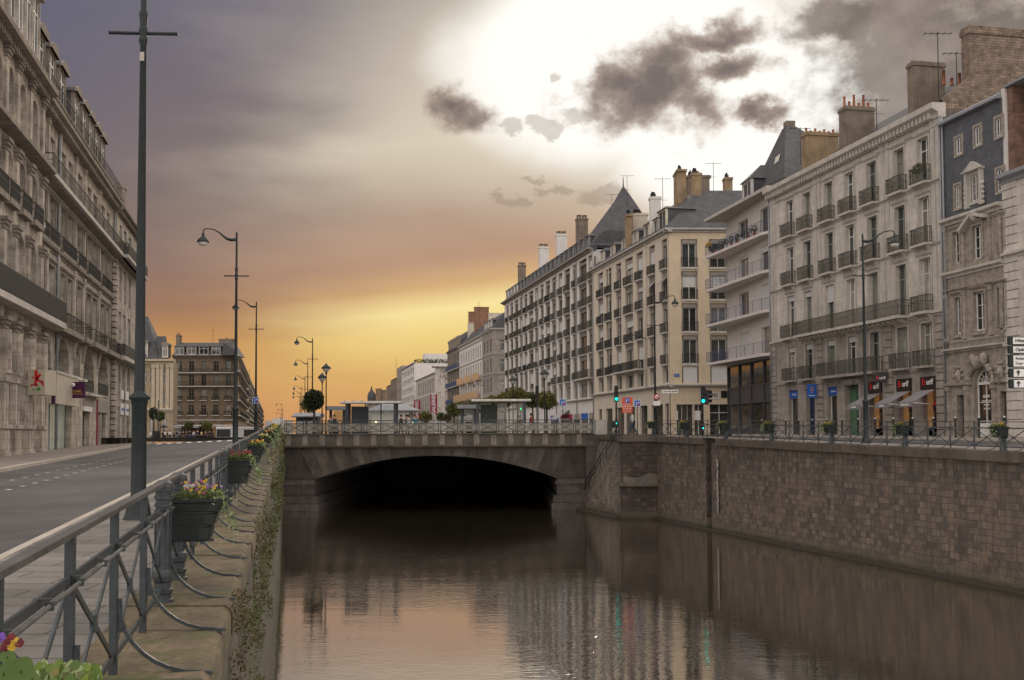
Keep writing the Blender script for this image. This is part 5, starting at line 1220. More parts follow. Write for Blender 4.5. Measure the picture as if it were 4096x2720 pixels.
# pyramid roof with wide eaves and one dormer
e1 = (o1[0]-.0, o1[1]-.1); e2 = (b.L+.2, o2[1]-.1)
ze = zr_(20.0); ap = at(3153, 512, 93.5); av = Vector((ap.x, ap.y))-A2; ax, ay = av.x*P4.d[0]+av.y*P4.d[1], av.x*P4.nrm[0]+av.y*P4.nrm[1]; az = zr_(ap.z)
mb = MB(); mb.slab([e1, e2, (b.L+.2, 9), (e1[0]+.8, 9)], ze, ze+.28); mb.obj('eaves', M['concrete'], b.o)
bx = b.U(2945, 900); by = .9; zk = ze+.28
mb = MB(); K = [(bx,by),(b.L+.2,by-.3),(b.L+.2,9),(bx,9)]
mb.add([(e1[0],e1[1],zk),(e2[0],e2[1],zk),(b.L+.2,9,zk),(e1[0]+.8,9,zk)]+[(p[0],p[1],zk+.7) for p in K]+[(ax-.45,ay-.4,az),(ax+.45,ay-.4,az),(ax+.45,ay+.6,az),(ax-.45,ay+.6,az)], [(0,1,5,4),(1,2,6,5),(2,3,7,6),(3,0,4,7),(4,5,9,8),(5,6,10,9),(6,7,11,10),(7,4,8,11),(8,9,10,11)])
mb.obj('roof', M['slate'], b.o)
mb = MB(); mb.box(ax-.4, ax+.4, ay-.3, ay+.5, az-.2, az+.55); mb.obj('chimney', M['chim_grey'], b.o)
xd = b.U(2972, 760, .2); b.dormer(xd, xd+2.4, ze+.3, ze+2.5, .1, 4.0, 'render_pink', 'slate', style='slide', hh=1.5)
K0, K1, A0_, A1_ = Vector((bx,by,zk+.7)), Vector((b.L+.2,by-.3,zk+.7)), Vector((ax-.45,ay-.4,az)), Vector((ax+.45,ay-.4,az)); nf = (K1-K0).cross(A0_-K0).normalized()*.06
if nf.y > 0: nf = -nf
pf = lambda s_, t_: tuple(K0.lerp(K1, s_).lerp(A0_.lerp(A1_, s_), t_)+nf)
mb = MB(); mb.quad(pf(.62,.38), pf(.80,.38), pf(.82,.50), pf(.60,.50)); mb.obj('skylight', M['lampglass'], b.o)
# glazed two-storey shopfront under the balconies
mb = MB(); W_ = b.L-.3
for k in range(5): x = W_*k/4; mb.box(x-.07, x+.07, -.06, .08, 0, fz)
for (za, zb2) in ((0,.75),(2.9,3.05),(4.35,4.5),(fz-.15,fz),(3.05,4.35)): mb.box(0, W_, .02 if za == 3.05 else -.03, .06, za, zb2)
mb.box(W_, b.L+.05, -.05, 3, 0, fz)
mb.obj('shopfront_frame', M['frame_dark'], b.o)
for k in range(4):
    for (za, zb2) in ((.75,2.9),(4.5,fz-.15)): g = MB(); g.quad((0,0,0),(W_/4-.14,0,0),(W_/4-.14,0,zb2-za),(0,0,zb2-za)); g.obj('pane', M['glass_shop'], b.o, (W_*k/4+.07, .09, za))
mb = MB(); mb.box(-.05, b.L, .1, 10.8, 0, fz); mb.obj('shop_body', M['frame_dark'], b.o)
mb = MB(); mb.box(-.02, 0.05, 0, 10, fz, ze); mb.obj('side_wall', M['render_pink'], b.o)
B4 = b
# ================================================================== right: cream corner building and white long block
ZR2 = [17.3, 13.95, 10.6, 7.27]
b = Bld('corner_building', 'cream corner apartment block with a big slate roof, facing the bridge end and the canal', PR, 2375, 2680, -.45, 9)
zr_ = b.z
cols = [(2391,2411),(2423,2445),(2463,2483),(2499,2530),(2545,2570),(2595,2619),(2646,2668)]
CU = [(b.U(a,1000), b.U(c,1000)) for a, c in cols]
zc_ = zr_(21.2); zgf = zr_(4.95)
rng = random.Random(31)
for (a, c) in CU: b.open(a, c, zgf+.35, zr_(20.45), 0, .45)
GS = [(b.U(p,1690), b.U(q,1690)) for p, q in ((2395,2408),(2424,2450),(2467,2497),(2505,2540),(2560,2590),(2606,2652),(2660,2676))]
for (a, c) in GS: b.open(a, c, .3, 3.6, 0, .3)
b.wall(zgf, M['render_cream2'], 0, 'lower_wall', back=False); b.wall(zc_, M['render_cream2'], zgf, 'wall', back=False)
for (a, c) in GS: b.window(a, c, .3, 3.6, .28, 'frame_brown', 'glass_shop', 'shop')
for (a, c) in CU:
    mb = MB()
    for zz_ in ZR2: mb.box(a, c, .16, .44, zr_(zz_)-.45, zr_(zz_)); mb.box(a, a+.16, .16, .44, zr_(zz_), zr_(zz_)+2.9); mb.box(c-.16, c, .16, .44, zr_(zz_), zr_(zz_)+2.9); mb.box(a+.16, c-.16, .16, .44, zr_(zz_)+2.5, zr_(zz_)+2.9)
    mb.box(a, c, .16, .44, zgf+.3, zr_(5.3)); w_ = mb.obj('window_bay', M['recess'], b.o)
for ri, zz_ in enumerate(ZR2):
    for i, (a, c) in enumerate(CU):
        b.window(a+.16, c-.16, zr_(zz_), zr_(zz_)+2.5, .40, 'frame', 'glass', 'slide')
        if rng.random() < .3: mb = MB(); hh = rng.uniform(.4,1.8); mb.box(a+.16, c-.16, .2, .24, zr_(zz_)+2.5-hh, zr_(zz_)+2.5); mb.obj('shutter', M['shutter'], b.o)
        if not (ri == 3 and i in (2,3,4)): b.balcony(a-.06, c+.06, zr_(zz_), .32, .95, .15, 'iron', 'concrete', .12, .025)
for (a, c) in CU: b.window(a, c, zr_(5.3), zr_(6.82), .40, 'frame', 'glass', 'slide')
b.balcony(CU[2][0]-.2, CU[4][1]+.3, zr_(7.27), .8, .95, .18, 'iron', 'concrete', .12, .025)
for (ri, i) in ((1,5),(1,6)): 
    a, c = CU[i]; mb = MB(); z_ = zr_(ZR2[ri])+2.0; mb.add([(a+.1,.1,z_+.5),(c-.1,.1,z_+.5),(c-.1,-.75,z_-.35),(a+.1,-.75,z_-.35)], [(0,1,2,3),(3,2,1,0)]); mb.obj('sun_blind', M['canvas_white'], b.o)
b.cornice(zc_-.25, .4, .5, 'concrete', -.1, b.L+.5); b.cornice(zgf-.15, .3, .45, 'concrete', 0, b.L+.45, 'ledge')
for px in (2440,2585,2590): b.pipe(b.U(px, 1300), zgf, zc_-.3, 'render_cream2', .05)
# the end front, facing the camera
P5 = Plane(b.pl.X0+b.pl.d[0]*(b.u0+b.L), b.pl.Y0+b.pl.d[1]*(b.u0+b.L), 1, .03)
uL = 0
class E: pass
def e_(px, py): u, z = P5.hit(px, py); return u-P5.hit(2681, 1700)[0], zr_(z)
ev = thing('building', 'x', 'x'); bpy.data.objects.remove(ev)
end = Bld('end', 'x', P5, 2681, 3000, -.45, 6); eo = end.o
erz = eo.rotation_euler.z
EC = [(end.U(2729), end.U(2795)), (end.U(2842), end.U(2914)), (end.U(2960), end.U(3020))]
for (a, c) in EC[:2]:
    for zz_ in ZR2: end.open(a, c, zr_(zz_), zr_(zz_)+2.95, 0, .4)
    end.open(a, c, zr_(5.25), zr_(6.95), 0, .2)
ES = [(end.U(2705), end.U(2772)), (end.U(2776), end.U(2812)), (end.U(2838), end.U(2916))]
for (a, c) in ES: end.open(a, c, .25, 3.5, 0, .4)
EL_ = end.L
end.wall(zgf, M['render_cream'], 0, 'lower_wall', back=False); end.wall(zc_, M['render_cream'], zgf, 'wall', back=False)
for (a, c) in ES: end.window(a, c, .25, 3.5, .35, 'frame', 'glass_shop', 'third' if a < 1 else 'french')
for (a, c) in EC[:2]:
    for ri, zz_ in enumerate(ZR2):
        mb = MB(); w = c-a; mb.box(a, a+.15, .1, .38, zr_(zz_), zr_(zz_)+2.9); mb.box(c-.15, c, .1, .38, zr_(zz_), zr_(zz_)+2.9); mb.box(a, c, .1, .38, zr_(zz_)+2.5, zr_(zz_)+2.94); mb.obj('window_surround', M['recess'], eo)
        end.window(a+.15, c-.15, zr_(zz_), zr_(zz_)+2.5, .36, 'frame', 'glass', 'slide')
        if ri == 1: mb = MB(); mb.box(a+.15, c-.15, .26, .30, zr_(zz_)+1.3, zr_(zz_)+2.5); mb.obj('shutter', M['shutter'], eo)
        end.balcony(a-.02, c+.02, zr_(zz_), .12, 1.0, .2, 'iron', 'concrete', .14, .022)
    mb = MB(); mb.box(a+.12, c-.12, .08, .14, zr_(5.25), zr_(6.95)); mb.obj('shutter', M['shutter'], eo)
end.cornice(zc_-.25, .4, .5, 'concrete', -.5, end.L, 'cornice'); end.cornice(zgf-.15, .3, .45, 'concrete', -.45, end.L, 'ledge')
text(eo, 'TEXTO', .50, (end.U(2838), -.08, end.Zp(2838,1582)), 'black', True); mb = MB(); x = end.U(2838); z = end.Zp(2838,1582); mb.box(x-1.05, x+1.05, -.05, 0, z-.38, z+.38); mb.obj('sign_board', M['canvas_white'], eo)
x = end.U(2901); z = end.Zp(2901,1577); mb = MB(); mb.box(x-.45, x+.45, -.06, 0, z-.36, z+.36); mb.obj('sign_board', M['sign_black'], eo)
x = end.U(2707); z = end.Zp(2707,1501); mb = MB(); mb.box(x-.27, x+.27, -.04, 0, z-.15, z+.15); mb.obj('street_plate', M['sign_blue'], eo); text(eo, 'Quai', .16, (x, -.05, z), 'white')
for px in (2700, 2790): x = end.U(px); z = end.Zp(px, 1662); mb = MB(); mb.box(x-.30, x+.30, .2, .24, z-.5, z+.5); mb.obj('poster', M['white'], eo)
# give the end front to the corner building
bpy.context.view_layer.update()
for ch in list(eo.children):
    mw = eo.matrix_world.copy() @ ch.matrix_local if False else eo.matrix_world @ ch.matrix_basis
    ch.parent = b.o; ch.matrix_basis = b.o.matrix_world.inverted() @ mw
bpy.data.objects.remove(eo)
# roofs of the corner building
def L5(X_, Y_): v = Vector((X_, Y_))-Vector((b.o.location.x, b.o.location.y)); a = b.o.rotation_euler.z; return (v.x*cos(a)+v.y*sin(a), -v.x*sin(a)+v.y*cos(a))
crn = Vector((P5.X0, P5.Y0)); far = crn+Vector((P5.d[0], P5.d[1]))*14
bk = 11.0
c_ = L5(*crn); f_ = L5(*far); l0_ = (0.0, 0.0)
zz0 = zc_+.15; zr1 = zr_(26.6)
mb = MB()
lb = (0, bk); fb = (f_[0]-bk+0, f_[1]+bk*.0)
ridgeL = (0, 5.2); ridgeC = (c_[0]-4.6, 5.0); rf = L5(*(far+Vector((0,5.2))))
fb2 = L5(*(far+Vector((0,10.4)))); ib = L5(*(crn+Vector((10.5,10.4))))
mb.add([(0,-.3,zz0),(c_[0]+.3,-.3,zz0),(f_[0],f_[1]-.0,zz0),(*ridgeL,zr1),(*ridgeC,zr1),(*rf,zr1),(0,bk,zz0),(*ib,zz0),(*fb2,zz0)], [(0,1,4,3),(1,2,5,4),(3,4,7,6),(4,5,8,7),(0,3,6),(2,8,5)])
mb.obj('roof', M['slate'], b.o)
mb = MB(); mb.quad((0,0,0),(0,0,zc_),(0,bk,zc_),(0,bk,0)); mb.quad((0,bk,0),(0,bk,zc_),(*ib,zc_),(*ib,0)); mb.quad((*fb2,0),(*fb2,zc_),(*f_,zc_),(*f_,0)); mb.obj('rear_wall', M['render_cream2'], b.o)
for k, px in enumerate((2400, 2440, 2484, 2530, 2575, 2612)):
    x = b.U(px, 1040, .3); b.dormer(x, x+1.35+.05*k, zz0+.1, zz0+1.95, .35, 2.6, 'render_cream2', 'slate', style='slide')
x = b.U(2640, 960, .3); b.dormer(x-.8, x+1.7, zz0+.1, zz0+2.5, .35, 3.4, 'render_cream2', 'slate', style='slide')
def ch_at(px0, px1, pyt, Yd, dy, m, pots, label, zbot=21.5, tall=.5):
    p0, p1 = at(px0, pyt, Yd), at(px1, pyt, Yd); q = MB(); X0_, X1_ = p0.x, p1.x
    pts = [L5(X0_, Yd), L5(X1_, Yd), L5(X1_, Yd+dy), L5(X0_, Yd+dy)]; zt_ = zr_(p0.z)
    q.slab(pts, zr_(zbot), zt_); cx_ = sum(p[0] for p in pts)/4; cy_ = sum(p[1] for p in pts)/4
    q.slab([(cx_+(p[0]-cx_)*1.15, cy_+(p[1]-cy_)*1.15) for p in pts], zt_-.3, zt_-.05); c = q.obj('chimney', M[m], b.o); c['label'] = label
    for k in range(pots):
        f = (k+.5)/pots; q = MB(); h = tall*(1 if k % 2 else .6); q.lathe([(.14,0),(.11,.1),(.10,h),(.14,h)], 0, 0, 7)
        q.obj('chimney_pot', M['iron'], c, (pts[0][0]+(pts[1][0]-pts[0][0])*f*.5+(pts[3][0]-pts[0][0])*f*.5+(pts[1][0]-pts[0][0])*.25, pts[0][1]+(pts[1][1]-pts[0][1])*f*.5+(pts[3][1]-pts[0][1])*f*.5+(pts[3][1]-pts[0][1])*.25, zt_))
ch_at(2768, 2806, 690, 114.5, .9, 'chim', 5, 'front tall ochre chimney of the corner roof')
ch_at(2708, 2745, 676, 117.5, 2.6, 'chim', 5, 'rear tall ochre chimney of the corner roof')
ch_at(2750, 2838, 700, 121, 1.0, 'chim_grey', 8, 'long low chimney behind the two tall stacks', 24)
ch_at(2898, 2930, 708, 116.0, 1.0, 'chim', 3, 'ochre chimney at the right of the corner roof')
ch_at(2601, 2643, 785, 116, 1.0, 'render_white', 5, 'pale chimney with dark cap above the corner block')
ch_at(2505, 2530, 855, 124, 1.6, 'chim', 4, 'ochre chimney left of the pale one'); ch_at(2531, 2590, 852, 125, 1.0, 'render_cream2', 9, 'wide cream chimney row', 21.5, .4)
CB = b
# white long block
b = Bld('apartment_block', 'very long white apartment block with repeated bays, dormers and chimneys along the canal', PR, 2020, 2375, -.6, 10)
zr_ = b.z; ZR1 = [20.3, 17.1, 13.9, 10.65, 7.4]
cols = [(2025,2034),(2041,2052),(2058,2072),(2078,2090),(2096,2109),(2115,2133),(2139,2153),(2161,2174),(2182,2200),(2207,2222),(2233,2249),(2258,2280),(2291,2307),(2316,2347),(2353,2372)]
CU = [(b.U(a,1200), b.U(c,1200)) for a, c in cols]
zc_ = zr_(24.1); zgf = zr_(4.6)
for (a, c) in CU: b.open(a, c, zgf+.25, zr_(23.5), 0, .45)
b.wall(zgf, M['render_white'], 0, 'lower_wall'); b.wall(zc_, M['render_white'], zgf, 'wall')
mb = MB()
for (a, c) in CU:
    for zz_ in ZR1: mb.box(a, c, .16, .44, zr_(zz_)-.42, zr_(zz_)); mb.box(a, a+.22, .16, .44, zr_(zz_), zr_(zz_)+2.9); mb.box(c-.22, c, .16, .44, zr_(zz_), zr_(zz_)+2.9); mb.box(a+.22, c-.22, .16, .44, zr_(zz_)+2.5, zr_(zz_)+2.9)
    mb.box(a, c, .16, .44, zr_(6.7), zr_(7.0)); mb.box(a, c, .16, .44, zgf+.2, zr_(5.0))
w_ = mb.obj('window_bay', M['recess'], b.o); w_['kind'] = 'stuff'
rng = random.Random(5); sh = 0
for ri, zz_ in enumerate(ZR1):
    for i, (a, c) in enumerate(CU):
        b.window(a+.22, c-.22, zr_(zz_), zr_(zz_)+2.5, .40, 'frame_brown', 'glass', 'slide')
        if rng.random() < .18: mb = MB(); hh = rng.uniform(.5,2.0); mb.box(a+.2, c-.2, .2, .24, zr_(zz_)+2.5-hh, zr_(zz_)+2.5); mb.obj('shutter', M['shutter'], b.o)
        if not (ri == 4 and (2 <= i <= 8 or i >= 13)): b.balcony(a+.03, c-.03, zr_(zz_), .30, .95, .13, 'iron_green' if i % 4 else 'iron', 'concrete', .16, .03)
for (a, c) in CU: b.window(a+.05, c-.05, zr_(5.0), zr_(6.7), .4, 'frame_brown', 'glass', 'slide')
b.balcony(CU[2][0], CU[8][1], zr_(5.4), .8, 1.0, .2, 'iron_green', 'concrete', .16, .03); b.balcony(CU[13][0]-.9, CU[14][1]+.2, zr_(7.4), .8, 1.0, .2, 'iron_green', 'concrete', .16, .03)
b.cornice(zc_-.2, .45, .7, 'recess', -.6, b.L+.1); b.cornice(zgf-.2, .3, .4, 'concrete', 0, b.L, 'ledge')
for px in (2092,2156,2228,2310,2376): b.pipe(b.U(px,1400)-.1, 0, zc_-.2)
b.prof_roof([(-.3,zc_+.25),(.9,zc_+1.9),(1.7,zc_+2.6),(8.3,zc_+2.6),(10,zc_+.2)], 'slate', 0, b.L, 1.0, 0)
nd = 21
for k in range(nd): x = .8+k*(b.L-1.9)/(nd-.0); b.dormer(x, x+1.5, zc_+.3, zc_+2.2, .12, 2.6, 'zinc' if k > 3 else 'frame', 'slate', 'frame_brown', style='slide')
for (pl, pr_, pt, m, lab) in ((2076,2106,1052,'chim_grey','dark chimney at the far end of the white block'),(2155,2195,978,'render_white','white chimney, second from the far end'),(2224,2268,927,'render_white','white chimney, third from the far end'),(2305,2352,862,'chim_grey','brown chimney left of the pyramid roof')):
    x = b.U((pl+pr_)/2, 1050, 2.0); zt_ = b.Zp((pl+pr_)/2, pt, 2.0); w = (pr_-pl)/((F/(b.pl.Y0+b.pl.d[1]*(x+b.u0)))); c = b.chimney(x-.5, x+.5, 1.2, 1.2+w*.95, zc_, zt_-.4, m, 0, .3, 0, lab)
    mb = MB()
    for f in (.25, .75):
        yy = 1.2+w*.95*f; 
        for dx, dy in ((-.25,-.25),(.25,-.25),(-.25,.25),(.25,.25)): mb.box(x+dx-.05, x+dx+.05, yy+dy*.8-.05, yy+dy*.8+.05, zt_-.4, zt_-.05)
        mb.box(x-.35, x+.35, yy-.3, yy+.3, zt_-.05, zt_+.06)
    mb.obj('chimney_cap', M['chim_grey'], c)
# tall pyramid roof at the near end
apx = at(2493, 742, 144); o = b.o; v = Vector((apx.x, apx.y))-Vector((o.location.x, o.location.y)); a_ = o.rotation_euler.z; ax, ay, az = v.x*cos(a_)+v.y*sin(a_), -v.x*sin(a_)+v.y*cos(a_), zr_(apx.z)
hb = 6.3; mb = MB(); bz = zc_+.5; mb.box(b.L-9.5, b.L+.3, -.1, .5, zc_+.0, zc_+.5)
mb.add([(b.L-9.8,-.1,bz),(b.L+.2,-.1,bz),(b.L+.2,10,bz),(b.L-9.8,10,bz),(ax-1.1,ay-1.1,az-2.2),(ax+1.1,ay-1.1,az-2.2),(ax+1.1,ay+1.1,az-2.2),(ax-1.1,ay+1.1,az-2.2),(ax,ay,az)], [(0,1,5,4),(1,2,6,5),(2,3,7,6),(3,0,4,7),(4,5,8),(5,6,8),(6,7,8),(7,4,8)])
mb.obj('pyramid_roof', M['slate'], b.o); mb = MB(); mb.lathe([(.25,az-.7),(.1,az-.2),(.05,az+1.0),(0,az+1.3)], ax, ay, 8); mb.obj('finial', M['slate'], b.o)
print('white block', b.L, 'pyramid', ax, ay, az)
# shop fronts below
sh_ = [(2205,2235,'sign_blue'),(2245,2290,'crimson'),(2298,2320,'recess'),(2328,2352,'sign_blue'),(2360,2372,'recess')]
for (p, q, m) in sh_:
    a, c = b.U(p,1690), b.U(q,1690); mb = MB(); mb.box(a, c, -.05, 0, .2, 2.6); mb.obj('shop_window', M['glass_shop'], b.o); mb = MB(); mb.box(a-.05, c+.05, -.12, 0, 2.6, 3.4); mb.obj('fascia', M[m], b.o)
aw = on_facade(b, 2262, 1640, .1, 'awning', 'pale awning over the shop behind the bridge railing, at the foot of the white block', 'awning'); mb = MB(); mb.add([(-2.2,0,0),(2.2,0,0),(2.2,-2.0,-1.4),(-2.2,-2.0,-1.4)], [(0,1,2,3),(3,2,1,0)]); mb.obj('canopy', M['canvas_white'], aw); mb = MB(); mb.tube([(-2.2,0,-1.3),(-2.2,-2,-1.4)], .03, 5); mb.tube([(2.2,0,-1.3),(2.2,-2,-1.4)], .03, 5); mb.obj('arm', M['white'], aw)
# antennas on the roofs
for k, (px, py, Yd, h, kd, lab) in enumerate(((2508,700,140,4,0,'tv antenna right of the pyramid roof tip'),(2650,712,118,5,0,'tall thin tv antenna left of the ochre chimneys'),(2853,650,122,3.4,0,'tv antenna right of the two tall ochre chimneys'),(2447,775,150,3,0,'tv antenna on the left slope of the pyramid roof'),
    (3750,128,66,4.5,0,'tall tv antenna on the broad brown chimney slab'),(3825,208,68,5.5,0,'tv antenna between the brown slab and the rubble chimney'),(3505,395,76,2.2,0,'small tv antenna beside the six terracotta pots'),(3200,510,88,2.6,0,'tv antenna beside the low ochre chimney'),
    (1916,1205,215,3.5,1,'tv antenna on the brick chimney of the far stone house'),(1585,1433,330,5,1,'tv antenna on the far grey wall'),(853,1315,228,6,1,'tv antenna on the roof of the hotel'),(998,1475,240,5,1,'tv antenna right of the hotel'))):
    p = at(px, py, Yd); antenna(p.x, Yd, EYE+p.z-h, h, lab, kd)
# ================================================================== further right: houses down the quay
def simple(name, label, pl_, pr_, ztp, m, colpx, rws, depth=10, roofm=None, zb=-.8, fm='frame_brown', rise=2.0, setb=1.2, plane=PR, gm='glass', style='french', side=None, cor='trim', ledges=()):
    b = Bld(name, label, plane, pl_, pr_, zb, depth); zt = b.z(ztp)
    CUs = [(b.U(a,1550), b.U(c,1550)) for a, c in colpx]
    for (z0, z1) in rws:
        for (a, c) in CUs: b.open(a, c, b.z(z0), b.z(z1), 0, .25)
    b.wall(zt, M[m], 0, 'wall')
    for (z0, z1) in rws:
        for (a, c) in CUs: b.window(a, c, b.z(z0), b.z(z1), .22, fm, gm, style)
    if cor: b.cornice(zt-.2, .4, .45, cor, -.2, b.L+.2)
    for z in ledges: b.cornice(b.z(z), .22, .18, cor or m, 0, b.L, 'ledge')
    if roofm: b.prof_roof([(-.2,zt+.2),(setb,zt+rise),(depth-setb,zt+rise),(depth,zt+.2)], roofm, 0, b.L, .6, .6)
    return b
def colsn(a, b_, n, f=.5): w = (b_-a)/n; return [(a+w*(k+.5-f/2), a+w*(k+.5+f/2)) for k in range(n)]
fs = simple('stone_house', 'grey brown stone corner house left of the long white block', 1930, 1972, 20.6, 'stone_grey', colsn(1932,1970,3,.45), [(16.4,18.8),(12.4,14.9),(8.4,11.1),(4,6.4)], 12, 'slate', rise=3.5, setb=2.5, ledges=(15.7,11.8,7.4))
for k in range(3): fs.dormer(.8+k*3.2, 2.2+k*3.2, fs.z(20.9), fs.z(22.8), .3, 2.5)
p0 = Vector(fs.o.location); Pn = Plane(p0.x+PR.d[0]*fs.L, p0.y+PR.d[1]*fs.L, 1, .04)
fe = simple('stone_house', 'end front of the grey brown stone house, beside the long white block', 1972, 2030, 20.6, 'stone_grey', [(2000,2017)], [(16.4,18.6),(12.2,14.8),(8.4,10.6),(4,6.4)], 4, None, plane=Pn, style='french', fm='frame', ledges=(15.7,11.8,7.4))
fe.prof_roof([(-.2,fe.z(20.8)),(5,fe.z(24)),(9,fe.z(24)),(9,fe.z(20.8))], 'slate', 0, fe.L, 2, 0)
w1 = simple('white_house', 'white rendered house with gold balcony panels on the far right bank', 1838, 1930, 20.4, 'render_white', colsn(1841,1927,9,.42), [(16.2,18.6),(12.7,15.0),(8.9,10.9),(4.8,7.2),(1.2,3.8)], 12, 'slate', rise=3.2, setb=2.2, ledges=(19.5,15.6))
GOLD = mat('gold anodised panel', (.62,.44,.28), .35, metal=.3, var=.08)
for k, (p, q, zz_, hh) in enumerate(((1841,1866,11.5,1.4),(1871,1897,11.5,1.4),(1903,1929,11.5,1.4),(1828,1926,7.7,1.5))):
    a, c = w1.U(p, 1540), w1.U(q, 1540); mb = MB(); mb.box(a, c, -.9, -.85, w1.z(zz_), w1.z(zz_)+hh); mb.box(a, c, -.84, 0, w1.z(zz_)-.15, w1.z(zz_)); mb.obj('balcony_panel', GOLD, w1.o)
def chimw(bb, pxl, pxr, pyt, z0, m, lab, ins=1.5):
    x = bb.U(pxl, 1300, ins); w = (pxr-pxl)/(F/(bb.pl.Y0+bb.pl.d[1]*(x+bb.u0))); bb.chimney(x-.6, x+.6, ins, ins+w, bb.z(z0), bb.Zp(pxl, pyt, ins), m, 0, .2, 0, lab)
chimw(w1, 1898, 1955, 1228, 19, 'brick', 'tall red brick chimney wall'); chimw(w1, 1875, 1900, 1247, 19, 'brick', 'lower step of the brick chimney wall'); chimw(fs, 1955, 2008, 1252, 19, 'render_cream2', 'cream chimney wall behind the stone house', 3); chimw(w1, 1872, 1936, 1292, 19, 'render_cream2', 'cream base of the brick chimney', 1.2)
w2 = simple('grey_house', 'weathered brown stone house with blue balcony rails left of the white house', 1790, 1838, 20.6, 'stone_leftdark', colsn(1792,1836,5,.45), [(17,19.5),(13.3,15.4),(8.6,11.2),(4.4,6.6)], 12, 'slate', rise=4.2, setb=2.6, cor='stone_leftdark')
for z_ in (15.8, 11.6, 7.5): w2.balcony(0, w2.L, w2.z(z_), .55, 1.1, .2, 'iron_blue', 'concrete', .2, .05)
mb = MB(); mb.box(.5, w2.L-.3, .2, .5, w2.z(20.8), w2.z(23.0))
for k in range(8): mb.ball((.8+k*w2.L/8.6, .35, w2.z(23.2)), .45, 0, 6, 5, 1.2)
mb.obj('attic_parapet', M['stone_leftdark'], w2.o)
# department store
g1 = simple('department_store', 'pale stone department store with tall window bays, corner tower and crimson banners', 1664, 1741, 17.0, 'stone_white', colsn(1670,1738,10,.55), [(11.9,15.8),(4.2,10.6),(.5,3.4)], 14, 'zinc', rise=1.2, setb=3, fm='frame_dark', gm='glass_dark', cor='trim', ledges=(11.0,), style='small')
p0 = Vector(g1.o.location); Pt = Plane(p0.x+PR.d[0]*g1.L, p0.y+PR.d[1]*g1.L, 1, .05)
tb = Bld('t', 'x', Pt, 1741, 1797, -.8, 8)
for (z0, z1) in ((13,15.2),(9,11.7),(4.5,7.5)):
    tb.open(tb.U(1751), tb.U(1762), tb.z(z0), tb.z(z1), 0, .3); tb.open(tb.U(1779), tb.U(1796), tb.z(z0)-.8, tb.z(z1)+.4, 0, .6)
tb.wall(tb.z(18.6), M['stone_white'], 0, 'tower')
for (z0, z1) in ((13,15.2),(9,11.7),(4.5,7.5)):
    tb.window(tb.U(1751), tb.U(1762), tb.z(z0), tb.z(z1), .28, 'frame_dark', 'glass_dark', 'small'); tb.window(tb.U(1779), tb.U(1796), tb.z(z0)-.8, tb.z(z1)+.4, .58, 'frame_dark', 'glass_dark', 'small')
tb.cornice(tb.z(18.4), .5, .9, 'trim', -.9, tb.L); text(tb.o, 'GAL', 1.5, (tb.U(1784), -.15, tb.z(17.5)), 'recess', True); text(tb.o, 'LAFA', 1.5, (tb.U(1784), -.15, tb.z(15.9)+.25), 'recess', True)
bpy.context.view_layer.update()
for ch in list(tb.o.children): mw = tb.o.matrix_world @ ch.matrix_basis; ch.parent = g1.o; ch.matrix_basis = g1.o.matrix_world.inverted() @ mw
bpy.data.objects.remove(tb.o)
for k, (px, pa, pb) in enumerate(((1735,1576,1658),(1668,1600,1680))):
    t = on_facade(g1, px, (pa+pb)/2, 1.6, 'banner', ['crimson vertical banner nearest the store tower','crimson vertical banner at the far end of the store'][k], 'banner', None); t.rotation_euler.z = 0
    h = (pb-pa)/2/F*t.location.y; mb = MB(); mb.box(-.95,.95,-.05,.05,-h,h); mb.obj('cloth', M['crimson'], t)
    me = text_mesh('GALERIES', 1.35, True, .02); me.materials.append(M['white']); o = link('lettering', me, t, (0,-.08,0)); o.rotation_euler = (0, -pi/2, 0)
of = simple('office_building', 'grey office building with a blank side wall and a planted roof terrace', 1607, 1657, 23.2, 'render_white', colsn(1609,1656,7,.72), [(z, z+1.9) for z in (2,5,8,11,14,17,20)], 18, None, fm='frame', gm='glass', cor='zinc', style='small')
Px = Plane(of.o.location.x+PR.d[0]*of.L, of.o.location.y+PR.d[1]*of.L, 1, .05)
mb = MB(); v0 = L_ = None
bw = of; mb.box(of.L-.05, of.L+.1, 0, 17.8, 0, of.z(23.2)); mb.obj('side_wall', M['render_white'], of.o)
p = at(1703, 1450, of.o.location.y); yy = 7
mb = MB(); mb.box(of.L-6, of.L-1, 3.5, 12.5, of.z(23.2), of.z(26.4)); mb.obj('penthouse', M['render_white'], of.o)
mb = MB(); rng = random.Random(3)
for k in range(14): leaves(mb, (of.L-.8, .8+k*1.15, of.z(23.8)), .9, .8, rng.uniform(.5,1.1), 90, .22, 0, rng=rng)
mb.obj('roof_plants', [M['leaf_dark']], of.o)
simple('tall_building', 'plain tall grey brown building beyond the office block', 1587, 1607, 25.0, 'recess', colsn(1589,1605,3,.4), [(3,5),(7,9),(11,13),(15,17),(19,21)], 14, None, cor=None)
simple('dark_building', 'dark stepped building further down the right bank', 1562, 1587, 21.5, 'chim_grey', colsn(1564,1585,3,.4), [(3,5),(7,9),(11,13),(15,17)], 12, 'slate', rise=1.0, cor=None)
simple('low_building', 'low grey building at the end of the right bank row', 1545, 1562, 20.0, 'chim_grey', colsn(1547,1560,3,.4), [(3,5),(6.5,8.5),(12,14)], 12, 'zinc', rise=.8, cor=None)
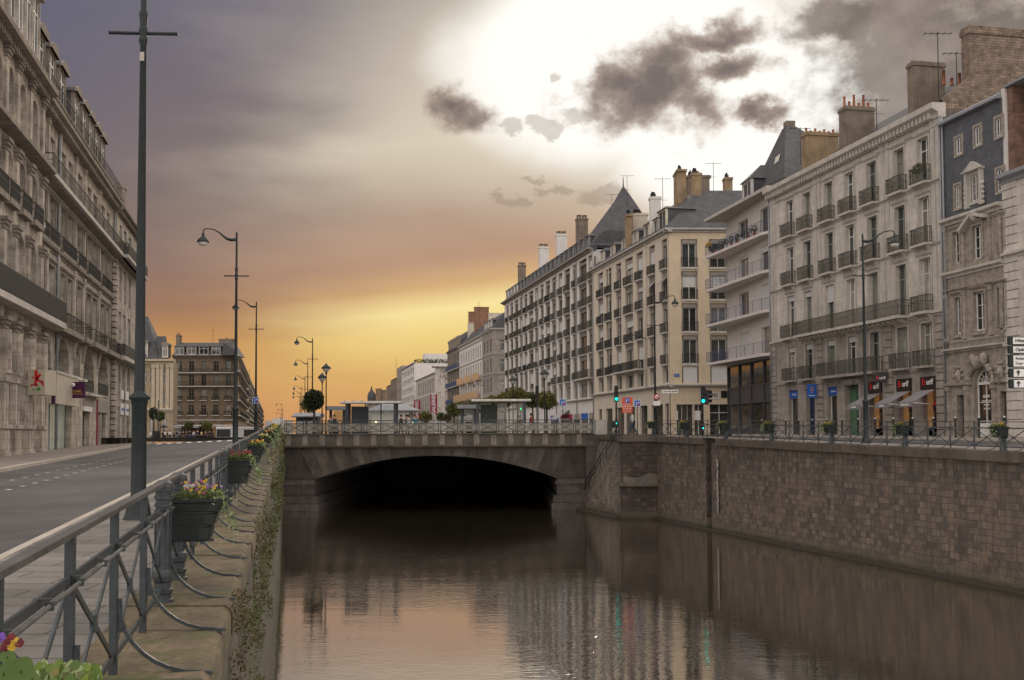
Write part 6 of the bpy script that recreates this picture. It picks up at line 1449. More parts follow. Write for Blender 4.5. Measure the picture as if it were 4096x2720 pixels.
# far domed house behind the kiosk
Pd = Plane(0, 300, 1, 0); b = Bld('domed_house', 'distant ochre house with a rounded corner turret behind the shelter', Pd, 1464, 1543, -.9, 14)
for z0 in (1.5, 4.6): 
    for k in range(4): b.open(.6+k*1.4, 1.4+k*1.4, b.z(z0), b.z(z0)+1.8, 0, .2); b.window(.6+k*1.4, 1.4+k*1.4, b.z(z0), b.z(z0)+1.8, .18)
b.wall(b.z(8.3), M['chim'], 0); b.prof_roof([(0,b.z(8.3)),(1.5,b.z(10.5)),(5,b.z(12)),(12,b.z(12)),(14,b.z(8.3))], 'slate', 0, b.L*.7, 2.2, .3)
b.chimney(2.6, 4.2, .6, 2.0, b.z(8), b.z(13.2), 'chim', 0, .3); b.chimney(4.4, 5.4, .6, 2.0, b.z(8), b.z(12.8), 'chim_grey', 0, .3)
mb = MB(); mb.lathe([(1.1,b.z(8)),(1.2,b.z(11)),(.9,b.z(12)),(.35,b.z(12.7)),(.25,b.z(13.2)),(.05,b.z(14.0))], 1.4, 1.2, 10); mb.obj('turret', M['slate'], b.o)
# ================================================================== left: big limestone building
b = Bld('limestone_building', 'huge weathered limestone building with arches, ironwork balconies and arched dormers on the left', PL, -420, 529, -1.15, 12)
zr_ = b.z; U = b.U
xP = U(132); xQ = U(447); DK = 'stone_leftdark'
mid = [(138,173),(181,214),(232,255),(260,283),(298,323),(338,360),(362,383),(395,415),(418,434)]
pav = [(-330,-262),(-195,-135),(-95,-40),(-28,8),(27,61),(78,110)]
rp = [(457,469),(474,489),(494,508)]
cm = [(U(a), U(c)) for a, c in mid]; cp = [(U(a), U(c)) for a, c in pav]; cr = [(U(a), U(c)) for a, c in rp]
opp = []; 
def opn(lst, cs, z0, z1, arch, rev=.5, shrink=.0):
    for (a, c) in cs: lst.append((a+(c-a)*shrink, c-(c-a)*shrink, zr_(z0), zr_(z1), arch, rev))
o_mid = []; opn(o_mid, cm, 16.1, 18.75, 0, .35, .12); opn(o_mid, cm, 12.0, 15.0, 0, .4, .06); opn(o_mid, cm, 7.4, 10.7, 0, .4, .08)
arches = [(U(a), U(c)) for a, c in ((141,203),(222,277),(292,320),(334,375),(392,432))]
for (a, c) in arches: o_mid.append((a, c, zr_(3.15), zr_(6.55), .9, .9))
shops = [(U(a), U(c)) for a, c in ((150,187),(194,289),(333,360),(392,405),(408,424))]
for (a, c) in shops: o_mid.append((a, c, .15, zr_(2.4), 0, .5))
o_pav = []; opn(o_pav, cp, 16.3, 19.0, 1, .4, .10); opn(o_pav, cp, 12.0, 14.7, 1, .4, .05); opn(o_pav, cp, 7.4, 10.8, 1, .4, .05); opn(o_pav, cp, 3.4, 6.5, 1, .5, 0); opn(o_pav, cp, .35, 2.85, 0, .4, .05)
o_rp = []; opn(o_rp, cr, 16.1, 18.7, 0, .3, .1); opn(o_rp, cr, 12.0, 15.0, 0, .3, .1); opn(o_rp, cr, 7.6, 11.0, 0, .3, .1); opn(o_rp, cr, 3.0, 6.4, 1, .4, .05); opn(o_rp, cr, -.85, 2.6, 0, .4, .1)
zt = zr_(20.0)
b.wall(zt, M['stone_left'], 0, 'wall', x0=xP, x1=xQ, ops=o_mid)
b.wall(zt, M['stone_left'], 0, 'pavilion_wall', x0=0, x1=xP, ops=o_pav, y=-.40); b.wall(zt-.3, M['stone_left'], 0, 'pavilion_wall', x0=xQ, x1=b.L, ops=o_rp, y=-.30)
for ops, y0 in ((o_mid, 0), (o_pav, -.4), (o_rp, -.3)):
    for (a, c, z0, z1, ar, rv) in ops:
        if ar == .9:
            b.window(a+(c-a)*.27, c-(c-a)*.2, z0, z1-.35, .85, 'frame_brown', 'glass', 'french', arch=1)
            bal = b.balcony(a+.02, c-.02, z0+.15, .06, .95, .1, 'iron_green', 'trim', .14, .03, dense=True)
            mb = MB(); mb.quad((a,.88,z0),(c,.88,z0),(c,.88,z1),(a,.88,z1)); mb.obj('arch_infill', M['stone_left'], b.o)
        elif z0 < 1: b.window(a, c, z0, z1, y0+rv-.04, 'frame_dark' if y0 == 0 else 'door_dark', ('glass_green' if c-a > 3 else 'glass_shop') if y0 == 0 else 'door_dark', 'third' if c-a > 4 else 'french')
        else: b.window(a, c, z0, z1, y0+rv-.04, 'frame', 'glass', 'french', arch=1 if ar else 0)
        if ar == 0 and z0 > 3 and y0 > -.4 and z0 < zr_(16): b.surround(a, c, z0, z1, DK, .17, -y0+.07 if False else .07)
# iron guards on the middle rows
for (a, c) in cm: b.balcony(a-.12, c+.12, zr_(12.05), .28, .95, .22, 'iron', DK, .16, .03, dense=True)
for (a, c) in cp: 
    o = b.balcony(a-.12, c+.12, zr_(12.05), .35, .95, .3, 'iron', DK, .16, .03, dense=True); o.location.y = -.40
o = b.balcony(xP+.2, b.L+.1, zr_(15.75), .95, 1.0, .28, 'iron', 'trim', .30, .022, dense=True)
o = b.balcony(xQ-.2, b.L+.1, zr_(15.75), 1.3, 1.0, .28, 'iron', 'trim', .10, .05, dense=True)
for i, (p, q) in enumerate(((198,228),(228,286),(298,322),(335,386),(394,446))): b.balcony(U(p), U(q), zr_(6.95), .8, .95, .34, 'iron', DK, .26, .022, dense=True)
b.balcony(0, U(183), zr_(6.95), 1.15, 1.25, .34, 'iron', 'trim', .12, .06, dense=True); mb = MB(); mb.box(.05, U(183)-.05, -1.10, -1.07, zr_(7.0), zr_(8.1)); mb.obj('balcony_panel', M['iron_panel'], b.o); b.balcony(xQ-.1, b.L+.15, zr_(6.95), 1.1, 1.0, .34, 'iron', 'trim', .08, .06, dense=True)
# cornices and ledges
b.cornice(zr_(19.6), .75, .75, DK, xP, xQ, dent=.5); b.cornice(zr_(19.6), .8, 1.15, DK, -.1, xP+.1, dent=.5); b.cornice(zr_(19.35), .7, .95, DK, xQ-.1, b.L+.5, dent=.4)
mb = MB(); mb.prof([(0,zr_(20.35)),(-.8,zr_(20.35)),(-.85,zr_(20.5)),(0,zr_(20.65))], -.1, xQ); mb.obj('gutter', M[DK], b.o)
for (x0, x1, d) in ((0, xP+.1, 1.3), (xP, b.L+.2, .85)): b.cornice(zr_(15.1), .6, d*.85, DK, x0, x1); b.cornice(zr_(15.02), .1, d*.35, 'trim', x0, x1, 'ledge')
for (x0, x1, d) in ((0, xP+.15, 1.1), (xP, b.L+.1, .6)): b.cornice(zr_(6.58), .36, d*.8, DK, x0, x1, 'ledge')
b.cornice(zr_(11.55), .3, .25, DK, 0, b.L, 'ledge')
# pilasters between windows, stacked engaged columns on the pavilion
for x in [U(177), U(222), U(290), U(328), U(389)]+[xP+.1]:
    mb = MB()
    for (za, zb2) in ((7.4,11.5),(11.9,15.3),(15.9,19.6)): mb.box(x-.22, x+.22, -.12, 0, zr_(za), zr_(zb2)); mb.box(x-.30, x+.30, -.18, 0, zr_(zb2)-.35, zr_(zb2))
    mb.prof([(0,zr_(5.3)),(-.14,zr_(5.4)),(-.2,zr_(6.0)),(-.3,zr_(6.58)),(0,zr_(6.58))], x-.14, x+.14)
    mb.obj('pilaster', M['stone_left'], b.o)
for x in [U(v) for v in (-230,-115,-34,14,69,122)]:
    for (za, zb2, w, d) in ((3.1,5.9,.34,.24),(7.5,10.9,.30,.16),(12.1,14.9,.30,.16),(15.9,19.6,.28,.14)):
        mb = MB(); mb2 = MB()
        mb.box(x-w, x+w, -.4-d, -.4, zr_(za), zr_(zb2)-.5); mb.box(x-w-.06, x+w+.06, -.4-d-.06, -.4, zr_(za), zr_(za)+.35)
        mb2.box(x-w-.05, x+w+.05, -.4-d-.05, -.4, zr_(zb2)-.5, zr_(zb2)-.3); mb2.box(x-w-.12, x+w+.12, -.4-d-.12, -.4, zr_(zb2)-.3, zr_(zb2)-.1); mb2.box(x-w-.2, x+w+.2, -.4-d-.2, -.4, zr_(zb2)-.1, zr_(zb2)+.08)
        for k in range(3): mb2.ball((x+(k-1)*.22, -.4-d-.08, zr_(zb2)-.25), .10, 0, 6, 4)
        mb2.obj('capital', M[DK], mb.obj('engaged_pier', M['stone_left'], b.o))
    mb = MB()
    mb.lathe([(.26,zr_(3.15)),(.21,zr_(3.35)),(.19,zr_(5.35))], x, -.72, 12)
    for dx in (-.26, .26): mb.box(x+dx-.17, x+dx+.17, -.72, -.4, 0, zr_(2.75))
    mb.box(x-.55, x+.55, -.80, -.4, zr_(2.75), zr_(3.1)); mb.box(x-.5, x+.5, -.78, -.4, 0, zr_(.45)); mb.box(x-.6, x+.6, -.88, -.4, zr_(.40), zr_(.6)); mb.box(x-.58, x+.58, -.86, -.4, 0, .35)
    mb.obj('engaged_column', M['stone_left'], b.o)
for x in (xQ-.35, xQ+.35, b.L-.35):
    mb = MB(); z = .1
    while z < zr_(15.2): mb.box(x-.30, x+.30, -.38, -.05, z, z+.42); z += .52
    mb.obj('quoins', M['stone_left'], b.o)
for px in (219, 447): b.pipe(U(px), 0, zr_(20.2), 'zinc', .09)
# mansard with arched dormers
b.prof_roof([(-.5,zr_(20.5)),(.0,zr_(22.0)),(1.0,zr_(23.6)),(5,zr_(24.4)),(11,zr_(24.4)),(12,zr_(20))], 'slate', xP-.5, xQ-.3)
b.prof_roof([(-.8,zr_(20.5)),(.6,zr_(25)),(11,zr_(25)),(12,zr_(20))], 'slate', 0, xP-.2)
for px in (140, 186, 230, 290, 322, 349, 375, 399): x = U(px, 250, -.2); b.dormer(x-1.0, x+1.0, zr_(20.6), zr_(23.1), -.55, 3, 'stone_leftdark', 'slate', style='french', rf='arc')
mb = MB()                                             # row of small iron guards on the roof ledge
for k in range(60):
    x = xP+k*(xQ-xP-.5)/60; mb.bar((x,-.78,zr_(20.6)),(x,-.78,zr_(21.4)),.03,.03)
mb.bar((xP,-.78,zr_(21.4)),(xQ-.5,-.78,zr_(21.4)),.04,.04); mb.bar((xP,-.78,zr_(21.0)),(xQ-.5,-.78,zr_(21.0)),.03,.03); mb.obj('roof_guard', M['iron'], b.o)
for px in (-60, 0, 35, 68, 100):                      # tall stone dormers of the pavilion
    x = U(px, 60, -.4); b.dormer(x-.9, x+.9, zr_(20.6), zr_(24.0), -1.0, 4, 'stone_left', 'zinc', style='french', rf='arc')
    mb = MB(); mb.lathe([(.28,0),(.22,.2),(.30,.5),(.12,.8),(.18,1.1),(.05,1.6)], 0, 0, 8); mb.obj('finial', M[DK], b.o, (x-1.15, -.8, zr_(23.9))); 
b.chimney(U(150,120,1.5)-.6, U(150,120,1.5)+.6, 1.0, 3.2, zr_(23), zr_(25.2), 'chim_grey', 0, .5, 0, 'dark capped chimney behind the dormers')
b.chimney(U(462,700,1)-.5, U(462,700,1)+.6, .1, 1.4, zr_(20.5), zr_(23.7), 'stone_leftdark', 0, .5, 0, 'stone chimney at the end of the mansard')
b.chimney(U(308,380,1.5)-.5, U(308,380,1.5)+.5, 1.5, 3.4, zr_(23), zr_(25.6), 'chim_grey', 0, .4, 0, 'dark chimney behind the middle dormers')
# shop fronts
x0, x1 = U(134), U(290)
mb = MB(); mb.box(U(196), x1, -.45, .0, zr_(2.05), zr_(4.05)); mb.obj('fascia', M['beige_sign'], b.o)
text(b.o, 'BOUTIQUE', .1, (U(262), -.46, zr_(3.1)), 'recess') if False else None
mb = MB(); mb.box(U(196), U(290), -.5, -.0, .05, .3); mb.obj('shop_step', M['trim'], b.o)
mb = MB(); mb.box(U(196), U(289), -.5, .2, zr_(3.95), zr_(4.12)); mb.obj('ledge', M['trim'], b.o)
mb = MB(); mb.box(U(333), U(386), -.5, 0, zr_(3.0), zr_(3.2)); mb.obj('ledge', M['trim'], b.o)
mb = MB(); mb.box(U(333), U(362), -.12, 0, zr_(2.2), zr_(2.95)); mb.obj('fascia', M['recess'], b.o); mb = MB(); mb.box(U(333), U(362), -.16, 0, zr_(1.85), zr_(2.2)); mb.obj('fascia', M['white'], b.o)
mb = MB(); mb.box(U(389), U(430), -.10, 0, zr_(1.9), zr_(2.9)); mb.obj('fascia', M['recess'], b.o); mb = MB(); mb.box(U(387.6), U(389.2), -.10, 0, .1, zr_(2.9)); mb.obj('red_jamb', M['crimson'], b.o)
for (p, q) in ((468,477),(487,497)):
    mb = MB(); mb.box(U(p), U(q), -.42, -.3, zr_(1.9), zr_(2.9)); mb.box(U(p), U(q), -.42, -.3, 0.1, zr_(-.2)); mb.box(U(p), U(q), -.42, -.3, zr_(3.3), zr_(4.1)); mb.obj('white_panel', M['white'], b.o)
    mb = MB(); mb.box(U(p)+.1, U(q)-.1, -.45, -.43, zr_(2.3), zr_(2.5)); mb.obj('blue_lettering', M['sign_blue'], b.o)
for px in (253,281): mb = MB(); mb.tube([(U(px),-.45,zr_(3.95)),(U(px),-1.0,zr_(3.9))], .03, 5); mb.box(U(px)-.15, U(px)+.15, -1.1, -.95, zr_(3.75), zr_(3.9)); mb.obj('spotlight', M['white'], b.o)
# projecting sign with the red and green leaf mark
t = thing('hanging_sign', 'square beige sign with a red leaf figure and green mark on the left shopfront', 'sign', tuple(at(168,1530,58.3))[:2]+(EYE+at(168,1530,58.3).z,)); s_ = 58.3/F
mb = MB(); mb.box(-.46,.46,-.7,.7,-.70,.68); mb.obj('box', M['beige_sign'], t)
mb = MB()
def strokes(lst, sc, ox, oz):
    for (x0_, z0_, x1_, z1_, w) in lst: mb.bar((ox+x0_*sc,-.715,oz+z0_*sc),(ox+x1_*sc,-.715,oz+z1_*sc),.02,w*sc)
strokes([(-.05,.9,-.02,.1,.26),(0,.1,.35,.55,.22),(.05,.05,.55,-.15,.18),(.5,-.1,.6,-.45,.16),(-.05,.1,-.1,-.45,.22),(-.1,-.4,.15,-.45,.14),(-.3,-.3,-.5,-.5,.14),(-.35,.35,-.25,.2,.12)], .62, .02, .08)
mb.obj('red_emblem', M['red'], t); mb = MB(); strokes([(-.35,-.72,-.05,-.70,.08),(.05,-.72,.35,-.66,.22),(.15,-.60,.3,-.6,.1)], .62, .02, .03); mb.obj('green_emblem', M['green'], t)
t = thing('hanging_sign', 'purple projecting sign with gold lettering between the arches on the left', 'sign', tuple(at(311,1560,71.5))[:2]+(EYE+at(311,1560,71.5).z,)); mb = MB(); mb.box(-.50,.50,-.08,.08,-.55,.55); mb.obj('board', M['purple'], t); text(t, 'CAFE', .22, (0,-.1,-.1), 'yellow', True)
mb = MB(); mb.bar((-.4,-.1,-.28),(.4,-.1,-.28),.01,.03); mb.obj('gold_line', M['yellow'], t)
mb = MB(); mb.ball((-.15,-.4,.33), .14); mb.tube([(-.15,-.4,.33),(-1.2,-.2,.45)], .03, 6); mb.obj('spotlight', M['white'], t)
t = thing('hanging_sign', 'slim purple projecting sign with a small lit lamp beside the beige sign', 'sign', tuple(at(214,1550,64))[:2]+(EYE+at(214,1550,64).z,)); mb = MB(); mb.box(-.10,.10,-.05,.05,-1.0,.8); mb.obj('board', M['purple'], t); mb = MB(); mb.box(-.02,.10,-.12,-.05,.28,.48); mb.obj('lamp', M['lit_warm'], t)
LBm = b
# low end wing beyond
# ================================================================== far left: ochre palace, hotel, houses on the avenue
Pp = Plane(-70, 198, 1, 0)
b = Bld('palace', 'yellow stone palace with dark mansard and dome behind the first lamp post', Pp, 470, 692, -.85, 2.5)
zr_ = b.z
cl = [(572,587),(600,612),(655,668)]
for z0, z1 in ((9.8,12.2),(6.0,8.4),(.6,3.4)):
    for (a, c) in cl: b.open(b.U(a), b.U(c), zr_(z0), zr_(z1), 0, .3); b.window(b.U(a), b.U(c), zr_(z0), zr_(z1), .26, 'frame', 'glass')
b.wall(zr_(13.6), mat('yellow limestone', (.36,.28,.18), .8, brick=(1.2,.5,.03,(.3,.24,.16),.88), streak=.4), 0)
b.cornice(zr_(13.4), .9, .9, 'pal_trim', -.3, b.L+.3); b.cornice(zr_(4.6), .5, .5, 'render_cream2', 0, b.L, 'ledge')
mb = MB()
for px in (615, 633, 648, 672, 688): x = b.U(px); mb.box(x-.3, x+.3, -.3, 0, zr_(5), zr_(13.4)); mb.box(x-.4, x+.4, -.4, 0, zr_(12.7), zr_(13.4))
mb.obj('pilaster', M['pal_trim'], b.o)
b.prof_roof([(-.3,zr_(14.3)),(1.0,zr_(17)),(2.0,zr_(18.8)),(2.3,zr_(18.8)),(2.5,zr_(14.3))], 'slate', b.U(608), b.L-1.6, .2, .6)
mb = MB(); x0, x1 = b.U(470), b.U(636); za, zb2 = zr_(14.3), zr_(22.6); mb.add([(x0,-.4,za),(x1,-.4,za),(x1,4,za),(x0,4,za),(x0+.9,.9,za+5),(x1-1.7,.9,za+5),(x1-1.7,3.6,za+5),(x0+.9,3.6,za+5),(x0+2.4,2.5,zb2),(x1-3.1,2.5,zb2),(x1-3.1,3,zb2),(x0+2.4,3,zb2)], [(0,1,5,4),(1,2,6,5),(2,3,7,6),(3,0,4,7),(4,5,9,8),(5,6,10,9),(6,7,11,10),(7,4,8,11),(8,9,10,11)]); mb.obj('dome', M['slate'], b.o)
b.dormer(b.U(568), b.U(592), zr_(14.6), zr_(17.4), -.3, 2, 'render_cream2', 'slate', rf='arc'); b.dormer(b.U(650), b.U(672), zr_(14.6), zr_(16.9), -.3, 2, 'render_cream2', 'slate', rf='arc')
Ph = Plane(-66, 218, 1, 0)
b = Bld('hotel', 'brown six storey hotel with slate attic, window boxes and a terrace beyond the road', Ph, 688, 945, -.85, 1.2)
zr_ = b.z; cl = [(b.U(c-10), b.U(c+10)) for c in (717,766,815,864,913)]
R_w = [(13.2,15.3),(10.2,12.5),(7.3,9.6),(4.2,6.3)]
for z0, z1 in R_w:
    for (a, c) in cl: b.open(a, c, zr_(z0), zr_(z1), 0, .25)
for (a, c) in cl: b.open(a-.3, c+.3, .2, zr_(2.6), 0, .3)
b.wall(zr_(16.2), mat('brown hotel render', (.17,.125,.085), .85, streak=.3, var=.12), 0)
for ri, (z0, z1) in enumerate(R_w):
    for k, (a, c) in enumerate(cl):
        b.window(a, c, zr_(z0), zr_(z1), .22, 'frame_brown', 'glass', 'french')
        if ri > 1: b.balcony(a-.25, c+.25, zr_(z0), .45, .8, .15, 'iron', 'concrete', .15, .03); mb = MB(); leaves(mb, ((a+c)/2, -.4, zr_(z0)+.75), .6, .2, .22, 50, .09, k % 2); mb.obj('window_box', [M['fl_maroon'], M['leaf_mid']], b.o)
for k, (a, c) in enumerate(cl): b.window(a-.3, c+.3, .2, zr_(2.6), .28, 'frame_dark', 'lit' if k in (3,4) else 'glass_shop', 'french')
b.balcony(0, b.L, zr_(10.2), .8, .9, .2, 'iron', 'concrete', .2, .04); b.balcony(0, b.L, zr_(13.0), .6, .8, .2, 'iron', 'concrete', .25, .04)
b.cornice(zr_(16.0), .6, .7, 'chim_grey', 0, b.L+.4); b.cornice(zr_(3.0), .3, .4, 'concrete', 0, b.L, 'ledge')
b.prof_roof([(-.3,zr_(16.5)),(1.6,zr_(18.4)),(3,zr_(19.4)),(5,zr_(19.4)),(7,zr_(16.5))], 'slate', 0, b.L, .8, 1.6)
for (a, c) in cl[:4]: b.dormer(a-.5, c+.5, zr_(16.6), zr_(18.4), -.2, 2, 'recess', 'slate', style='french')
b.chimney(b.U(858), b.U(917), 3, 4, zr_(19), zr_(20.2), 'chim_grey', 5, .3, .3, 'low wide chimney on the hotel roof'); b.chimney(b.U(690), b.U(702), 2, 4, zr_(17), zr_(21), 'chim_grey', 3, .3, .6, 'left chimney of the hotel')
mb = MB(); mb.box(0, b.L, -3.2, 0, zr_(1.95), zr_(2.2)); mb.obj('terrace_canopy', M['canvas_white'], b.o)
Pa = Plane(b.o.location.x+b.L-.1, 218.9, -.2231, 1)
def av(nm, lab, pl_, pr_, ztp, m, n, hz, bal=True):
    q = Bld(nm, lab, Pa, pl_, pr_, -.85, .35); CUq = [(q.L*(k+.25)/n, q.L*(k+.75)/n) for k in range(n)]
    for z0 in hz:
        for (a, c) in CUq: q.open(a, c, q.z(z0), q.z(z0)+2.1, 0, .3)
    q.wall(q.z(ztp), M[m], 0)
    for i, z0 in enumerate(hz):
        for k, (a, c) in enumerate(CUq): q.window(a, c, q.z(z0), q.z(z0)+2.1, .25, 'frame', 'lit' if False else 'glass')
        if bal: q.balcony(0, q.L, q.z(z0), .8, .9, .2, 'iron', 'concrete', .5, .05)
    q.cornice(q.z(ztp)-.2, .5, .7, 'concrete', 0, q.L); q.prof_roof([(-.2,q.z(ztp)+.2),(2,q.z(ztp)+2.4),(2.6,q.z(ztp)+2.4),(3,q.z(ztp))], 'slate', 0, q.L, 0, 1)
    return q
av('avenue_house', 'side front of the hotel corner with stacked balconies catching orange light', 945, 985, 16.2, 'chim', 7, (4.2,7.3,10.2,13.2))
av('avenue_house', 'pale narrow house on the avenue right behind the hotel corner', 985, 1024, 16.0, 'render_cream2', 7, (3.5,6.5,9.5,12.6))
av('avenue_house', 'farthest brown house of the avenue left of the third lamp post', 1024, 1052, 15.0, 'chim_grey', 7, (3.5,6.5,9.5,12))
# distant low town on the horizon
for k, (pl_, pr_, pt, m) in enumerate(((1060,1090,1682,'render_white'),(1090,1128,1672,'render_white'),(1130,1160,1680,'concrete'))):
    Pz = Plane(0, 620+k*30, 1, 0); q = simple('distant_block', ['distant low pale block left of the railing end','distant pale block behind the railing end','distant grey block behind the bridge corner'][k], pl_, pr_, (1741-pt)/F*(620+k*30), m, colsn(pl_+1,pr_-1,4,.5), [(1,3)], 10, None, plane=Pz, cor=None)
# ------------------------------------------------------------------ trees and bushes
def ball_tree(name, label, px, py, r_px, Yd, leaf, group=None, ground=-.8, trunk=True, n=1700, sq=1.0, s=.10, seed=1):
    p = at(px, py, Yd); r = r_px/F*Yd; rng = random.Random(seed); t = thing(name, label, 'tree' if trunk else 'bush', (p.x, Yd, EYE+ground), 0, group)
    cz = p.z-ground; mb = MB()
    for k in range(9): a = rng.uniform(0,2*pi); leaves(mb, (r*.35*cos(a), r*.35*sin(a), cz+rng.uniform(-.35,.35)*r*sq), r*.70, r*.70, r*.66*sq, n//12, s, 0, .75, rng=rng)
    leaves(mb, (0,0,cz), r, r, r*sq, n//3, s, 0, .9, rng=rng)
    for _ in range(26): a = rng.uniform(0,2*pi); e = rng.uniform(-.6,1.3); leaves(mb, (r*cos(a)*cos(e), r*sin(a)*cos(e), cz+r*sq*sin(e)), r*.14, r*.14, r*.14, 14, s*.8, 0, rng=rng)
    mb.obj('crown', M[leaf], t)
    if trunk:
        mb = MB(); h = cz; mb.tube([(0,0,-.1),(.03,.02,h*.5),(0,0,h)], [.16*r+.03,.11*r+.02,.07*r], 8)
        for k in range(5): a = 2*pi*k/5; mb.tube([(0,0,h-.75*r*sq),(r*.5*cos(a),r*.5*sin(a),h+.1*r)], [.05*r,.02*r], 5)
        mb.obj('trunk', M['bark'], t)
    return t
ball_tree('round_tree', 'dark ball-clipped tree above the left end of the bridge railing', 1256, 1600, 40, 93, 'leaf_dark', ground=-.15, n=3600, s=.10)
ball_tree('round_tree', 'second clipped tree half hidden behind the dark ball tree', 1236, 1618, 34, 118, 'leaf_mid', ground=-.5, n=2000, seed=2)
g = 'clipped trees on the square to the right'
for i, (px, py, r, Yd, lf, lab) in enumerate(((2070,1583,38,118,'leaf_warm','large leafy clipped tree left of the second shelter roof end'),(2186,1603,40,112,'leaf_warm','large leafy clipped tree right of the second shelter'),(2020,1600,34,128,'leaf_warm','clipped tree behind the second shelter roof, left of the tallest'),
     (1972,1612,32,140,'leaf_warm','third clipped tree of the row above the second shelter'),(1930,1622,30,150,'leaf_warm','fourth clipped tree of the row above the second shelter'),(1893,1630,32,140,'leaf_mid','clipped tree at the left end of the second shelter'),
     (1850,1636,32,150,'leaf_warm','clipped tree between the two shelters, nearest the second'),(1815,1640,30,156,'leaf_mid','clipped tree between the two shelters, leftmost of its row'),(2130,1600,34,124,'leaf_mid','clipped tree behind the black traffic light'))):
    ball_tree('clipped_tree', lab, px, py, r, Yd, lf, g, -.5, True, 2200, .95, .12, 10+i)
for i, (px, py, r, Yd, lab) in enumerate(((1702,1668,24,125,'round clipped bush right of the white kiosk'),(1763,1668,18,135,'dark small round bush beside the second brownish one'),(1787,1672,17,128,'brownish small round bush between the shelters'))):
    ball_tree('clipped_bush', lab, px, py, r, Yd, ['leaf_warm','leaf_mid','leaf_dry'][i], 'clipped bushes on the square', -.6, True, 1100, .95, .11, 30+i)
g = 'small trees in front of the hotel'
for i, (px, py, r, lf, lab, sq) in enumerate(((614,1655,17,'leaf_dark','dark upright clipped tree left of the road end',1.5),(640,1665,18,'leaf_mid','green clipped tree just right of the dark upright one',1.1),(756,1702,16,'leaf_mid','ball tree in front of the hotel, left of two',1.05),(827,1703,20,'leaf_warm','ball tree in front of the hotel, right of two',1.0),(548,1590,26,'leaf_mid','green tree showing between the limestone building and the first lamp post',1.5))):
    ball_tree('street_tree', lab, px, py, r, 165 if i < 2 else 185, lf, g, -.85, True, 1200, sq, .13, 40+i)
# ------------------------------------------------------------------ shelters and kiosk on the bridge
def shelter(label, pl_, pr_, Yd, ground, ptop, dark=True):
    p0, p1 = at(pl_, ptop, Yd), at(pr_, ptop, Yd); L = p1.x-p0.x; H = p0.z-ground
    t = thing('bus_shelter', label, 'bus shelter', (p0.x, Yd, EYE+ground), 0, 'glass bus shelters on the bridge')
    mb = MB(); mb.prof([(-.4,H-.16),(-.25,H-.20),(1.5,H-.17),(1.65,H-.12),(1.6,H-.02),(0,H+.03),(-.35,H-.05)], -.35, L+.35); mb.obj('roof', M['concrete'], t)
    mb = MB(); n = 10
    for k in range(7): x = k*L/6; mb.box(x-.02, x+.02, -.42, 1.66, H+.02, H+.06)
    mb.obj('roof_rib', M['zinc'], t)
    for k in range(4):
        x = .15+(L-.3)*k/3; w = .11 if k in (0,3) else .05
        for y in ((.0, 1.4) if k in (0,3) else (1.4,)): mb = MB(); mb.box(x-w, x+w, y-.06, y+.06, 0, H-.17); mb.obj('post', M['rail'], t)
    for k in range(3):
        a, c = .3+(L-.3)*k/3, (L-.3)*(k+1)/3; mb = MB(); mb.box(a, c, 1.38, 1.40, .15, H-.3); mb.obj('glass_panel', M['clear'] if k else M['fritted'], t)
        mb = MB()
        q = a
        while q < c-.1: mb.bar((q,1.36,H-.95),(q+.09,1.36,H-.83),.005,.045); mb.bar((q+.09,1.36,H-.83),(q+.18,1.36,H-.95),.005,.045); q += .18
        mb.obj('zigzag_band', M['shutter'], t)
    mb = MB(); mb.box(.35, 1.75, 1.2, 1.32, .1, H-.4); mb.obj('poster_case', M['frame_dark'] if dark else M['door_dark'], t)
    mb = MB(); mb.box(L*.36, L*.75, .9, 1.2, .42, .48); mb.obj('bench', M['concrete'], t)
    return t
shelter('glass bus shelter on the left half of the bridge, in front of the white kiosk', 1380, 1587, 87.2, .0, 1606, True)
shelter('glass bus shelter on the right half of the bridge, in front of the clipped trees', 1903, 2106, 87.2, .0, 1598, False)
def small_shelter(label, pl_, pr_, Yd, ptop):
    p0, p1 = at(pl_, ptop, Yd), at(pr_, ptop, Yd); L = p1.x-p0.x; H = p0.z+.2; t = thing('bus_shelter', label, 'bus shelter', (p0.x, Yd, EYE-.2), 0)
    mb = MB(); mb.box(-.3, L+.3, -.3, 1.6, H-.35, H); mb.obj('roof', M['zinc'], t)
    for x in (0.1, L-.1): mb = MB(); mb.box(x-.12, x+.12, .3, .5, 0, H-.35); mb.obj('post', M['rail'], t)
    mb = MB(); mb.box(.2, L-.2, 1.35, 1.37, .2, H-.4); mb.obj('glass_panel', M['fritted'], t)
small_shelter('lower grey-roofed shelter behind the left bus shelter', 1316, 1378, 97, 1625); small_shelter('lower grey-roofed shelter behind the right bus shelter', 1842, 1905, 97, 1619)
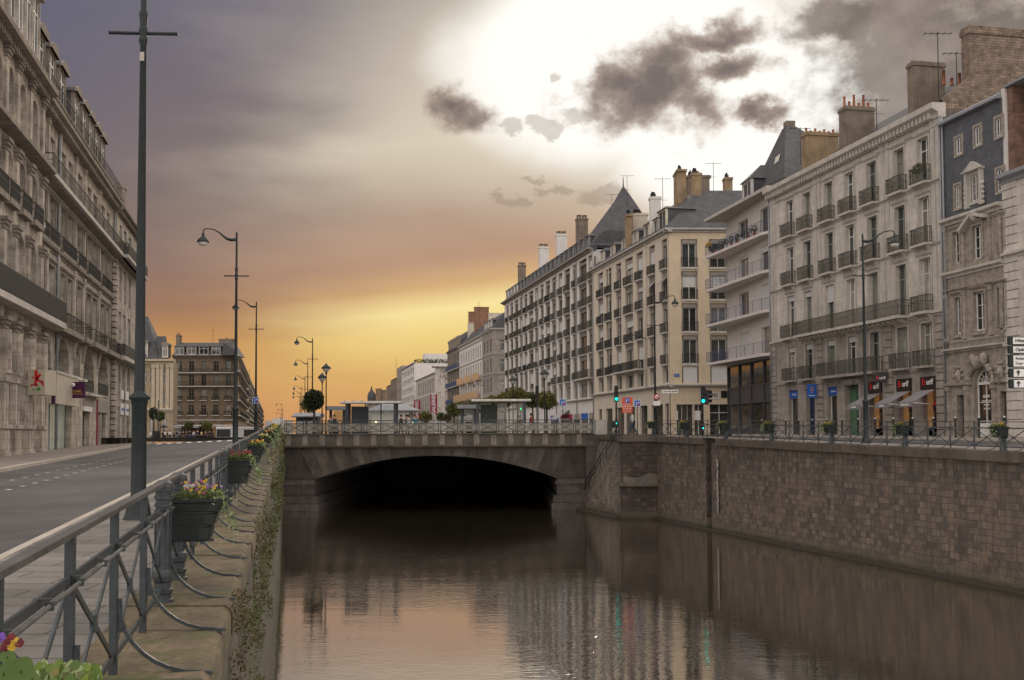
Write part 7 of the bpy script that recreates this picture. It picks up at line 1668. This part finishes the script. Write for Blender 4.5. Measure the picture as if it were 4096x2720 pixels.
# white kiosk with a low hipped zinc roof
p0, p1 = at(1465, 1640, 112), at(1668, 1640, 112); L = p1.x-p0.x
t = thing('kiosk', 'white single storey kiosk with wide low hipped roof behind the left shelter', 'kiosk', (p0.x, 112, EYE-.4)); ze = p0.z+.4
mb = MB(); mb.box(.5, L-.9, .5, 5.5, 0, ze); mb.obj('wall', M['render_white'], t)
mb = MB(); mb.add([(0,0,ze),(L,0,ze),(L,6,ze),(0,6,ze),(1.9,2.6,ze+.95),(L-2.4,2.6,ze+.95),(0,0,ze-.12),(L,0,ze-.12),(L,6,ze-.12),(0,6,ze-.12)], [(0,1,5,4),(1,2,5),(2,3,4,5),(3,0,4),(6,7,1,0),(7,8,2,1),(8,9,3,2),(9,6,0,3),(9,8,7,6)]); mb.obj('roof', M['zinc'], t)
mb = MB(); x = at(1608,1680,112).x-p0.x; mb.box(x, x+.7, .38, .5, .5, 1.9); mb.obj('poster_case', M['frame_dark'], t); mb = MB(); mb.box(x+.06, x+.64, .36, .38, .56, 1.84); mb.obj('poster', M['lampglass'], t)
for px in (1502, 1652): x = at(px,1660,112).x-p0.x; mb = MB(); mb.ball((x,.3,1.75), .10); mb.obj('wall_lamp', M['lit_warm'], t)
# dark vehicle-like newspaper kiosk at the left of the bridge end
p = at(1235, 1690, 100); t = thing('news_kiosk', 'dark newspaper kiosk under the ball tree at the left end of the bridge', 'kiosk', (p.x-1.2, 100, EYE-.3)); mb = MB(); mb.box(0, 2.0, 0, 2, 0, 2.0); mb.obj('body', M['frame_dark'], t)
mb = MB(); mb.prof([(-.7,2.0),(2.2,2.0),(2.2,2.25),(1.0,2.45),(-.7,2.1)], -.3, 2.3); mb.obj('roof', M['zinc'], t); mb = MB(); mb.box(.1, .9, -.06, 0, .5, 1.6); mb.box(1.1, 1.9, -.06, 0, .5, 1.6); mb.obj('display', M['white'], t)
# ------------------------------------------------------------------ bins, poles, lanterns
def bin_(px, Yd, label):
    p = at(px, 1700, Yd); t = thing('litter_bin', label, 'litter bin', (p.x, Yd, EYE+ZT-EYE), 0, 'litter bins on the bridge'); mb = MB(); mb.lathe([(.22,0),(.25,.04),(.25,.80),(.27,.82),(.27,.88),(.2,.93)], 0, 0, 14)
    for k in range(14): a = 2*pi*k/14; mb.bar((.255*cos(a),.255*sin(a),.06),(.255*cos(a),.255*sin(a),.78),.02,.02)
    mb.obj('body', M['street_iron'], t)
bin_(1343, 84.95, 'dark green litter bin at the left part of the bridge railing'); bin_(1876, 84.95, 'dark green litter bin in front of the right shelter')
def lantern(px, ptop, Yd, ground, label, group='old style lantern posts'):
    p = at(px, ptop, Yd); H = p.z-ground; t = thing('lantern_post', label, 'lantern post', (p.x, Yd, EYE+ground), 0, group)
    mb = MB(); mb.lathe([(.13,0),(.10,.3),(.09,.9),(.06,1.0),(.045,H-1.0),(.08,H-.95),(.10,H-.8)], 0, 0, 10); mb.obj('pole', M['street_iron'], t)
    mb = MB(); mb.lathe([(.42,H-.48),(.44,H-.44),(.30,H-.30),(.14,H-.15),(.05,H-.05),(.0,H)], 0, 0, 12); mb.obj('hood', M['street_iron'], t)
    mb = MB(); mb.lathe([(.10,H-.82),(.24,H-.68),(.34,H-.5),(.30,H-.47)], 0, 0, 12); mb.obj('lamp_bowl', M['lampglass'], t)
lantern(1289, 1490, 96, -.15, 'lantern post just right of the dark ball tree'); lantern(2178, 1476, 92, -.1, 'lantern post right of the second shelter'); lantern(2052, 1503, 104, -.3, 'lantern post above the second shelter roof')
for px, pt, Yd, lab in ((1305,1452,92,'plain dark pole with lantern right of the ball tree lantern'),):
    lantern(px, pt, Yd, -.1, lab)
def pole_thing(px, ptop, Yd, ground, label, r=.05, cat='pole', name='post'):
    p = at(px, ptop, Yd); t = thing(name, label, cat, (p.x, Yd, EYE+ground)); mb = MB(); mb.tube([(0,0,0),(0,0,p.z-ground)], r, 8); mb.obj('pole', M['street_iron'], t); return t, p.z-ground
# traffic lights
def traffic_light(px, plamp, Yd, ground, label, ptop, lit=True, side=None, lens='tl_cyan', low=True, rz=0):
    p = at(px, plamp, Yd); t = thing('traffic_light', label, 'traffic light', (p.x, Yd, EYE+ground), rz, 'traffic lights'); z = p.z-ground; top = at(px, ptop, Yd).z-ground
    mb = MB(); mb.tube([(0,.14,0),(0,.14,top)], .06, 8); mb.obj('pole', M['black'], t)
    mb = MB(); mb.box(-.14,.14,-.1,.12,z-.2,z+1.0)
    mb.obj('housing', M['black'], t)
    mb = MB()
    for k in range(3):
        n = 10
        for j in range(n): a = pi*j/n; a2 = pi*(j+1)/n; mb.quad((.13*cos(a),-.1,z+k*.36+.13*sin(a)),(.13*cos(a2),-.1,z+k*.36+.13*sin(a2)),(.13*cos(a2),-.32,z+k*.36+.13*sin(a2)),(.13*cos(a),-.32,z+k*.36+.13*sin(a)))
    mb.obj('visor', M['black'], t)
    for k in range(3): mb = MB(); mb.lathe([(.0,0),(.10,.0),(.10,.03)], 0, 0, 14); o = mb.obj('lens', M[lens] if (k == 0 and lit) else M['sign_black'], t, (0,-.11,z+k*.36)); o.rotation_euler = (pi/2,0,0)
    if low:
        mb = MB(); mb.box(-.09,.09,-.02,.1,z-2.0,z-1.45); mb.obj('repeater', M['black'], t); mb = MB(); mb.lathe([(0,0),(.05,0),(.05,.02)], 0, 0, 10); o = mb.obj('repeater_lens', M[lens], t, (0,-.03,z-1.85)); o.rotation_euler = (pi/2,0,0)
    if side:
        mb = MB(); s = side; mb.box(s*.16, s*.40, .0, .25, z-.25, z+.75); 
        for k in range(3): mb.prof([(.1,z-.1+k*.3),(-.0,z+.1+k*.3),(.1,z+.12+k*.3)], s*.4, s*.62)
        mb.obj('side_housing', M['black'], t)
    return t
traffic_light(2465, 1596, 80.5, -.05, 'traffic light showing cyan green at the head of the quay stairs', 1545)
traffic_light(2812, 1604, 72, -.15, 'traffic light showing cyan green in front of the corner shop', 1562, side=1)
t = traffic_light(2148, 1590, 90, -.1, 'black traffic light seen from behind right of the second shelter', 1552, lit=False, low=False, rz=0)
pt, H = pole_thing(2083, 1628, 100, -.2, 'slim pole with a small green pedestrian light behind the right shelter'); mb = MB(); mb.box(-.12,.12,-.1,.1,H-.35,H+.05); mb.obj('housing', M['black'], pt); mb = MB(); mb.box(-.06,.06,-.12,-.1,H-.30,H-.08); mb.obj('lens', M['tl_green'], pt)
# ------------------------------------------------------------------ road signs
def walk_sign(t, w, z, y=-.03, back=True):
    mb = MB(); mb.box(-w/2-.03, w/2+.03, y, y+.02, z-w/2-.03, z+w/2+.03); mb.obj('border', M['white'], t); mb = MB(); mb.box(-w/2, w/2, y-.01, y, z-w/2, z+w/2); mb.obj('face', M['sign_blue'], t)
    mb = MB(); k = w; f = y-.02
    mb.ball((-.18*k, f, z+.22*k), .05*k, 0, 6, 4); mb.bar((-.18*k,f,z+.18*k),(-.16*k,f,z-.08*k),.01,.08*k); mb.bar((-.16*k,f,z-.08*k),(-.28*k,f,z-.36*k),.01,.05*k); mb.bar((-.16*k,f,z-.08*k),(-.05*k,f,z-.36*k),.01,.05*k); mb.bar((-.18*k,f,z+.12*k),(-.03*k,f,z-.02*k),.01,.04*k)
    mb.bar((.05*k,f,z+.08*k),(.40*k,f,z+.08*k),.01,.10*k); mb.bar((.12*k,f,z+.17*k),(.32*k,f,z+.17*k),.01,.08*k); mb.obj('pictogram', M['white'], t); mb = MB(); mb.box(.12*k, .40*k, f, f+.01, z-.36*k, z-.12*k); mb.obj('roundel', M['red'], t)
def road_sign(px, pyc, Yd, ground, wpx, label, name='road_sign'):
    p = at(px, pyc, Yd); t = thing(name, label, 'road sign', (p.x, Yd, EYE+ground)); z = p.z-ground; mb = MB(); mb.tube([(0,.03,0),(0,.03,z+.3)], .03, 8); mb.obj('pole', M['street_iron'], t); return t, z, wpx/F*Yd
t, z, w = road_sign(2251, 1610, 88, 0, 25, 'blue pedestrian zone sign above the right part of the bridge railing'); walk_sign(t, w, z)
t, z, w = road_sign(2549, 1613, 79, -.05, 24, 'blue pedestrian zone sign just right of the orange red board'); walk_sign(t, w, z)
t, z, w = road_sign(2509, 1620, 79.5, -.05, 42, 'orange red information board beside the traffic light'); h = 62/F*79.5
mb = MB(); mb.box(-w/2, w/2, -.04, 0, z-h/2, z+h/2); mb.obj('board', M['sign_red'], t); mb = MB(); mb.box(-.16,.16,-.06,-.04,z+h/2-.42,z+h/2-.06); mb.obj('face', M['sign_blue'], t)
mb = MB(); mb.ball((-.06,-.07,z+h/2-.14),.03,0,5,4); mb.bar((-.06,-.07,z+h/2-.18),(-.08,-.07,z+h/2-.38),.01,.05); mb.bar((.0,-.07,z+h/2-.2),(.12,-.07,z+h/2-.2),.01,.05); mb.obj('pictogram', M['white'], t)
for k, (tx, sz) in enumerate((('Vous entrez dans',.085),('UNE ZONE',.15),('de rencontre',.12),('Priorité aux piétons',.075))): text(t, tx, sz, (0,-.05,z+.06-.17*k), 'white', True)
l = r2_ = [o for o in bpy.data.objects if o.name.startswith('street_lamp') and 'right end of the bridge' in o.get('label', '')][0]
t, z, w = road_sign(2627, 1589, 78.4, -.05, 22, 'round red bordered no left turn sign with a white plate below'); 
mb = MB(); mb.lathe([(0,0),(.23,0),(.23,.02),(0,.02)], 0, 0, 24); o = mb.obj('red_ring', M['red'], t, (0,-.04,z)); o.rotation_euler = (pi/2,0,0); mb = MB(); mb.lathe([(0,0),(.16,0),(.16,.02),(0,.02)], 0, 0, 24); o = mb.obj('face', M['white'], t, (0,-.06,z)); o.rotation_euler = (pi/2,0,0)
mb = MB(); mb.bar((-.14,-.09,z+.12),(.14,-.09,z-.12),.01,.05); mb.obj('slash', M['red'], t); mb = MB(); mb.bar((.04,-.088,z-.1),(.04,-.088,z+.04),.01,.035); mb.bar((.05,-.088,z+.04),(-.08,-.088,z+.04),.01,.035); mb.obj('arrow', M['black'], t); mb = MB(); mb.box(-.25,.25,-.05,-.02,z-.62,z-.28); mb.obj('plate', M['white'], t)
t, z, w = road_sign(2680, 1566, 77.5, -.1, 66, 'white arrow-shaped street direction sign pointing right by the corner shop'); mb = MB(); mb.box(-.60,.58,-.05,-.02,z-.12,z+.12); mb.obj('board', M['white'], t); text(t, 'Quai Emile Zola', .13, (-.08,-.055,z), 'black', True)
mb = MB(); mb.bar((.36,-.06,z),(.46,-.06,z),.01,.04); mb.add([(.45,-.06,z+.08),(.54,-.06,z),(.45,-.06,z-.08)], [(0,1,2),(2,1,0)]); mb.obj('arrow', M['black'], t)
# blue sign on the third lamp post
p = at(1023, 1601, 79.0); t = thing('road_sign', 'small blue pedestrian sign fixed to the third lamp post on the left quay', 'road sign', (p.x, 79.0, EYE+p.z)); walk_sign(t, .42, 0, -.02)
# direction signs at the right edge
t = thing('direction_sign', 'stack of white town direction plates on a dark post at the right edge', 'direction sign', (at(4105,1600,37).x, 37, EYE+zcapR(37)-.05)); g0 = zcapR(37)-.05
mb = MB(); mb.tube([(.55,.06,0),(.55,.06,4.6)], .06, 10); mb.obj('post', M['street_iron'], t)
for (ya, yb_, lines, arrow) in ((1350,1376,['Hôtel de Ville'],0),(1386,1411,['Opéra'],0),(1422,1466,["Parlement de","Cour d'Appel"],0),(1477,1507,['Office Tourisme'],1),(1520,1550,['Gare'],1)):
    za, zb2 = at(4090, yb_, 37).z-g0, at(4090, ya, 37).z-g0; x0 = at(4053,1500,37).x-at(4105,1600,37).x
    mb = MB(); mb.box(x0, x0+1.6, -.03, .0, za, zb2); pl_ = mb.obj('plate', M['white'], t); mb = MB(); mb.box(x0-.14, x0, -.04, .10, za-.01, zb2+.01); mb.box(x0-.14, x0+1.6, .0, .03, za-.03, za); mb.box(x0-.14, x0+1.6, .0, .03, zb2, zb2+.03); mb.obj('bracket', M['street_iron'], t)
    for k, tx in enumerate(lines): text(t, tx, .155 if len(lines) == 1 else .12, (x0+(.08 if not arrow else .42), -.04, (za+zb2)/2+(.085-.17*k if len(lines) > 1 else 0)), 'black', True, .003, 'LEFT')
    if arrow: zc = (za+zb2)/2; mb = MB(); mb.bar((x0+.16,-.04,zc-.09),(x0+.16,-.04,zc+.02),.005,.045); mb.add([(x0+.08,-.045,zc+.01),(x0+.24,-.045,zc+.01),(x0+.16,-.045,zc+.11)], [(0,1,2)]); mb.obj('arrow', M['black'], t)
# bollards on the shop pavement
bm = MB(); bm.lathe([(.09,0),(.09,.05),(.06,.08),(.055,.92),(.075,.96),(.065,1.05),(0,1.08)], 0, 0, 10); bmm = bm.mesh('shaft', M['street_iron'])
bc = MB(); bc.ball((0,0,1.08), .06, 0, 8, 6); bcm = bc.mesh('cap', M['lampglass'])
i = 0; y = 50.0
names = ['first','second','third','fourth','fifth','sixth','seventh','eighth','ninth','tenth','eleventh','twelfth','thirteenth','fourteenth','fifteenth','sixteenth','seventeenth','eighteenth']
while y < 84 and i < 18:
    x = bldR(y)-2.75; t = thing('bollard', names[i]+' dark bollard from the right photo edge along the shop pavement kerb', 'bollard', (x, y, zr(x, y)+.05), 0, 'bollards along the shop pavement'); link('shaft', bmm, t)
    link('cap', bcm, t); y += 2.0; i += 1
# wall lamps on long curved arms fixed to the right-hand fronts
def wall_lamp(px, py, ph, bb, label):
    u, zz_ = PR.hit(px, py); x = PR.X0+PR.d[0]*u; y = PR.Y0+PR.d[1]*u; r = abs(px-ph)/F*y; t = thing('wall_lamp', label, 'wall lamp', (x, y, EYE+zz_), 0, 'lamps on wall arms')
    mb = MB(); mb.tube([(.1,0,0),(-.3*r,-.05,-.08),(-.55*r,-.1,.12),(-.8*r,-.1,.30),(-r,-.1,.28),(-r,-.1,.1)], [.06,.05,.035,.03,.03,.03], 6); mb.obj('arm', M['street_iron'], t); mb = MB(); mb.lathe([(.26,-.25),(.28,-.22),(.12,0),(.05,.12)], -r, -.1, 12); mb.obj('hood', M['street_iron'], t); mb = MB(); mb.lathe([(.0,-.42),(.16,-.36),(.22,-.25)], -r, -.1, 10); mb.obj('lamp_bowl', M['lampglass'], t)
wall_lamp(2587, 1351, 2519, None, 'lamp on a curved wall arm on the cream corner block'); wall_lamp(2288, 1434, 2240, None, 'lamp on a curved wall arm in the middle of the long white block'); wall_lamp(1935, 1541, 1896, None, 'lamp on a curved wall arm at the white house with gold panels'); wall_lamp(1842, 1571, 1808, None, 'small lamp on a wall arm left of the white house'); wall_lamp(2100, 1495, 2063, None, 'lamp on a curved wall arm at the far part of the long white block')
# ------------------------------------------------------------------ people
def skin_mesh(nodes, edges, radii, mats, name, sub=1):
    me = bpy.data.meshes.new(name); me.from_pydata(nodes, edges, []); ob = bpy.data.objects.new(name, me); COL.objects.link(ob)
    m = ob.modifiers.new('s', 'SKIN'); sv = me.skin_vertices[0].data
    for i, r in enumerate(radii): sv[i].radius = (r, r) if not isinstance(r, tuple) else r
    sv[0].use_root = True
    s = ob.modifiers.new('u', 'SUBSURF'); s.levels = s.render_levels = sub
    dg = bpy.context.evaluated_depsgraph_get(); out = bpy.data.meshes.new_from_object(ob.evaluated_get(dg)); bpy.data.objects.remove(ob); bpy.data.meshes.remove(me)
    out.materials.clear(); out.materials.append(mats)
    for p in out.polygons: p.use_smooth = True
    out.name = name; return out
def person(x, y, z, rz, label, top, legs, hair='hair', stride=.15, group='people', h=1.72, bend=0.0, armf=.1):
    k = h/1.75; t = thing('person', label, 'person', (x, y, z), rz, group)
    s = stride
    N = [(0,0,.95),(0,0,1.12),(0,-.01-bend*.3,1.30),(0,-.02-bend*.6,1.43),(0,-.03-bend*.8,1.52),(0,-.04-bend,1.62),(0,-.03-bend,1.70),
         (.17,-.02-bend*.6,1.41),(.23,-armf*.2-bend*.5,1.13),(.22,-armf-bend*.5,.90),(.215,-armf*1.2-bend*.5,.80),(-.17,-.02-bend*.6,1.41),(-.23,armf*.6-bend*.5,1.13),(-.22,armf*.4-bend*.5,.90),(-.215,armf*.2-bend*.5,.80),
         (.10,0,.88),(.11,-s*.8,.50),(.11,-s*.9,.08),(.12,-s*.9-.16,.04),(-.10,0,.88),(-.11,s*.5,.50),(-.11,s*1.3,.10),(-.12,s*1.3-.13,.05)]
    N = [tuple(v*k for v in p) for p in N]
    E = [(0,1),(1,2),(2,3),(3,4),(4,5),(5,6),(3,7),(7,8),(8,9),(9,10),(3,11),(11,12),(12,13),(13,14),(0,15),(15,16),(16,17),(17,18),(0,19),(19,20),(20,21),(21,22)]
    R = [.14,.125,.15,.13,.055,.09,.08,.065,.048,.036,.04,.065,.048,.036,.04,.095,.07,.048,.045,.095,.07,.048,.045]
    link('body', skin_mesh(N, E, [r*k for r in R], M['skin'], 'body'), t)
    ii = [0,1,2,3,7,8,9,11,12,13]; mp = {v: i for i, v in enumerate(ii)}; ee = [(mp[a], mp[c]) for a, c in E if a in mp and c in mp]
    link('shirt', skin_mesh([N[i] for i in ii], ee, [R[i]*k*1.18 for i in ii], M[top], 'shirt'), t)
    ii = [0,15,16,17,19,20,21]; mp = {v: i for i, v in enumerate(ii)}; ee = [(mp[a], mp[c]) for a, c in E if a in mp and c in mp]
    link('trousers', skin_mesh([N[i] for i in ii], ee, [R[i]*k*1.22 for i in ii], M[legs], 'trousers'), t)
    mb = MB(); mb.ball((0,(.01-bend-.02)*k,1.695*k), .115*k, 0, 10, 7, .95); mb.obj('hair', M[hair], t)
    mb = MB()
    for sx in (.12, -.12): yy = (-s*.9-.07) if sx > 0 else (s*1.3-.05); mb.box((sx-.045)*k, (sx+.045)*k, (yy-.13)*k, (yy+.12)*k, -.02*k, .075*k)
    mb.obj('shoes', M['cloth_black'], t); return t
zb_ = EYE+ZT-EYE-.05
for px, Yd, rz, top, lg, lab, st, h in ((1322,90,.6,'cloth_grey','cloth_denim','person with reddish hair standing left of the left shelter',.05,1.62),(1337,90.5,-.5,'cloth_black','cloth_navy','person in black beside the left shelter',.05,1.74),
    (1604,91,1.2,'cloth_black','cloth_navy','person in black just right of the left shelter',.1,1.72),(1625,92,2.0,'cloth_grey','cloth_brown','person in grey in the group right of the left shelter',.05,1.75),(1634,91.2,-1.2,'cloth_white','cloth_denim','person in a white shirt in the group right of the left shelter',.05,1.72),
    (1659,90,0,'cloth_teal','cloth_navy','person in a turquoise striped top right of the left shelter',.05,1.70),(2124,89,1.5,'cloth_red','cloth_grey','person in a red jacket walking right of the second shelter',.3,1.75),
    (2078,95,.5,'cloth_brown','cloth_navy','person standing inside view of the right shelter glass',.05,1.7),(2530,81.5,-1.4,'cloth_white','cloth_denim','person in a white shirt walking past the orange red board',.3,1.78)):
    p = at(px, 1700, Yd); person(p.x, Yd, EYE-.02 if px < 2400 else EYE-.04, rz, lab, top, lg, 'hair', st, 'people on the bridge', h)
crowd = [(603,0,'cloth_white','cloth_grey'),(652,1,'cloth_black','cloth_navy'),(660,2,'cloth_white','cloth_black'),(680,3,'cloth_white','cloth_navy'),(708,1,'cloth_navy','cloth_grey'),(718,2,'cloth_grey','cloth_black'),(733,0,'cloth_black','cloth_brown'),(748,4,'cloth_brown','cloth_navy'),(775,1,'cloth_white','cloth_denim'),(790,0,'cloth_navy','cloth_black'),(806,2,'cloth_yellow','cloth_black'),(822,3,'cloth_brown','cloth_navy'),(838,2,'cloth_black','cloth_black'),(695,2,'cloth_brown','cloth_black'),(760,3,'cloth_black','cloth_denim'),(852,1,'cloth_navy','cloth_navy'),(670,4,'cloth_black','cloth_brown')]
for i, (px, rz, a, c) in enumerate(crowd):
    Yd = 172+(i*37 % 9); p = at(px, 1730, Yd); cn = a.split('_')[1]
    person(p.x, Yd, zg(p.x, Yd)-.02, rz*1.3, names[i]+' figure of the far left crowd by the hotel terrace, counted from the left, %s top' % cn if False else 'distant %s-topped figure of the crowd before the hotel, %s from the left' % (cn, names[sorted(range(len(crowd)), key=lambda q: crowd[q][0]).index(i)]), a, c, 'hair', .12, 'crowd before the hotel', 1.65+.03*(i % 5))
# bus at the far end of the left road
p0 = at(864, 1748, 205)
t = thing('bus', 'white and dark city bus at the far end of the left road', 'bus', (p0.x, 205, EYE-1.3), 0)
W_ = 2.9; D_ = 11; mb = MB(); mb.slab([(0,0),(W_,0),(W_+2.2,D_),(2.2,D_)], .35, 2.75); mb.obj('body', M['shutter'], t)
mb = MB(); mb.slab([(-.03,-.03),(W_+.03,-.03),(W_+2.25,D_+.03),(2.15,D_+.03)], 2.75, 3.05); mb.obj('roof', M['white'], t)
mb = MB(); mb.box(.12, W_-.12, -.05, 0, 1.05, 2.55); mb.obj('windscreen', M['sign_black'], t)
mb = MB(); mb.quad((W_+.03,.4,1.1),(W_+2.15,D_-.5,1.1),(W_+2.15,D_-.5,2.5),(W_+.03,.4,2.5)); mb.obj('side_window', M['glass_dark'], t)
mb = MB(); mb.box(.0, W_, -.06, 0, .35, .95); mb.obj('front_panel', M['sign_black'], t)
for sx in (.3, W_-.3): mb = MB(); mb.lathe([(0,0),(.45,0),(.45,.28),(0,.28)], 0, 0, 16); o = mb.obj('wheel', M['black'], t, (sx, 2.0, .45)); o.rotation_euler = (0, pi/2, .2)
for sx in (.35, W_-.35): mb = MB(); mb.ball((sx,-.07,.75), .12); mb.obj('headlight', M['lampglass'], t)
# litter bin and street furniture near the far crossing
t, H = pole_thing(617, 1655, 150, -.8, 'slim dark pole beside the dark upright clipped tree', .07); t, H = pole_thing(634, 1600, 152, -.8, 'tall slim pole left of the hotel', .07)
p = at(625, 1725, 140); t = thing('litter_bin', 'dark litter bin on the far left pavement by the clipped tree', 'litter bin', (p.x, 140, EYE-.75)); mb = MB(); mb.lathe([(.45,0),(.5,.1),(.55,1.3),(.45,1.4)], 0, 0, 12); mb.obj('body', M['cloth_black'], t)
# ivy on the bridge-side end of the left quay and café awnings by the hotel
for i, (px, w) in enumerate(((655,40),(705,50),(770,60),(835,50))):
    p = at(px, 1705, 190); t = thing('parasol', names[i]+' café parasol from the left in front of the hotel', 'parasol', (p.x, 190, EYE-.85), 0, 'café parasols'); mb = MB(); r = w/2/F*190; mb.lathe([(r,2.3),(r*.5,2.6),(.05,2.85)], 0, 0, 8, smooth=False); mb.obj('canopy', M['cloth_black'] if i == 0 else M['cloth_grey'], t); mb = MB(); mb.tube([(0,0,0),(0,0,2.8)], .04, 6); mb.obj('pole', M['street_iron'], t)
